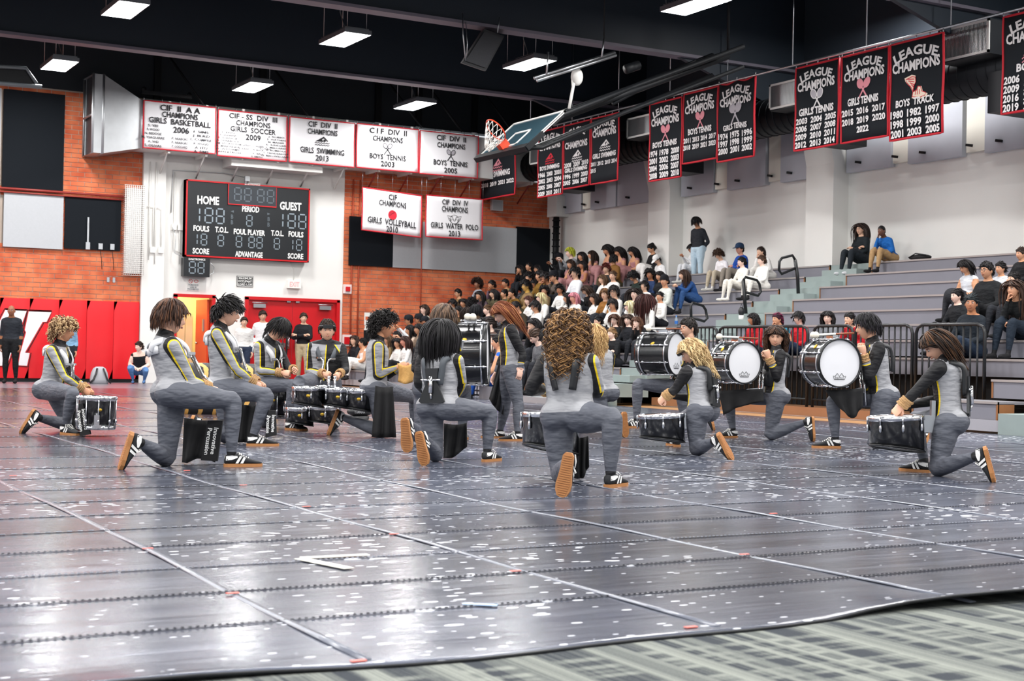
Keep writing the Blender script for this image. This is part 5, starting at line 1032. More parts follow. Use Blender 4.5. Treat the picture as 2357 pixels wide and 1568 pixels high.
def harness(par, J, H, kind):
    S, fr, sd, L = torso_frames(J, H); h = H / 1.65
    def T(x, y, z): t = float(z / .47); u = min(max(t, 0.), 1.); X, Y, D = fr(u); return S(u) + X * x * h + Y * y * h + D * (t - u) * L
    t = None
    strap = M_vest if kind == 'vest' else (M_strap if kind in ('jbar', 'back') else M_strapk)
    hz = MB()
    for q in (-1, 1):
        back = [(q * .055, -.125, .20), (q * .075, -.128, .30), (q * .09, -.122, .40)] if kind != 'vest' else [(q * .06, -.122, .37), (q * .09, -.105, .42)]
        front = [(q * .11, -.05, .435), (q * .112, .02, .435), (q * .10, .08, .40), (q * .08, .125, .34), (q * .06, .13, .27)]
        P = catm([T(*a) for a in back + front], 4); N = T(0, 0, .4); w = .026
        V = MB(); n = len(P); rings = []
        Tn = np.gradient(P, axis=0); cen = T(0, -.02, .33); G = np.zeros((n, 3, 3))
        for i in range(n):
            tt = nrm(Tn[i]); o = P[i] - cen; o = nrm(o - tt * (o @ tt)); b = nrm(np.cross(tt, o)); 
            for k in range(3): G[i, k] = P[i] + b * (k - 1) * w * h + o * (.012 if k == 1 else .004)
        s_ = MB().sheet(G, .012 if kind != 'vest' else .014)
        if t is None: t = s_.build('harness', strap, par)
        else: s_.build('shoulder_strap', strap, t)
    q = MB()
    if kind == 'vest':
        G = np.array([[T(x, -.126 + .03 * (x / .13) ** 2, z) for z in (.34, .37, .40)] for x in np.linspace(-.13, .13, 7)]); MB().sheet(G, .014).build('back_plate', M_vest, t)
    if kind in ('back', 'backk'):
        out = [(-.06, .34), (.06, .34), (.045, .22), (.115, .06), (.10, .045), (-.10, .045), (-.115, .06), (-.045, .22)]; MB().prism(out, lambda a, b, c: T(a, -.142 - c, b), .02).build('back_pad', M_strapk, t)
        q.tube([T(-.085, -.17, .24), T(.085, -.17, .24)], .014 * h, 8, flat=.6); q.tube([T(0, -.172, .27), T(0, -.175, .13)], .018 * h, 8); q.tube([T(0, -.175, .13), T(0, -.165, .08)], .009 * h, 6)
        for x in (-.07, .07): q.ell(T(x, -.178, .24), (.01, .01, .01))
        q.build('steel_buckle', M_chrome, t)
    if kind in ('vest', 'jbar'):
        q = MB()
        for sx in (-1, 1): q.tube(catm([T(sx * .075, .15, .30), T(sx * .04, .17, .29), T(sx * .022, .185, .24), T(sx * .03, .20, .17), T(sx * .02, .22, .10), T(sx * .045, .27, .02)], 3), .011 * h, 7)
        for sx in (-1, 1): q.box(T(sx * .075, .15, .30), (.05, .05, .02), fr(.6)[0][:, None] * 0 + np.eye(3))
        q.build('j_bar', M_chrome, t)
    if kind == 'bass':
        q = MB()
        for sx in (-1, 1): q.tube([T(sx * .05, .15, .22), T(sx * .05, .16, -.06)], .013 * h, 7)
        q.tube([T(-.05, .16, .06), T(.05, .16, .06)], .02, 6); q.build('carrier_bar', M_chrome, t)
        G = np.array([[T(x, .135 - .1 * (x / .15) ** 2, z) for z in (.10, .2, .3)] for x in np.linspace(-.13, .13, 7)]); MB().sheet(G, .02).build('front_plate', M_strapk, t)
def rope_coil(par, J, H, s, turns=4.5, rad=.042, th=.010, slack=True):
    el, wr = J['el' + s], J['wr' + s]; ax = nrm(wr - el); R = frame_from(ax); n = int(turns * 14); P = []
    for i in range(n + 1): a = 2 * math.pi * i / 14; P.append(wr - ax * (.06 - .075 * i / n) + R @ np.array([math.cos(a), math.sin(a), 0]) * rad * (1 + .06 * math.sin(i * .7)))
    return MB().tube(P, th, 7).build('wrist_rope', M_rope, par)
def drape(par, top, bot, z, n=9, wav=.02, th=.006):
    """hanging cloth: top/bottom pixel edges at camera depth z"""
    tp = catm([at_depth(a, b, z) for a, b in top], n) if len(top) > 1 else None; bt = catm([at_depth(a, b, z) for a, b in bot], n)
    m = min(len(tp), len(bt)); ti = np.linspace(0, len(tp) - 1, 15); bi = np.linspace(0, len(bt) - 1, 15)
    A = np.array([[np.interp(i, range(len(tp)), tp[:, k]) for k in range(3)] for i in ti]); B = np.array([[np.interp(i, range(len(bt)), bt[:, k]) for k in range(3)] for i in bi])
    G = np.array([[A[i] * (1 - v) + B[i] * v + _f * wav * math.sin(i * 1.1 + v * 1.5) * (.3 + v) for v in np.linspace(0, 1, 8)] for i in range(15)])
    for i in range(15):
        for j in range(8): G[i, j, 2] = max(G[i, j, 2], .012)
    return MB().sheet(G, th).build('waist_cloth', M_skirt, par)
HAIRS = {}
def hair_obj(par, style, c, R, s, col, col2, seed=1, name='hair'):
    q = hair_mb(style, seed); q.V = [np.asarray(v) * s @ R.T + c for v in q.V]; o = q.build(name, [M_hair, M_hairl], par); setc(o, hair=col, hair2=col2); return o
ST = dict(
 mop=dict(n=420, L=.085, curl=.010, freq=110, r=.0052, lift=.55, down=.4, cap=.030, steps=14, hl=.6, front=.5, fringe=.9, noisy=.008, jit=.5, back=-.45),
 bowl=dict(n=620, L=.078, r=.0045, lift=.05, down=.5, cap=.034, back=-.18, side=.0, fringe=.75, hl=.35, jit=.05),
 textured=dict(n=480, L=.07, r=.0050, lift=.3, down=.25, cap=.036, back=-.4, side=.1, comb=(0, .9, .2), hl=.25, fringe=1.0, jit=.3, fall=.5),
 fringe=dict(n=620, L=.085, r=.0045, lift=.06, down=.5, cap=.034, back=-.5, side=.05, comb=(0, .8, 0), fringe=1.15, hl=.25, jit=.12),
 curly=dict(n=480, L=.08, curl=.010, freq=150, r=.0048, lift=.6, down=.2, cap=.036, steps=16, hl=.25, back=-.5, noisy=.012, jit=.5),
 short=dict(n=380, L=.03, r=.004, lift=.2, down=.3, cap=.018, hl=.25, comb=(0, .5, .1), jit=.25),
 nape=dict(n=620, L=.08, r=.0046, lift=.05, down=.6, cap=.034, back=-.78, hl=.4, side=0.),
 long=dict(clear=True, narrow=.965, n=640, L=.33, r=.0044, lift=.03, down=1.2, cap=.022, steps=11, hl=.3, drop=.016, part=.5, comb=(0, -.5, 0), side=.15, jit=.06),
 wavy=dict(clear=True, narrow=.975, n=520, L=.27, curl=.008, freq=62, r=.0046, lift=.10, down=1., cap=.024, steps=18, hl=.45, drop=.024, part=.5, comb=(0, -.25, 0), side=.2, jit=.12),
 bigcurl=dict(clear=True, narrow=1.004, n=640, L=.25, curl=.020, freq=95, r=.0046, lift=.5, down=.8, cap=.030, steps=30, hl=.5, drop=.065, part=.5, side=.25, comb=(0, -.25, 0), jit=.55),
 bob=dict(clear=True, narrow=.98, n=640, L=.21, r=.0045, lift=.04, down=1.1, cap=.028, steps=9, hl=.35, drop=.016, part=.4, comb=(0, -.1, 0), jit=.07),
 back=dict(n=380, L=.11, r=.004, lift=.02, down=.15, cap=.014, comb=(0, -2., .1), hl=.35, steps=7, fall=.3, jit=.06))
def queue(S):
    J = pose_kneel(S) if S.get('pose', 'kneel') == 'kneel' else S['J']; H = S['H']; S['J'] = J
    base = np.array([J['pel'][0], J['pel'][1], 0.]); S['par'] = thing('person', S['label'], 'person', base, 'drum line performers')
    S['raw'] = body_volumes(J, H, S.get('fem', False), S.get('bulk', 1.)); FIG.append(S)
SKL, SKM, SKD, SKP = '#e0b094', '#c9906c', '#9a6a4a', '#efc4b0'
DK, DK2 = '#15110f', '#2c2522'
P_ = []
P_.append(dict(label='kneeling performer with blond curly mop hair and bound wrists over a snare drum', H=1.66, th=95, knee=(160, 992), pheel=(141, 1001), ptoe=(179, 1004), rtoe=(46, 999), rheel=(76, 944),
  px=dict(pel=(117, 898), nk=(137, 795), hd=(147, 763), kn=(168, 905, -.05), elR=(150, 868, -.18), wrR=(188, 894, -.08), elL=(158, 862, .16), wrL=(200, 896, .05)), head=(92, -.12), skin=SKM, hair=('mop', '#6d4a30', '#d9b98c'), har='vest', rope='RL', cloth=([(170, 940), (188, 932)], [(160, 1000), (201, 1003)], -.12)))
P_.append(dict(label='kneeling performer with brown bowl cut seen from behind wearing a white drum harness', H=1.70, th=66, ths=60, knee=(384, 1074), pheel=(515, 1076), ptoe=(588, 1075), rtoe=(272, 1083), rheel=(297, 1003),
  px=dict(pel=(402, 905), nk=(378, 778), hd=(392, 735), kn=(536, 922), elR=(441, 878, -.05), wrR=(478, 893, .05), wrL=(446, 898, .25)), head=(62, -.08), skin=SKL, hair=('bowl', '#3a241a', '#6b4630'), har='vest', rope='RL', cloth=([(424, 962), (470, 968), (515, 966)], [(417, 1075), (455, 1056), (496, 1064)], .22)))
P_.append(dict(label='kneeling performer with black swept hair in profile wearing a white drum harness', H=1.72, th=86, knee=(526, 1022), pheel=(567, 1028), ptoe=(638, 1028), rtoe=(424, 1030), rheel=(440, 965),
  px=dict(pel=(513, 893), nk=(505, 755), hd=(524, 722), kn=(615, 910), elR=(545, 850, -.16), wrR=(583, 880, -.06), elL=(548, 850, .15), wrL=(592, 880, .05)), head=(88, -.15), skin=SKL, hair=('textured', DK, '#25242a'), har='vest', rope='RL', cloth=([(545, 930), (590, 935)], [(543, 1021), (585, 1022)], .05)))
P_.append(dict(label='performer with black fringe bowing over bound wrists behind a snare drum', H=1.68, th=118, knee=(612, 985), lean=.1, curve=.03, px=dict(pel=(615, 884), nk=(618, 786), hd=(642, 760), elR=(598, 852, -.14), wrR=(648, 858, -.24), elL=(665, 850, .0), wrL=(676, 850, -.2)), head=(112, -.75), skin=SKL, hair=('fringe', DK, '#232026'), har='vest', rope='RL'))
P_.append(dict(label='stocky performer with headband facing forward with bound fists above tenor drums', H=1.66, th=172, bulk=1.1, knee=(768, 988), pheel=(690, 990), ptoe=(686, 1008), px=dict(pel=(745, 882), nk=(752, 790), hd=(753, 762), kn=(688, 880, -.35), elR=(712, 856, -.05), wrR=(745, 860, -.26), elL=(795, 850, -.05), wrL=(781, 861, -.26)), head=(168, -.05), skin=SKL, hair=('short', '#2a1c14', '#4a3220'), har='jbar', rope='RL', band=True))
P_.append(dict(label='kneeling performer with black curly hair in profile holding a tan cloth', H=1.74, th=80, K='R', knee=(880, 1008), pheel=(948, 996), ptoe=(1000, 990), rtoe=(752, 1003), rheel=(775, 943),
  px=dict(pel=(866, 895), nk=(868, 785), hd=(884, 752), kn=(955, 915), elR=(872, 862, -.16), wrR=(913, 846, -.1), elL=(890, 862, .2), wrL=(925, 848, .1)), head=(85, -.02), skin=SKM, hair=('curly', DK, '#2a2628'), har=None, rope='', cloth=([(864, 888), (884, 892), (904, 890)], [(855, 1009), (884, 1010), (912, 1007)], -.12)))
P_.append(dict(label='broad performer with short brown hair seen from behind beside a large bass drum', H=1.80, th=20, bulk=1.08, knee=(972, 1024), pheel=(1062, 1016), ptoe=(1078, 1006), rtoe=(937, 1043), rheel=(931, 972),
  px=dict(pel=(1004, 895), nk=(1014, 775), hd=(1021, 738), elR=(1070, 850, .05), wrR=(1082, 868, .25), elL=(958, 852, .0)), head=(25, -.1), skin=SKL, hair=('nape', '#4a3a30', '#7d6450'), har=None, rope=''))
P_.append(dict(label='kneeling performer with long black half tied hair and grey back harness', H=1.60, th=22, fem=True, knee=(1003, 1064), pheel=(1113, 1065), ptoe=(1155, 1060), rtoe=(977, 1074), rheel=(965, 1010),
  px=dict(pel=(1012, 940), nk=(1012, 815), hd=(1014, 772), kn=(1128, 948), elR=(1063, 880, .02), wrR=(1050, 915, .22), elL=(963, 880, .02), wrL=(985, 910, .22)), head=(18, -.08), skin=SKM, hair=('long', '#121013', '#2b282c'), har='back', rope='', cloth=([(1022, 975), (1050, 978), (1074, 974)], [(1020, 1066), (1045, 1052), (1075, 1028)], .3)))
P_.append(dict(label='kneeling performer with big curly brown and gold hair seen from behind', H=1.66, th=18, fem=True, bulk=1.08, knee=(1290, 1112), pheel=(1396, 1125), ptoe=(1440, 1118), rtoe=(1292, 1147), rheel=(1306, 1060),
  px=dict(pel=(1312, 960), nk=(1307, 815), hd=(1310, 762), kn=(1410, 962), elR=(1376, 900, .04), wrR=(1350, 905, .28), elL=(1222, 895, .02), wrL=(1262, 898, .24)), head=(15, -.05), skin=SKL, hair=('bigcurl', '#5a4230', '#a98050'), har='back2', rope='L', cloth=([(1318, 1004), (1336, 1008), (1354, 1004)], [(1323, 1126), (1340, 1104), (1355, 1074)], .25)))
P_.append(dict(label='performer with long wavy blond hair kneeling behind the curly haired drummer', H=1.64, th=-35, fem=True, knee=(1398, 1004), pheel=(1335, 992), ptoe=(1312, 985), rtoe=(1441, 1008), rheel=(1438, 950),
  px=dict(pel=(1385, 905), nk=(1378, 808), hd=(1368, 775), elR=(1398, 880, .1), elL=(1340, 880, .0)), head=(-30, -.2), skin=SKP, hair=('wavy', '#a98252', '#d8b680'), har=None, rope=''))
P_.append(dict(label='bass drummer with short dark hair looking out over the white drum head', H=1.74, th=-88, knee=(1580, 986), pheel=(1474, 986), ptoe=(1439, 986), rtoe=(1646, 992), rheel=(1638, 955),
  px=dict(pel=(1572, 893), nk=(1590, 790), hd=(1584, 757), kn=(1468, 884), elL=(1575, 850, -.1), wrL=(1560, 830, -.2)), head=(-118, -.05), skin=SKL, hair=('short', '#1d1614', '#39302c'), har='bass', rope=''))
P_.append(dict(label='kneeling performer with blond and purple braided hair, goggles and black harness', H=1.60, th=-62, fem=True, knee=(1602, 1050), lean=.12, pheel=(1562, 1030), ptoe=(1540, 1026), rtoe=(1688, 1060), rheel=(1662, 1008),
  px=dict(pel=(1612, 948), kn=(1550, 978, .1), nk=(1608, 842), hd=(1592, 812), shL=(1578, 858), elL=(1556, 895, -.08), wrL=(1534, 912, -.02), wrR=(1545, 912, .12)), head=(-75, -.55), skin=SKL, hair=('wavy', '#c9a878', '#e6cf9e'), har='backk', rope='L', band=True))
P_.append(dict(label='smiling bass drummer with wavy brown hair and closed eyes', H=1.62, th=-98, fem=True, knee=(1772, 1014), pheel=(1697, 1009), ptoe=(1643, 1009), rtoe=(1874, 1018), rheel=(1872, 960),
  px=dict(pel=(1782, 912), nk=(1787, 806), hd=(1786, 778), kn=(1676, 915), elL=(1788, 872, -.18), wrL=(1771, 826, -.22), elR=(1770, 868, .15), wrR=(1762, 826, .0)), head=(-165, -.12), closed=True, skin=SKL, hair=('wavy', '#2e1f18', '#5c4030'), har='bass', rope='L', cloth=([(1654, 900), (1700, 897), (1757, 896)], [(1666, 956), (1700, 938), (1757, 924)], -.06)))
P_.append(dict(label='bass drummer with black bowl cut in profile and rope on raised wrists', H=1.74, th=-92, knee=(2012, 1036), pheel=(1935, 1033), ptoe=(1865, 1032),
  px=dict(pel=(2027, 912), nk=(2010, 788), hd=(1996, 755), kn=(1917, 922), elL=(1999, 872, -.18), wrL=(1988, 820, -.2), elR=(1985, 870, .15), wrR=(1983, 812, .02)), head=(-88, -.12), skin=SKL, hair=('bowl', '#131114', '#26222a'), har='bass', rope='LR', cloth=([(1898, 898), (1940, 897), (1988, 894)], [(1932, 938), (1962, 963), (1984, 938)], -.1)))
P_.append(dict(label='kneeling performer with brown bob bowing over a tenor drum in a black harness', H=1.64, th=-70, fem=True, knee=(2156, 1097), lean=.12, pheel=(2142, 1090), ptoe=(2093, 1086), rtoe=(2292, 1112), rheel=(2273, 1038),
  px=dict(pel=(2183, 972), nk=(2180, 828), hd=(2158, 798), shL=(2160, 848), kn=(2105, 965, .1), elL=(2108, 902, -.12), wrL=(2078, 932, -.08), wrR=(2085, 935, .1)), head=(-85, -.6), skin=SKL, hair=('bob', '#2a1d17', '#6e4a30'), har='backk', rope='L'))
for s in P_: queue(s)
# standing red haired performer
def standing(feet, px, H, th, ths=None):
    fw, rt = azv(th); J = {'lp': rt, 'ls': azv(ths if ths is not None else th)[1], 'fw': fw}; h = H / 1.65
    for s in 'RL':
        hl, to = ground(*feet[s][0]), ground(*feet[s][1]); fd = nrm(to - hl); J['foot' + s] = (hl, fd, UPV); J['an' + s] = hl + fd * .055 + UPV * .085 * h
    mid = (J['anR'] + J['anL']) / 2; fk = mid + UPV * .82 * h; g = lambda n, d: at_depth(px[n][0], px[n][1], d + (px[n][2] if len(px[n]) > 2 else 0))
    J['pel'] = g('pel', depth(fk)); J['nk'] = g('nk', depth(J['pel'])); J['hd'] = g('hd', depth(J['nk'])); sd = nrm(J['nk'] - J['pel'])
    for s, q in (('R', 1), ('L', -1)):
        J['hip' + s] = J['pel'] + rt * q * .085 * h - UPV * .02; J['kn' + s] = g('kn' + s, depth((J['an' + s] + J['hip' + s]) / 2)) if 'kn' + s in px else (J['an' + s] + J['hip' + s]) / 2 + fw * .03
        J['sh' + s] = J['nk'] - sd * .055 * h + J['ls'] * q * .155 * h; dn = depth(J['nk'])
        J['el' + s] = g('el' + s, dn) if 'el' + s in px else J['sh' + s] - UPV * .27 * h + fw * .03 + rt * q * .03; J['wr' + s] = g('wr' + s, dn) if 'wr' + s in px else J['el' + s] - UPV * .22 * h + fw * .08
    return J
Jn = standing({'L': ((1203, 1016), (1171, 1016)), 'R': ((1163, 1010), (1112, 1009))}, dict(pel=(1174, 848), nk=(1172, 748), hd=(1156, 722), knL=(1193, 932), knR=(1163, 930), elL=(1203, 815, -.14), wrL=(1198, 848, -.16)), 1.50, -98)
queue(dict(label='standing performer with long red hair looking down at the floor', H=1.50, pose='stand', J=Jn, th=-98, fem=True, head=(-95, -.65), skin=SKP, hair=('long', '#8a4a2c', '#c98a5a'), har=None, rope='', cloth=([(1150, 830), (1160, 832), (1170, 834)], [(1126, 918), (1140, 940), (1158, 955)], .1)))
res = remesh_all([s['raw'] for s in FIG], .0105)
for i, (S, (V, F)) in enumerate(zip(FIG, res)):
    J, H, par = S['J'], S['H'], S['par']; h = H / 1.65; R = head_rot(S['head'][0], S['head'][1]); hc = J['hd']; hands = []
    for s in 'RL':
        fd = nrm(J['wr' + s] - J['el' + s]); other = J['wr' + ('L' if s == 'R' else 'R')]; bk_ = nrm(J['wr' + s] - other + UPV * .6 * np.linalg.norm(J['wr' + s] - other) + 1e-6)
        pose = 'relaxed' if S.get('pose') == 'stand' else 'fist'
        hands.append((J['wr' + s] + fd * .005, fd, bk_, s == 'L', pose))
    o = finish_body('body', V, F, J, H, (hc, R, S.get('closed', False)), hands, M_uni, par, origin=tuple(par.location)); setc(o, skin=S['skin'])
    st, c1, c2 = S['hair']; hair_obj(par, ST[st], hc, R, H / 1.68 * 1.03, c1, c2, i + 3)
    for s in 'RL':
        hl, y, u = J['foot' + s]; shoe(par, hl, y, u, h)
    if S.get('har'): harness(par, J, H, {'back2': 'backs'}.get(S['har'], S['har']) if S['har'] != 'back2' else 'strapsonly')
    for s in S.get('rope', ''): rope_coil(par, J, H, s, 4 if S['th'] > -60 else 5)
    if S.get('cloth'):
        t_, b_, dd = S['cloth']; drape(par, t_, b_, depth(J['pel'] if S.get('pose') == 'stand' else J['kn' + S.get('K', 'L')]) + dd)
    if S.get('band'):
        q = MB(); q.torus((0, .0, .045), .1, .014, np.diag([.86, 1.1, 1.]) @ rotx(.12), 28, 6); q.box((0, .108, .05), (.11, .03, .035)); q.V = [v * h @ R.T + hc for v in q.V]; q.build('headband', M_strapk, par)
    # pocket piping on the left hip
    S_, fr_, sd_, L_ = torso_frames(J, H); X, Y, D = fr_(0); a = [J['pel'] + (-X * math.cos(g) * .112 + Y * math.sin(g) * .09) * h * S.get('bulk', 1.) + D * (z * h) for g, z in ((1.0, .0), (.75, -.03), (.5, -.045), (.2, -.05))]; MB().tube(catm(a, 3), .006, 6).build('pocket_piping', mat('yellow_piping', '#e8c81a', .6), par)
# ================================================================ drums
M_shell = mat('black_drum_shell', '#101114', .22, spec=.6, coat=.4); M_head = mat('drum_head', '#dfe0e4', .55); M_dchrome = mat('drum_chrome', '#cfd1d6', .2, 1.); M_badge = mat('gold_badge', '#c8a23a', .35, .8)
def drum(name, label, top, axis, r, hgt, rods=10, cat='drum', slant=0., badge_dir=None, group=None, parent=None, lugs='rod', skin='top', rimh=.03):
    """top = centre of upper head, axis points out of the upper head"""
    R = frame_from(axis); ax = R[:, 2]; top = np.asarray(top, float); t = parent or thing(name, label, cat, top - ax * hgt, group)
    n = 36; a = np.arange(n) * 2 * math.pi / n; sh = MB(); V = []
    for f in (0, 1):
        for k in a:
            z = 0 if f == 0 else -hgt * (1 - slant * (.5 - .5 * math.cos(k)))
            V.append(top + R @ np.array([r * math.cos(k), r * math.sin(k), z - .004]))
    sh.add(V, [(k, (k + 1) % n, n + (k + 1) % n, n + k) for k in range(n)] + ([tuple(range(n, 2 * n))]), 0); b = sh.build('shell', M_shell, t)
    MB().lathe([(r * .98, .0), (r * .5, .002), (.001, .003)], top + ax * .004, R, n).build('head', M_head, t)
    q = MB(); q.lathe([(r * 1.0, -rimh), (r * 1.035, -rimh), (r * 1.035, .012), (r * 1.0, .016), (r * .985, .004)], top, R, n); q.build('rim', M_dchrome, t)
    if not slant: q = MB(); q.lathe([(r * 1.0, rimh), (r * 1.03, rimh), (r * 1.03, -.008), (r * .99, -.008)], top - ax * hgt, R, n); q.build('lower_rim', M_dchrome, t)
    else: q = MB(); q.tube(V[n:], .006, 6, closed=True); q.build('bottom_bead', M_rail, t)
    for k in range(rods):
        c, s_ = math.cos(2 * math.pi * (k + .3) / rods), math.sin(2 * math.pi * (k + .3) / rods); p = lambda z, g=1.05: top + R @ np.array([r * g * c, r * g * s_, z]); q = MB()
        if lugs == 'rod':
            q.tube([p(.01), p(-hgt)], .006, 6); q.ell(p(-hgt * .75), (.014, .014, .022)); q.ell(p(-.005), (.013, .013, .016))
        elif lugs == 'lug': q.tube([p(.012), p(-.05)], .006, 6); q.ell(p(-.075), (.012, .012, .032))
        q.build('tension_lug', M_dchrome, t)
    if badge_dir is not None:
        d = nrm(np.asarray(badge_dir) - ax * np.dot(badge_dir, ax)); MB().ell(top + d * r * 1.005 - ax * hgt * .38, (.022, .008, .016), frame_from(ax, np.cross(d, ax)) if False else np.array([np.cross(ax, d), d, ax]).T, 12, 6).build('badge', M_badge, t)
    return t
def toward_cam(p): return nrm(CAM - np.asarray(p))
# snare drums
zP1 = depth(ground(170, 1004)); tp = at_depth(223, 915, zP1 - .02)
sn = drum('snare_drum', 'black marching snare drum with chrome rims under the blond drummer', tp, (.02, .0, 1), .178, .30, 10, badge_dir=toward_cam(tp) + .2 * _r)
q = MB(); p = tp + toward_cam(tp) * .185 - UPV * .22; q.box(p, (.05, .03, .1)); q.box(p - UPV * .06, (.08, .04, .03)); q.build('snare_strainer', M_dchrome, sn)
z4 = depth(ground(640, 985)); tp = at_depth(630, 895, z4 - .12); drum('snare_drum', 'black marching snare drum half hidden behind the swept haired drummer', tp, (0, 0, 1), .178, .32, 10, badge_dir=toward_cam(tp))
# tenor set worn by the headband performer, and a second set resting on the floor
zA = depth(ground(740, 1000)); ta = thing('tenor_drums', 'set of black tenor drums in front of the headband performer', 'drum', at_depth(760, 940, zA - .35))
for px, py, r, hh in ((710, 893, .165, .20), (778, 896, .15, .20), (826, 899, .15, .22), (748, 891, .10, .16)): tp = at_depth(px, py, zA - (.35 if px != 748 else .1)); drum(None, None, tp, (0, 0, 1), r, hh, 6, slant=.25, badge_dir=toward_cam(tp), parent=ta, lugs='lug')
MB().tube([at_depth(757, 905, zA - .2), at_depth(757, 866, zA - .2)], .014, 8).tube([at_depth(771, 905, zA - .2), at_depth(771, 866, zA - .2)], .014, 8).build('carrier_posts', M_dchrome, ta)
zB = depth(ground(720, 992)); tb = thing('tenor_drums', 'set of black tenor drums resting on the floor beside the kneeling foot', 'drum', ground(720, 990))
for px, py, r, hh, dz in ((690, 940, .15, .19, -.15), (742, 937, .17, .19, -.15), (737, 923, .19, .2, .2), (675, 926, .1, .15, .1)): tp = at_depth(px, py, zB + dz); drum(None, None, tp, (0, 0, 1), r, min(hh, tp[2] - .02), 6, slant=.25, badge_dir=toward_cam(tp), parent=tb, lugs='lug')
st_ = thing('drum_stand', 'black drum stand base with maker lettering behind the curly haired performer', 'stand', ground(825, 975)); zS = depth(ground(828, 975)); c = at_depth(828, 948, zS)
MB().ell(c, (.17, .12, .06)).build('cover', M_strapk, st_); MB().lathe([(.10, 0), (.12, .09), (.05, .1)], (c[0], c[1], .0), None, 20).build('base', M_strapk, st_)
Fs = plane3(c + toward_cam(c) * .125, _r, UPV, toward_cam(c)); q = MB(); text(q, Fs, 'YAMAHA', 0, -.02, .03, .13); q.build('lettering', M_galv, st_)
# single tenors of the back-view drummers

for lb, px, py, z, r, hh, kn in (('behind the hip of the curly haired drummer', 1268, 953, depth(ground(1290, 1112)) + .28, .20, .29, 0), ('held before the blond and purple haired drummer', 1522, 957, depth(ground(1602, 1050)) + .05, .205, .25, 1), ('held before the brown bobbed drummer', 2062, 961, depth(ground(2156, 1097)) + .05, .21, .28, 2)):
    tp = at_depth(px, py, z); t = drum('tenor_drum', 'black tenor drum with slanted bottom ' + lb, tp, (-.05 if kn else 0, .03, 1), r, hh, 8, slant=.3, lugs='lug', rimh=.022)
    if kn: q = MB(); c = tp + _r * r * 1.02 - UPV * .05; q.box(c, (.16, .08, .13), rotz(-YAW)); q.box(c + _r * .07 + UPV * .03, (.03, .05, .3), rotz(-YAW)); q.build('carrier_plate', M_steel, t)
# bass drums
def bass(label, c, axis, r, dp, mark=True):
    """c = centre of the visible head, axis = outward normal of that head"""
    R = frame_from(axis, UPV); ax = R[:, 2]; c = np.asarray(c, float); t = thing('bass_drum', label, 'drum', c - ax * dp / 2)
    MB().lathe([(r * .97, -.01), (r * .97, -dp + .01)], c, R, 48).build('shell', M_shell, t)
    for z, s_ in ((0, 1), (-dp, -1)):
        MB().lathe([(r * .965, .0), (.001, .004 * s_)], c + ax * z, R, 48).build('head', M_head, t)
        MB().lathe([(r * .955, s_ * .004), (r * .97, s_ * .022), (r * 1.02, s_ * .022), (r * 1.02, -s_ * .035), (r * .97, -s_ * .035)], c + ax * z, R, 48).build('hoop', M_rail if s_ > 0 else M_shell, t)
        MB().torus(c + ax * (z - s_ * .036), r * 1.0, .011, R, 48, 6).build('hoop_trim', M_dchrome, t)
    for k in range(8):
        a = 2 * math.pi * (k + .5) / 8; u = R @ np.array([math.cos(a), math.sin(a), 0]); q = MB(); q.tube([c + u * r * 1.05 + ax * .02, c + u * r * 1.05 - ax * (dp + .02)], .007, 6)
        for z in (-.01, -.09, -dp + .09, -dp + .01): q.ell(c + u * r * 1.04 + ax * z, (.016, .016, .016), None, 8, 6)
        q.build('tension_rod', M_dchrome, t)
    if mark:
        X = nrm(np.cross(UPV, ax)); Y = np.cross(ax, X); Fm = plane3(c + ax * .006, X, Y, ax); q = MB(); s_ = r * .30; y0 = -r * .68; 
        cr_ = [(-.8, 0), (.8, 0), (1, .5), (.68, .42), (.36, .85), (.0, .42), (-.36, .85), (-.68, .42), (-1, .5), (-.8, 0), (.8, 0)]; stroke2(q, Fm, [(a_ * s_, y0 + b_ * s_) for a_, b_ in cr_], .006, .001)
        q.build('crown_mark', M_ink, t); q = MB(); text(q, Fm, 'REMO', 0, y0 + .10 * s_, .24 * s_, s_ * 1.3, 0, .002, .0); q.build('lettering', M_ink, t)
    d = toward_cam(c); d = nrm(d - ax * (d @ ax) + UPV * .5); MB().ell(c - ax * dp / 2 + d * r * .975, (.03, .02, .01), frame_from(d), 12, 6).build('badge', M_badge, t)
    # mallets and holder on top
    q = MB(); tp = c - ax * dp * .4 + UPV * r * 1.05; q.box(tp, (.06, .12, .05), rotz(-math.atan2(ax[0], ax[1]))); q.tube([tp - ax * .1, tp + ax * .1], .012, 6); q.build('mallet_holder', M_dchrome, t)
    return t, tp
def mallets(label, p, d):
    d = nrm(d); s = nrm(np.cross(d, UPV)); t = thing('mallet_pair', label, 'mallets', p)
    for k in (-1, 1):
        a = p + s * .025 * k + UPV * .035; MB().tube([a - d * .22, a + d * .16], .009, 6).build('handle', mat('mallet_wood', '#8a4a2a', .5), t); MB().tube([a + d * -.02, a + d * .17], .012, 6).build('white_sleeve', M_white, t); MB().ell(a + d * .19, (.035, .035, .035)).build('felt_head', mat('cream_felt', '#e9e2d2', .9), t)
z14 = depth(ground(1772, 1014)); c = at_depth(1713, 835, z14 - .22); bd, tp = bass('black bass drum with white head held before the smiling drummer', c, nrm(-_f * .88 + _r * .46), .222, .33); mallets('pair of white mallets lying on the smiling drummer bass drum', tp, -_r + .2 * _f + .05 * UPV)
z15 = depth(ground(2012, 1036)); c = at_depth(1932, 836, z15 - .22); bd, tp = bass('black bass drum with white head held before the bowl cut drummer', c, nrm(-_f * .93 + _r * .32), .235, .34); mallets('pair of white mallets lying on the bowl cut drummer bass drum', tp, -_r - .25 * _f - .05 * UPV)
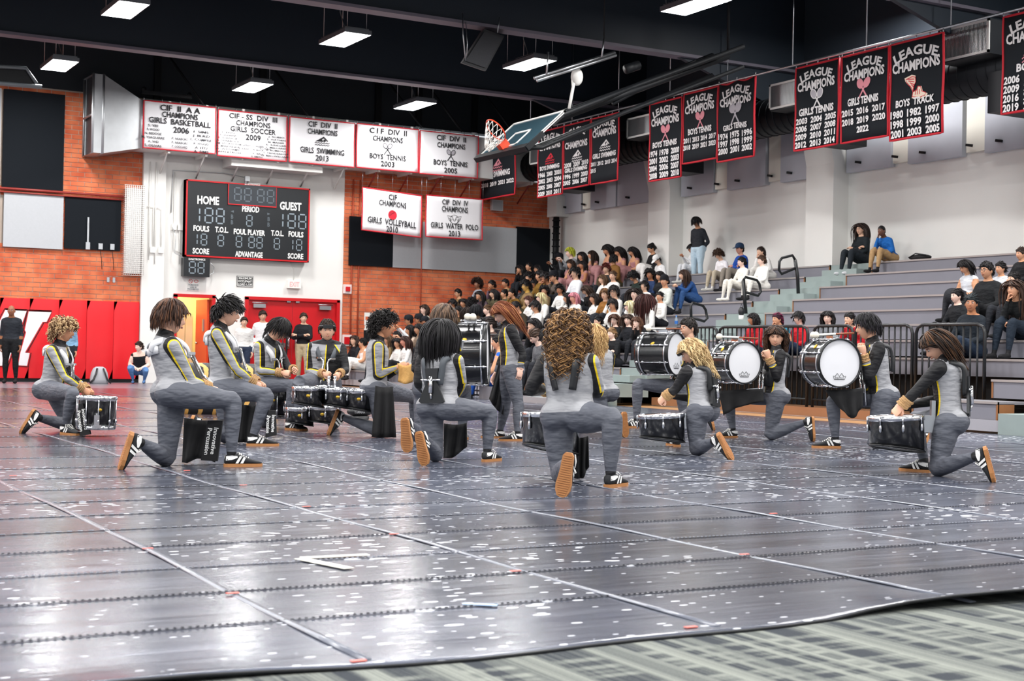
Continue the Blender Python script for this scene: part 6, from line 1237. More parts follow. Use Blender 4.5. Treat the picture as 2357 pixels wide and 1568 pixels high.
z12 = depth(ground(1580, 986)); c = at_depth(1556, 815, z12 - .2); bd, tp = bass('black bass drum hiding the lower face of the short haired drummer', c, nrm(-_f * .55 + _r * .83), .262, .42); mallets('pair of white mallets lying on the short haired drummer bass drum', tp, -_r + .1 * _f)
z7 = depth(ground(1000, 1022)); c = at_depth(1120, 815, z7 + .05); bd, tp = bass('largest black bass drum beside the broad short haired performer', c, nrm(-_f * .05 + _r * 1.), .305, .40); mallets('pair of round white mallets standing on the largest bass drum', tp, -_f)
# stick bags with maker lettering
for lb, P, z in (('blond curly haired', [(181, 930), (190, 930), (208, 1000), (184, 1004)], zP1 - .2), ('brown bowl cut', [(478, 968), (512, 968), (500, 1062), (462, 1060)], depth(ground(384, 1074)) + .1), ('swept black haired', [(618, 945), (634, 945), (636, 1002), (610, 1008)], depth(ground(600, 1028)) - .05)):
    t = thing('stick_bag', 'black stick bag with white maker lettering hanging from the %s drummer' % lb, 'bag', at_depth(P[3][0], P[3][1], z)); W3 = [at_depth(a, b, z) for a, b in P]; W3 = [np.maximum(w_, [-99, -99, .012]) for w_ in W3]; D = _f * .035
    MB().add(W3 + [w_ + D for w_ in W3], [(3, 2, 1, 0), (4, 5, 6, 7), (0, 1, 5, 4), (1, 2, 6, 5), (2, 3, 7, 6), (3, 0, 4, 7)], 0, False).build('pouch', M_skirt, t)
    X = nrm((W3[3] + W3[2]) / 2 - (W3[0] + W3[1]) / 2); L = np.linalg.norm((W3[3] + W3[2]) / 2 - (W3[0] + W3[1]) / 2); Y = nrm(np.cross(-_f, X)); o = (W3[0] + W3[1] + W3[2] + W3[3]) / 4 - _f * .004; Fb = plane3(o, X, Y, -_f)
    q = MB(); text(q, Fb, 'Innovative', 0, .004, .032, L * .66, 0, .002); q.build('lettering', M_inkw, t); q = MB(); text(q, Fb, 'Percussion', .01, -.042, .032, L * .66, 0, .002); q.build('lettering', M_inkw, t)
# tan cloth in the curly haired performer's hands
zc = depth(ground(880, 1008)) - .1; G = np.array([[at_depth(915 + 34 * u + 3 * math.sin(v * 3), 836 + 6 * math.sin(u * 3) + 42 * v, zc + .03 * math.sin(u * 6 + v)) for v in np.linspace(0, 1, 8)] for u in np.linspace(0, 1, 9)])
tag(MB().sheet(G, .006).build('tan_cloth', mat('tan_fabric', '#d2a25e', .8, var=.2, vscale=25, bump=.3), None, at_depth(930, 878, zc)), 'crumpled tan cloth held by the curly haired performer', 'cloth')
# ================================================================ spectators
def seat_J(lean=0., arms='lap', hy=0., hp=0., H=1.65, legs='sit', sway=0.):
    h = 1.; ex = np.array([1., 0, 0]); J = {'lp': ex, 'ls': ex, 'fw': np.array([0, 1., 0]), 'curve': .03 + .05 * lean}
    if legs == 'stand': J['pel'] = np.array([0, 0, .90])
    elif legs == 'squat': J['pel'] = np.array([0, -.12, .30])
    else: J['pel'] = np.array([0, 0, .095])
    J['nk'] = J['pel'] + np.array([sway, math.sin(lean) * .47, math.cos(lean) * .47]); f_ = np.array([math.sin(hy) * math.cos(hp), math.cos(hy) * math.cos(hp), math.sin(hp)])
    J['hd'] = J['nk'] + np.array([0, .02 + .10 * math.sin(lean), .155]) + np.array([math.sin(hy), math.cos(hy), 0]) * (.03 - .04 * hp)
    sd = nrm(J['nk'] - J['pel'])
    for s, q in (('R', 1), ('L', -1)):
        J['hip' + s] = J['pel'] + ex * q * .088; J['sh' + s] = J['nk'] - sd * .055 + ex * q * .155
        if legs == 'sit': J['kn' + s] = np.array([q * .11, .42, .24]); J['an' + s] = np.array([q * .12, .50, -.18])
        elif legs == 'stand': J['kn' + s] = np.array([q * .10, .02, .48]); J['an' + s] = np.array([q * .11, -.01, .085])
        elif legs == 'squat': J['kn' + s] = np.array([q * .20, .28, .42 if s == 'R' else .36]); J['an' + s] = np.array([q * .13, .02, .09])
        elif legs == 'floor': J['kn' + s] = np.array([q * .28, .30, .12]); J['an' + s] = np.array([-q * .10, .42, .07])
        sh = J['sh' + s]; P0 = J['pel']
        A = {'lap': (P0 + (q * .235, .10, .17), P0 + (q * .07, .27, .10)), 'knees': (P0 + (q * .17, .36, .19), P0 + (q * .035, .52, .30)), 'crossed': (sh + (q * .06, .10, -.25), P0 + (-q * .10, .19, .24)), 'down': (sh + (q * .05, -.02, -.28), sh + (q * .05, .06, -.52)),
             'chin': ((P0 + (q * .12, .34, .20), J['hd'] + (.035, .07, -.14)) if s == 'R' else (P0 + (q * .22, .14, .15), P0 + (q * .02, .30, .14))), 'phone': ((sh + (q * .02, .16, -.20), sh + (-q * .09, .33, .02))), 'pocket': (sh + (q * .10, -.05, -.26), P0 + (q * .17, .08, .02)), 'back': (sh + (q * .09, -.08, -.25), P0 + (q * .06, -.14, .02)), 'clasp': (sh + (q * .02, .12, -.22), J['nk'] + (q * .03 - .02, .36, -.06))}[arms]
        J['el' + s], J['wr' + s] = A
    J['hR'] = np.array([[math.cos(hy), -math.sin(hy), 0], f_, np.cross([math.cos(hy), -math.sin(hy), 0], f_)]).T
    return J
VAR = dict(lap=dict(), lapL=dict(hy=-.55), lapR=dict(hy=.6), lapU=dict(hp=.25, hy=-.2), knees=dict(lean=.55, arms='knees', hp=-.05), kneesR=dict(lean=.5, arms='knees', hy=.5), chin=dict(lean=.42, arms='chin', hy=-.1), crossed=dict(lean=.08, arms='crossed', hy=-.25), phone=dict(arms='phone', hy=.3), clasp=dict(arms='clasp', lean=.12, hy=.5), lookdn=dict(lean=.25, hp=-.6), lookdnR=dict(lean=.3, hp=-.5, hy=.5), backv=dict(lean=.1, hy=2.4),
    dress=dict(), dressR=dict(hy=.55), dressdn=dict(hp=-.4, hy=.2, lean=.1), stand=dict(legs='stand', arms='down'), standx=dict(legs='stand', arms='crossed', hy=-.5), standp=dict(legs='stand', arms='pocket', hp=-.1, hy=-.5), standb=dict(legs='stand', arms='back', hp=-.75, hy=-.1), squat=dict(legs='squat', arms='lap', hy=.6, lean=.25), floor=dict(legs='floor', arms='lap', hy=-.3, lean=.1))
_names = list(VAR); _J = [seat_J(**VAR[n]) for n in _names]
_raw = []
for n, J in zip(_names, _J):
    mb = body_volumes(J, 1.65, n.startswith('dress'), 1.02, n.startswith('dress'))
    for s in 'RL': mb.ell(J['an' + s] + np.array([0, .07, -.045]), (.045, .135, .042))
    _raw.append(mb)
_res = remesh_all(_raw, .0165); BODY = {}
for n, J, (V, F) in zip(_names, _J, _res):
    hands = []
    for s in 'RL':
        fd = nrm(J['wr' + s] - J['el' + s]); hands.append((J['wr' + s], fd, (0, .3, 1.) if VAR[n].get('arms') not in ('down',) else ((1 if s == 'R' else -1), 0, .1), s == 'L', 'relaxed' if VAR[n].get('arms', 'lap') not in ('phone', 'clasp', 'chin', 'knees') else 'grip'))
    BODY[n] = (finish_body('person', V, F, J, 1.65, (J['hd'], J['hR'], 'dn' in n), hands, M_spec, None, False, None, True), J)
def extra_hair(kind):
    q = hair_mb(dict(ST['back'], n=140, sides=4), 5)
    if kind == 'bun': q.ell((0, -.075, .10), (.045, .045, .04))
    if kind == 'pony': q.ell((0, -.105, .06), (.022, .025, .022)); q.tube([(0, -.10, .06), (0, -.15, .03), (.01, -.17, -.06), (.02, -.16, -.17), (.03, -.13, -.27)], [.018, .03, .032, .026, .008], 8)
    if kind == 'updo': q.ell((0, -.09, .02), (.06, .045, .06)); q.ell((.02, -.06, .095), (.03, .03, .03))
    return q
CH = {}
lowd = lambda d, n: dict(d, n=n, sides=4)
for n, st_, cnt, L in (('short', 'short', 110, None), ('fringe', 'fringe', 170, None), ('textured', 'textured', 150, None), ('curly', 'curly', 180, None), ('long', 'long', 190, .36), ('longer', 'long', 190, .46), ('wavy', 'wavy', 190, .3), ('bob', 'bob', 190, None), ('bowl', 'bowl', 170, None), ('back', 'back', 170, None)):
    d = lowd(ST[st_], cnt); d['r'] = ST[st_]['r'] * 1.9
    if L: d['L'] = L
    CH[n] = hair_mb(d, 11).mesh('hair', [M_hair, M_hairl])
CH['afro'] = hair_mb(dict(lowd(ST['curly'], 420), L=.07, lift=1.2, down=.02, cap=.05, r=.008, jit=.5, steps=8), 4).mesh('hair', [M_hair, M_hairl])
for n in ('bun', 'pony', 'updo'): CH[n] = extra_hair(n).mesh('hair', [M_hair, M_hairl])
CH['none'] = None
CH['shaved'] = hair_mb(dict(n=0, cap=.006, front=.62, side=.25, back=-.4), 3).mesh('hair', [M_hair, M_hairl])
t = NT('hat_cloth', .8, .2); M_hat = t.out(t.obc('hat'))
def hat_me(brim):
    q = MB(); q.lathe([(.104, 0), (.104, .03), (.096, .075), (.07, .108), (.03, .122), (.001, .125)], (0, -.006, .03), np.diag([.86, 1.1, 1.]), 24)
    if brim: q.prism([(.075 * math.cos(a), .06 + .12 * max(0, math.sin(a))) for a in np.linspace(0, math.pi, 14)], lambda a, b, c: np.array([a, b + .02, c + .036 - .25 * (b - .06)]), .006)
    return q.mesh('hat', [M_hat])
HAT = {'cap': hat_me(True), 'beret': hat_me(False)}
def glasses_me():
    q = MB()
    for s in (-1, 1): q.torus((s * .031, .097, .010), .021, .0022, frame_from((0, 1, 0)), 16, 4); q.tube([(s * .052, .093, .014), (s * .077, .0, .012)], .002, 4)
    q.tube([(-.01, .1, .012), (.01, .1, .012)], .002, 4); return q.mesh('glasses', [M_dk])
GLS = glasses_me()
_rg = random.Random(21)
def spectator(label, var, head_px, hair, hc, skin, top, bottom='#22242a', row=None, az=-90., sleeve=2.2, neckline=.03, trouser=2.5, shoe_='#1c1c1e', hat=None, gl=False, hc2=None, X=None, zf=None, group='spectators', sc0=None):
    me, J = BODY[var]; hd = J['hd']; stand = VAR[var].get('legs', 'sit') != 'sit'; rz = -math.radians(az + _rg.uniform(-6, 6)); R = rotz(rz); o2 = R @ hd
    if X is None:
        best = None
        for k in ([row] if row is not None else range(0, 10)):
            P = onX(head_px[0], head_px[1], XK(k) + .27 + o2[0]); e = P[2] - ZK(k) - hd[2]
            if best is None or abs(e) < abs(best[1]): best = (k, e, P)
        k, e, P = best; z0 = ZK(k)
    else: P = onX(head_px[0], head_px[1], X); z0 = zf
    sc = min(1.16, max(.84, (P[2] - z0) / hd[2])) if sc0 is None else sc0; loc = P - o2 * sc; loc[2] = z0
    o = inst('person', me, None, loc, R, sc); tag(o, label, 'person', group)
    setc(o, skin=skin, top=top, bottom=bottom, shoe=shoe_, sleeve=float(sleeve), neckline=float(neckline), trouser=float(trouser))
    s = 1.65 / 1.68 * 1.03
    if CH.get(hair) is not None: ho = inst('hair', CH[hair], o, hd, J['hR'], s); c = C(hc); setc(ho, hair=hc); ho['hair2'] = [min(1, x * 1.9 + .006) for x in c[:3]] if hc2 is None else list(C(hc2)[:3])
    if hat: ho = inst('hat', HAT[hat[0]], o, hd, J['hR'], s); setc(ho, hat=hat[1])
    if gl: inst('glasses', GLS, o, hd, J['hR'], s)
    return o
A1, A2, A3, A4, A5 = '#e2b89c', '#cf9a78', '#b67d5a', '#8c5c40', '#f0cdbc'
BK, BR, LB, BL_, RD = '#141012', '#2f1f17', '#5e4530', '#d8c092', '#5a231c'
WH, OL, BKT, PINK, TAN, GD = '#e6e4e0', '#4d4733', '#17181b', '#b07f80', '#8a714d', '#7a5a22'
W_ = lambda *a, **k: spectator(*a, **k)
# far left block under the brick wall
W_('spectator in tuxedo with bow tie sitting beside the white gown', 'lapU', (815, 785), 'wavy', BR, A1, '#1d2026', '#1d2026', row=0, gl=True)
W_('spectator with dark updo in white gown beside the tuxedo', 'dressR', (834, 790), 'updo', BK, A2, '#e8dcd8', WH, row=0, sleeve=.1, neckline=-.08)
W_('spectator half hidden behind the curly haired performer chin', 'lap', (890, 783), 'long', LB, A2, TAN, row=0)
W_('spectator with dark hair parted in the middle under the raised phone', 'lap', (912, 773), 'long', BK, A1, '#3a3433', row=1)
W_('spectator with black hair in white blouse next to the red painted face', 'lapL', (914, 791), 'long', BK, A2, WH, BKT, row=0)
W_('spectator with long brown hair and reddish face in white top', 'lap', (931, 787), 'longer', '#3a201a', '#d08a74', WH, BKT, row=0)
W_('spectator holding up a white phone in front of the face', 'phone', (943, 761), 'long', BK, A2, '#d6c0ae', row=1)
W_('spectator in black cap and black vest with hand at the brim', 'phone', (940, 738), 'short', BK, A3, '#d9dadc', BKT, row=2, hat=('cap', '#191c22'))
W_('spectator with dark hair beside the black vest', 'lap', (963, 759), 'long', BK, A2, '#8a7868', row=1)
W_('spectator in black cap turned away below the curly haired boy', 'lapR', (964, 736), 'short', BK, A3, '#3c3f44', row=2, hat=('cap', '#16181d'))
W_('spectator in dark cap close to the brown haired performer', 'lap', (978, 741), 'short', BK, A3, '#2c2f35', row=2, hat=('cap', '#1a1d24'))
W_('spectator with dark curly shoulder hair and glasses against the brick', 'lapU', (976, 714), 'wavy', BR, A5, '#b9b4a6', row=3, gl=True)
W_('spectator peeking past the black haired performer', 'lap', (982, 757), 'long', BK, A2, '#3a3432', row=1)
# gold and olive costume block
W_('spectator with short black hair and glasses in tan costume by the brick', 'lap', (1054, 676), 'short', BK, A2, TAN, OL, gl=True)
W_('spectator with large afro hair in pale blue grey shirt', 'lapL', (1098, 655), 'afro', '#2a1a14', A4, '#a8b2bd', OL)
W_('spectator with dark hair tied back behind the long haired girl', 'chin', (1131, 657), 'back', BK, A3, '#6a5563', OL)
W_('spectator with cropped black hair in tan jacket against the brick', 'lap', (1163, 653), 'short', BK, A3, TAN, OL)
W_('spectator in black with hand on chin under the black panel', 'chin', (1196, 621), 'long', BK, A2, BKT)
W_('spectator in black with head tipped back under the black panel', 'lapU', (1217, 615), 'short', BK, A2, BKT)
W_('spectator in black with glasses and long hair in the corner', 'lap', (1236, 620), 'long', BK, A2, BKT, gl=True)
W_('spectator with yellow painted face in tan costume', 'lap', (1211, 660), 'textured', BK, '#c9a050', TAN, OL)
W_('spectator with long fringe in olive plaid', 'lapL', (1229, 655), 'fringe', BK, A3, '#5b5a4c', OL)
W_('spectator with dark hair behind the olive plaid', 'lap', (1218, 641), 'textured', BK, A2, '#3a352c')
W_('spectator in brown and gold beside the olive plaid', 'lap', (1242, 637), 'long', BK, A2, GD, OL)
W_('spectator in olive with hand before the mouth', 'chin', (1255, 641), 'fringe', BK, A3, OL)
W_('spectator with long dark hair in mauve sheer sleeves', 'chin', (1103, 681), 'longer', BK, A2, '#6b5a64', OL)
W_('spectator with long dark hair parted in the middle in olive', 'lap', (1135, 677), 'longer', BK, A1, OL)
W_('spectator with hair up in olive next to the chin resting girl', 'lap', (1160, 677), 'bun', BK, A2, OL, TAN)
W_('spectator with hair up in gold costume resting chin on hand', 'chin', (1177, 676), 'bun', BK, A2, GD, TAN)
W_('spectator in yellow brown with dark hair above the largest bass drum', 'lapL', (1066, 699), 'long', BK, A2, '#7d6232', OL)
W_('spectator with bushy black hair seen from behind', 'backv', (1086, 697), 'curly', BK, A3, '#3a2f22', OL)
W_('spectator with rounded black hair seen from behind in brown', 'backv', (1095, 714), 'bob', '#15161c', A3, '#4a3a2a', OL)
W_('spectator with dark hair in dim tan costume', 'lap', (1042, 700), 'fringe', BK, A3, TAN, OL)
W_('spectator with dark hair directly above the bass drum', 'lap', (1055, 717), 'long', BK, A2, '#57452f')
W_('spectator with brown hair in shadow above the bass drum badge', 'backv', (1075, 719), 'long', '#241712', A3, '#4f4030')
W_('spectator with pale pulled back hair left of the red haired performer', 'lap', (1121, 715), 'back', LB, A5, '#3a3a3e')
W_('spectator with cropped dark hair right of the red haired performer', 'lookdn', (1188, 707), 'short', BK, A2, '#3b3428')
W_('spectator with curly dark hair in brown jacket', 'lapL', (1253, 670), 'curly', BK, A2, '#6d5a3f', OL)
# white shirted block
W_('spectator with reddish brown hair in white top and dark apron', 'lap', (1216, 693), 'wavy', '#4a2a22', A5, WH, '#23303a')
W_('spectator with blond wavy hair in white shirt', 'lapR', (1245, 687), 'bob', BL_, A5, WH)
W_('spectator with dark fringe and glasses in white shirt', 'lap', (1232, 707), 'fringe', BK, A2, WH, gl=True)
W_('spectator with yellow green hair in grey shirt holding a phone', 'phone', (1312, 583), 'bowl', '#b9bd3a', A5, '#8a8d92', row=9)
W_('spectator in black cap taking a photograph in the corner', 'phone', (1287, 594), 'short', BK, A4, BKT, row=9, hat=('cap', '#14141a'))
W_('spectator with long dark bangs in pink dress with glitter', 'dress', (1338, 591), 'longer', BK, A2, PINK, PINK, sleeve=.15, neckline=-.08)
W_('spectator with long brown hair leaning in pink dress', 'dressR', (1362, 588), 'longer', BR, A2, PINK, PINK, sleeve=.15, neckline=-.08, trouser=1.)
W_('spectator with long black hair and pink bow in pink dress', 'dressdn', (1397, 576), 'longer', BK, A2, PINK, PINK, sleeve=.15, neckline=-.08)
W_('spectator with wavy brown hair in pink dress clasping hands', 'dress', (1313, 609), 'wavy', BR, A2, PINK, PINK, sleeve=.15, neckline=-.08)
W_('spectator with straight dark hair in pink dress in the middle', 'dress', (1340, 611), 'long', BK, A3, PINK, PINK, sleeve=.15, neckline=-.08)
W_('spectator with black hair in brown jacket turned to the pink dresses', 'backv', (1412, 599), 'bowl', BK, A2, '#80592b', OL)
W_('spectator with reddish hair and dark jacket with yellow collar', 'lapL', (1395, 620), 'textured', RD, A1, '#2b2a2c')
W_('spectator with light brown hair in black vest over white shirt', 'lap', (1386, 644), 'long', LB, A1, '#e4e2de', BKT)
W_('spectator with light brown pony tail in white shirt', 'lapL', (1410, 636), 'pony', '#5e4532', A1, WH)
W_('spectator with thick black fringe in crisp white shirt', 'lapL', (1323, 637), 'fringe', BK, A1, '#e9ebf0', sc0=1.16)
W_('spectator in black cap and glasses with brown grey jacket', 'chin', (1274, 638), 'short', BK, A2, '#6e635c', hat=('cap', '#17181e'), gl=True)
W_('spectator with tousled black hair in white shirt', 'lapL', (1288, 668), 'textured', BK, A3, WH)
W_('spectator with long brown hair bowing the head with glasses', 'lookdnR', (1348, 669), 'longer', '#3c2a20', A1, BKT, gl=True)
W_('spectator with dark hair turned toward the pink haired friend', 'lapR', (1306, 687), 'long', BK, A2, WH)
W_('spectator with pink hair laughing in white shirt', 'lap', (1321, 687), 'bob', '#c07a84', '#dc9c86', WH)
W_('spectator with very long dark curls in white shirt', 'lap', (1366, 688), 'longer', '#241814', A2, WH)
W_('spectator with light brown bowl cut in orange brown jacket', 'lapL', (1392, 679), 'bowl', '#6b4c30', A1, '#8c5e28')
W_('spectator with dark hair and glasses in white shirt behind the bowl cut', 'lapL', (1413, 673), 'fringe', BK, A1, WH, gl=True)
W_('spectator with blue painted brows in white shirt', 'lapL', (1410, 703), 'fringe', BK, A2, WH)
W_('spectator with black hair and pink hair clip in pink dress', 'dressdn', (1423, 580), 'longer', BK, A2, PINK, PINK, sleeve=.15, neckline=-.08)
W_('spectator with long black hair in profile in pink dress', 'dressdn', (1455, 580), 'longer', BK, A2, PINK, PINK, sleeve=.15, neckline=-.08)
W_('spectator with bun in black jersey with red trim and white skirt', 'dressdn', (1499, 573), 'bun', BK, A2, '#1b1a1d', '#eeeae6')
W_('spectator in white cap and white shirt', 'lookdn', (1512, 608), 'short', BK, A1, '#efefef', row=8, hat=('cap', '#eceae8'))
W_('spectator with short curly hair in navy shirt', 'lapL', (1496, 633), 'curly', BK, A3, '#1f3358')
W_('spectator with curly black hair in dark green sweatshirt', 'lookdn', (1458, 638), 'curly', BK, A2, '#26332f')
W_('spectator in black hidden behind the plaid shirt', 'lap', (1518, 637), 'long', BK, A2, BKT)
W_('spectator in black beret and pale plaid shirt', 'lapL', (1529, 648), 'short', BK, A2, '#c9cdc6', hat=('beret', '#17171c'))
W_('spectator with long brown hair in blue denim jacket', 'kneesR', (1573, 634), 'longer', '#3a261c', A1, '#264a80', '#2a4a78')
W_('spectator with dark bob in white shirt in front of the navy shirt', 'lapU', (1483, 660), 'fringe', BK, A1, WH)
W_('spectator with long dark hair in white in front of the green sweatshirt', 'lapL', (1460, 678), 'longer', '#241a18', A5, WH)
W_('spectator with reddish long hair seen from behind in white shirt', 'backv', (1485, 694), 'longer', '#3c1a18', A1, WH)
W_('spectator with slicked back hair and glasses in white shirt', 'lapL', (1518, 684), 'pony', BK, A2, WH)
W_('spectator with pale blond hair in profile in white shirt', 'lapR', (1449, 707), 'bob', '#e6d8a8', A5, WH)
# black jacketed front rows
W_('spectator with dark hair in black lace beside the curly haired drummer', 'lap', (1376, 741), 'back', BK, A1, '#202428', row=2)
W_('spectator with brown shoulder hair and glasses in black jacket', 'lapL', (1414, 738), 'bob', '#4a2f22', A5, BKT, row=2, gl=True)
W_('spectator with straight brown hair in black jacket', 'lapL', (1445, 738), 'long', '#3a2a22', A5, '#1b1e24', row=2)
W_('spectator with curly brown hair resting face on hand in black', 'chin', (1466, 749), 'wavy', '#4d3020', A5, BKT, row=2)
W_('spectator with pulled back blond hair and black jacket with patch', 'crossed', (1407, 769), 'back', '#8a6a48', A5, BKT, row=1)
W_('spectator in black leaning the head on a hand beside the cardigan', 'chin', (1227, 743), 'long', BK, A1, BKT, row=1)
W_('spectator in grey cardigan and red top looking down', 'lookdn', (1231, 771), 'back', '#4a382e', A5, '#6e7074', '#2a2b30', row=0)
W_('spectator with dark hair in white left of the big curls', 'lap', (1268, 737), 'fringe', BK, A2, '#dcdad6', row=2)
W_('spectator with dark hair in black left of the big curls', 'lookdn', (1260, 764), 'fringe', BK, A2, '#1d2024', row=0)
W_('spectator with dark hair behind the guard rail left of the red hair', 'lap', (1110, 737), 'long', BK, A2, '#3b332f', row=1)
W_('spectator in sheer black top behind the guard rail', 'lap', (1127, 745), 'back', '#241a17', A5, '#57433c', row=1, sleeve=.2)
# upper right of the block
W_('boy with black fringe in white sweater clasping hands', 'clasp', (1592, 589), 'fringe', BK, A3, '#e9e9ea', '#e2e3e6', row=9, shoe_='#e8e6e0')
W_('boy with curly brown hair in white shirt and beige trousers', 'lookdn', (1654, 588), 'curly', '#3a2618', A1, '#eeecf0', '#b9ad98', row=8, shoe_='#d8d6d0')
W_('man in navy cap and blue sweater with folded arms', 'crossed', (1702, 574), 'short', BK, '#d09a84', '#1d4aa0', '#8a8278', row=8, hat=('cap', '#1f3450'))
W_('spectator with painted face in white knit and wide white trousers', 'lap', (1706, 606), 'back', BK, A5, '#e9e6df', '#e3dfd5', row=7, shoe_='#ece8de')
W_('spectator with long pony tail in white resting chin on fist', 'chin', (1750, 580), 'pony', '#2a1a14', A1, '#ebe9e6', '#d9d7d2', row=8)
W_('spectator with painted face in white sweater and white skirt', 'dress', (1752, 603), 'back', '#4a3324', A5, '#eceae4', '#e8e5dd', row=7)
W_('woman with glasses and long dark hair in black jacket on the top row', 'crossed', (1980, 529), 'longer', '#2a1c16', A1, '#1b2226', '#20262c', row=9, gl=True, shoe_='#cfcfd2')
W_('boy in blue fleece and tan trousers resting cheek on hand', 'chin', (2029, 532), 'shaved', BK, '#5a3a28', '#1f66b4', '#b08f66', row=9)
spectator('teenager in black jacket and pale jeans standing against the white wall', 'standb', (1603, 512), 'fringe', BK, A2, '#26292f', '#bcd2e0', X=20.05, zf=ZK(8) - .02, az=-100)
# right hand block
W_('spectator with black bob in silver sequin top', 'dressdn', (2222, 616), 'bob', BK, A2, '#c9ccd2', '#2a2b30', sleeve=.05, neckline=.04, row=5)
W_('man with glasses in black embroidered jacket', 'lap', (2271, 624), 'short', BK, A2, '#1a1c1f', BKT, row=4, gl=True)
W_('spectator with hair tied back in silver sequin top', 'lap', (2302, 624), 'back', BK, A2, '#c6c9cf', row=5, sleeve=.05)
W_('smiling spectator in black at the frame edge', 'lap', (2349, 602), 'back', BR, A2, BKT, row=6)
W_('spectator with face paint behind the long haired girl in black', 'lap', (2332, 644), 'bun', BK, A1, BKT, row=4)
W_('spectator with long brown hair in black jacket with chin on fist', 'chin', (2333, 668), 'longer', '#3a261c', A2, '#191b1d', '#1c2632', row=3)
W_('spectator with pinned up hair and red lips in black jacket', 'lap', (2201, 683), 'bun', BK, A5, '#17191d', BKT, row=3)
W_('spectator with teal streaked hair in navy printed sweatshirt', 'lapL', (2235, 700), 'back', '#1a2226', A3, '#192028', '#1d2a3c', row=2)
# red jackets behind the rail
W_('laughing spectator with long dark curls in red jacket and teal shirt', 'lapR', (1733, 742), 'wavy', BK, A3, '#b8202a', '#1f2a3c', row=2)
W_('spectator with magenta and black hair covering the mouth', 'chin', (1788, 736), 'pony', '#3a1226', A2, '#2d7f9a', '#1f2a3c', row=2, sleeve=.3, hc2='#a81c5e')
W_('boy with black hair and painted brow in red jacket', 'lap', (1838, 740), 'fringe', BK, A5, '#c01f2a', '#22304a', row=2, gl=True)
W_('spectator with dark wavy hair in grey jacket over teal', 'lapL', (1905, 734), 'wavy', BK, A5, '#7d8086', '#22304a', row=2)
W_('spectator in red jacket with hand over the eyes', 'chin', (1954, 738), 'bun', BK, A1, '#b8202a', '#22304a', row=2)
# people by the end wall
def wallperson(label, var, hp, Y, hair, hc, skin, top, bottom, az, **k):
    P = onY(hp[0], hp[1], Y); return spectator(label, var, hp, hair, hc, skin, top, bottom, az=az, X=P[0], zf=0., group='people by the end wall', **k)
wallperson('bald man in black and red polo holding papers before the wall emblem', 'stand', (26, 716), 33.2, 'none', BK, A4, '#23272e', '#141518', 205, sleeve=1.2)
wallperson('person in denim jacket half hidden behind the blond drummer', 'stand', (157, 742), 33.6, 'short', BK, A2, '#7aa0bd', '#22262c', 190)
wallperson('woman in black tank top and jeans crouching by the wall pads', 'squat', (319, 799), 33.6, 'back', BR, A5, '#15161a', '#5b82b4', 195, sleeve=.1, neckline=-.05)
wallperson('person in white sweater behind the swept haired drummer', 'stand', (562, 742), 33.2, 'short', BR, A1, '#dedcd8', '#2a3448', 190)
wallperson('bearded man in white sweatshirt with camera strap behind the barrier', 'standp', (605, 728), 33.9, 'short', BR, '#d9a88c', '#e3e2e4', '#30353c', 215)
wallperson('man in black hooded sweatshirt and khaki trousers with folded arms', 'standx', (699, 733), 33.9, 'short', '#3a2a20', A1, '#191b1f', '#b9a888', 225)
# ---- small things around the crowd
def px_thing(name, label, cat, P, parts):
    t = thing(name, label, cat, P)
    for nm, q, m_ in parts: q.V = [v + P for v in q.V]; q.build(nm, m_, t)
    return t
P = onX(2118, 588, XK(9) + .2); P[2] = ZK(9); px_thing('shoulder_bag', 'flat black bag lying on the top bleacher row', 'bag', P, [('pouch', MB().ell((0, 0, .05), (.12, .28, .06)), M_skirt), ('strap', MB().tube([(-.1, .2, .05), (-.12, 0, .12), (-.1, -.25, .08)], .012, 6), M_strapk)])
P = onX(1546, 629, XK(7) + .2); P[2] = ZK(7); px_thing('shoulder_bag', 'small black bag on a bleacher row beside the plaid shirt', 'bag', P, [('pouch', MB().ell((0, 0, .05), (.1, .2, .06)), M_skirt)])
P = onX(1557, 722, XK(4) + .1); P[2] = ZK(4); px_thing('water_bottle', 'clear water bottle with blue label on the bleacher beside the white shirt', 'bottle', P, [('body', MB().lathe([(.001, 0), (.034, .002), (.034, .15), (.014, .19), (.014, .205), (.001, .205)], (0, 0, 0), None, 16), mat('clear_plastic', '#cfe0ee', .1, trans=.6)), ('label', MB().lathe([(.0345, .06), (.0345, .12)], (0, 0, 0), None, 16), mat('blue_label', '#2f6fc0', .5)), ('lid', MB().lathe([(.016, .205), (.016, .225), (.001, .225)], (0, 0, 0), None, 12), mat('blue_lid', '#3a7fd0', .5))])
P = onY(1706, 738, 21.5); px_thing('camp_lantern', 'black lantern on a pale bottle standing in the bleacher aisle', 'lantern', P, [('base', MB().lathe([(.001, 0), (.05, 0), (.05, .1), (.001, .1)], (0, 0, 0), None, 14), M_white), ('globe', MB().lathe([(.04, .1), (.06, .15), (.06, .2), (.03, .25), (.001, .26)], (0, 0, 0), None, 14), M_strapk), ('handle', MB().tube([(-.05, 0, .2), (0, 0, .32), (.05, 0, .2)], .006, 5), M_strapk)])
P = ground(228, 884); bp = thing('backpack', 'silver grey backpack with black straps on the floor by the wall pads', 'backpack', P); q = MB(); ring_loft(q, [(P + (0, 0, z), np.array([1., 0, 0]), np.array([0, 1., 0]), a, b_, b_) for z, a, b_ in ((.0, .2, .12), (.1, .21, .13), (.25, .19, .11), (.36, .14, .08), (.4, .08, .05))], 16, 3); q.build('pack', mat('silver_nylon', '#a9abb0', .5), bp)
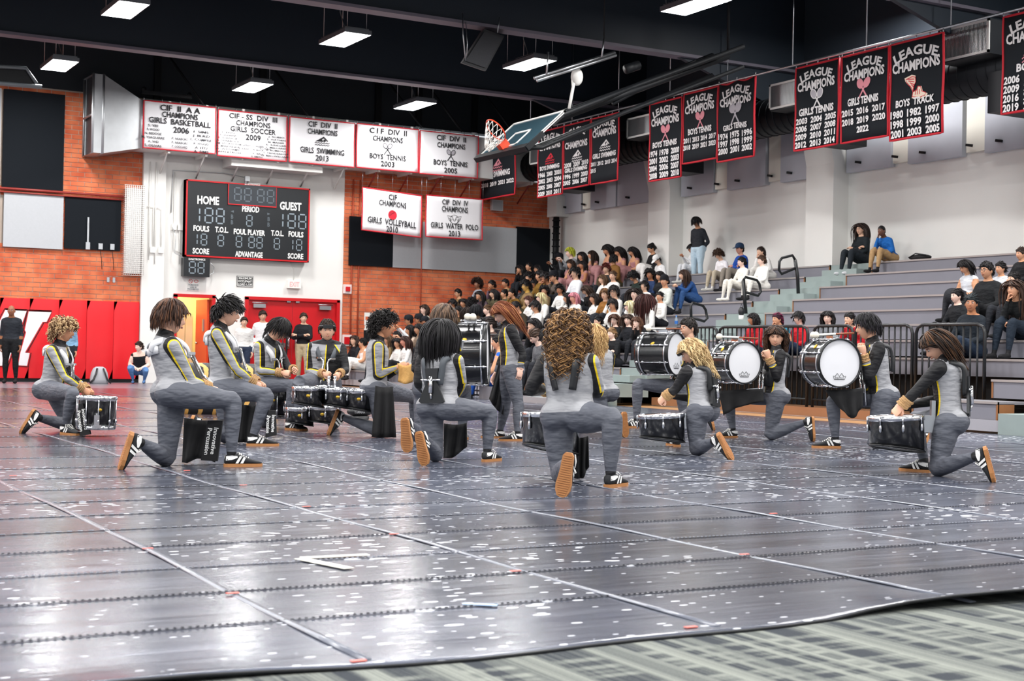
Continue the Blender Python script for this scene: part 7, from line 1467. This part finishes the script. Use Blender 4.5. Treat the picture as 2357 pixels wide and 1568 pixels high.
for s in (-1, 1): MB().tube([P + (s * .07, -.09, .36), P + (s * .1, -.14, .25), P + (s * .16, -.13, .1), P + (s * .24, -.12, .02)], .025, 6, flat=.4).build('strap', M_strapk, bp)
M_goldp = bpy.data.materials.new('black_gold_paint'); M_goldp.use_nodes = True; nt = M_goldp.node_tree; b_ = nt.nodes['Principled BSDF']; wv = nt.nodes.new('ShaderNodeTexWave'); wv.inputs['Scale'].default_value = 1.6; wv.inputs['Distortion'].default_value = 6; wv.inputs['Detail'].default_value = 4; cr = nt.nodes.new('ShaderNodeValToRGB'); cr.color_ramp.elements[0].position = .86; cr.color_ramp.elements[1].position = .9; cr.color_ramp.elements[0].color = C('#15161a'); cr.color_ramp.elements[1].color = C('#d9a85a'); tc = nt.nodes.new('ShaderNodeTexCoord'); nt.links.new(tc.outputs['Object'], wv.inputs['Vector']); nt.links.new(wv.outputs['Fac'], cr.inputs[0]); nt.links.new(cr.outputs[0], b_.inputs['Base Color'])
for lb, px, py, w, h in (('behind the brown bowl cut drummer', 470, 905, .55, .62), ('behind the swept haired drummer', 572, 893, .5, .62)):
    P = at_depth(px, py, 19.); P[2] = 0; G = MB(); ring_loft(G, [(P + (0, 0, z), _r0, np.array([math.sin(YAW), math.cos(YAW), 0]), w * a, .28 * a, .28 * a) for z, a in ((.0, .95), (.15, 1.), (h * .8, .97), (h, .8), (h + .06, .4))], 18, 3); tag(G.build('covered_prop', M_goldp, None, P), 'black draped prop with gold paint strokes ' + lb, 'prop')
# blue sequin girl by the guard rail
spectator('person in blue sequin dress sitting by the guard rail seen from the side', 'dress', (1146, 772), 'bun', BK, A2, '#1f5fc0', '#1d50a8', X=13.2, zf=.25, az=-60, sleeve=.1, neckline=-.05)
tag(MB().bb(*(lambda p: (p[0] - .25, p[0] + .25, p[1] - .25, p[1] + .25))(onX(1146, 772, 13.25)), 0, .25).build('low_bench', M_plank, None, tuple(onX(1146, 772, 13.25) * (1, 1, 0))), 'low grey bench under the blue sequin dress', 'bench')
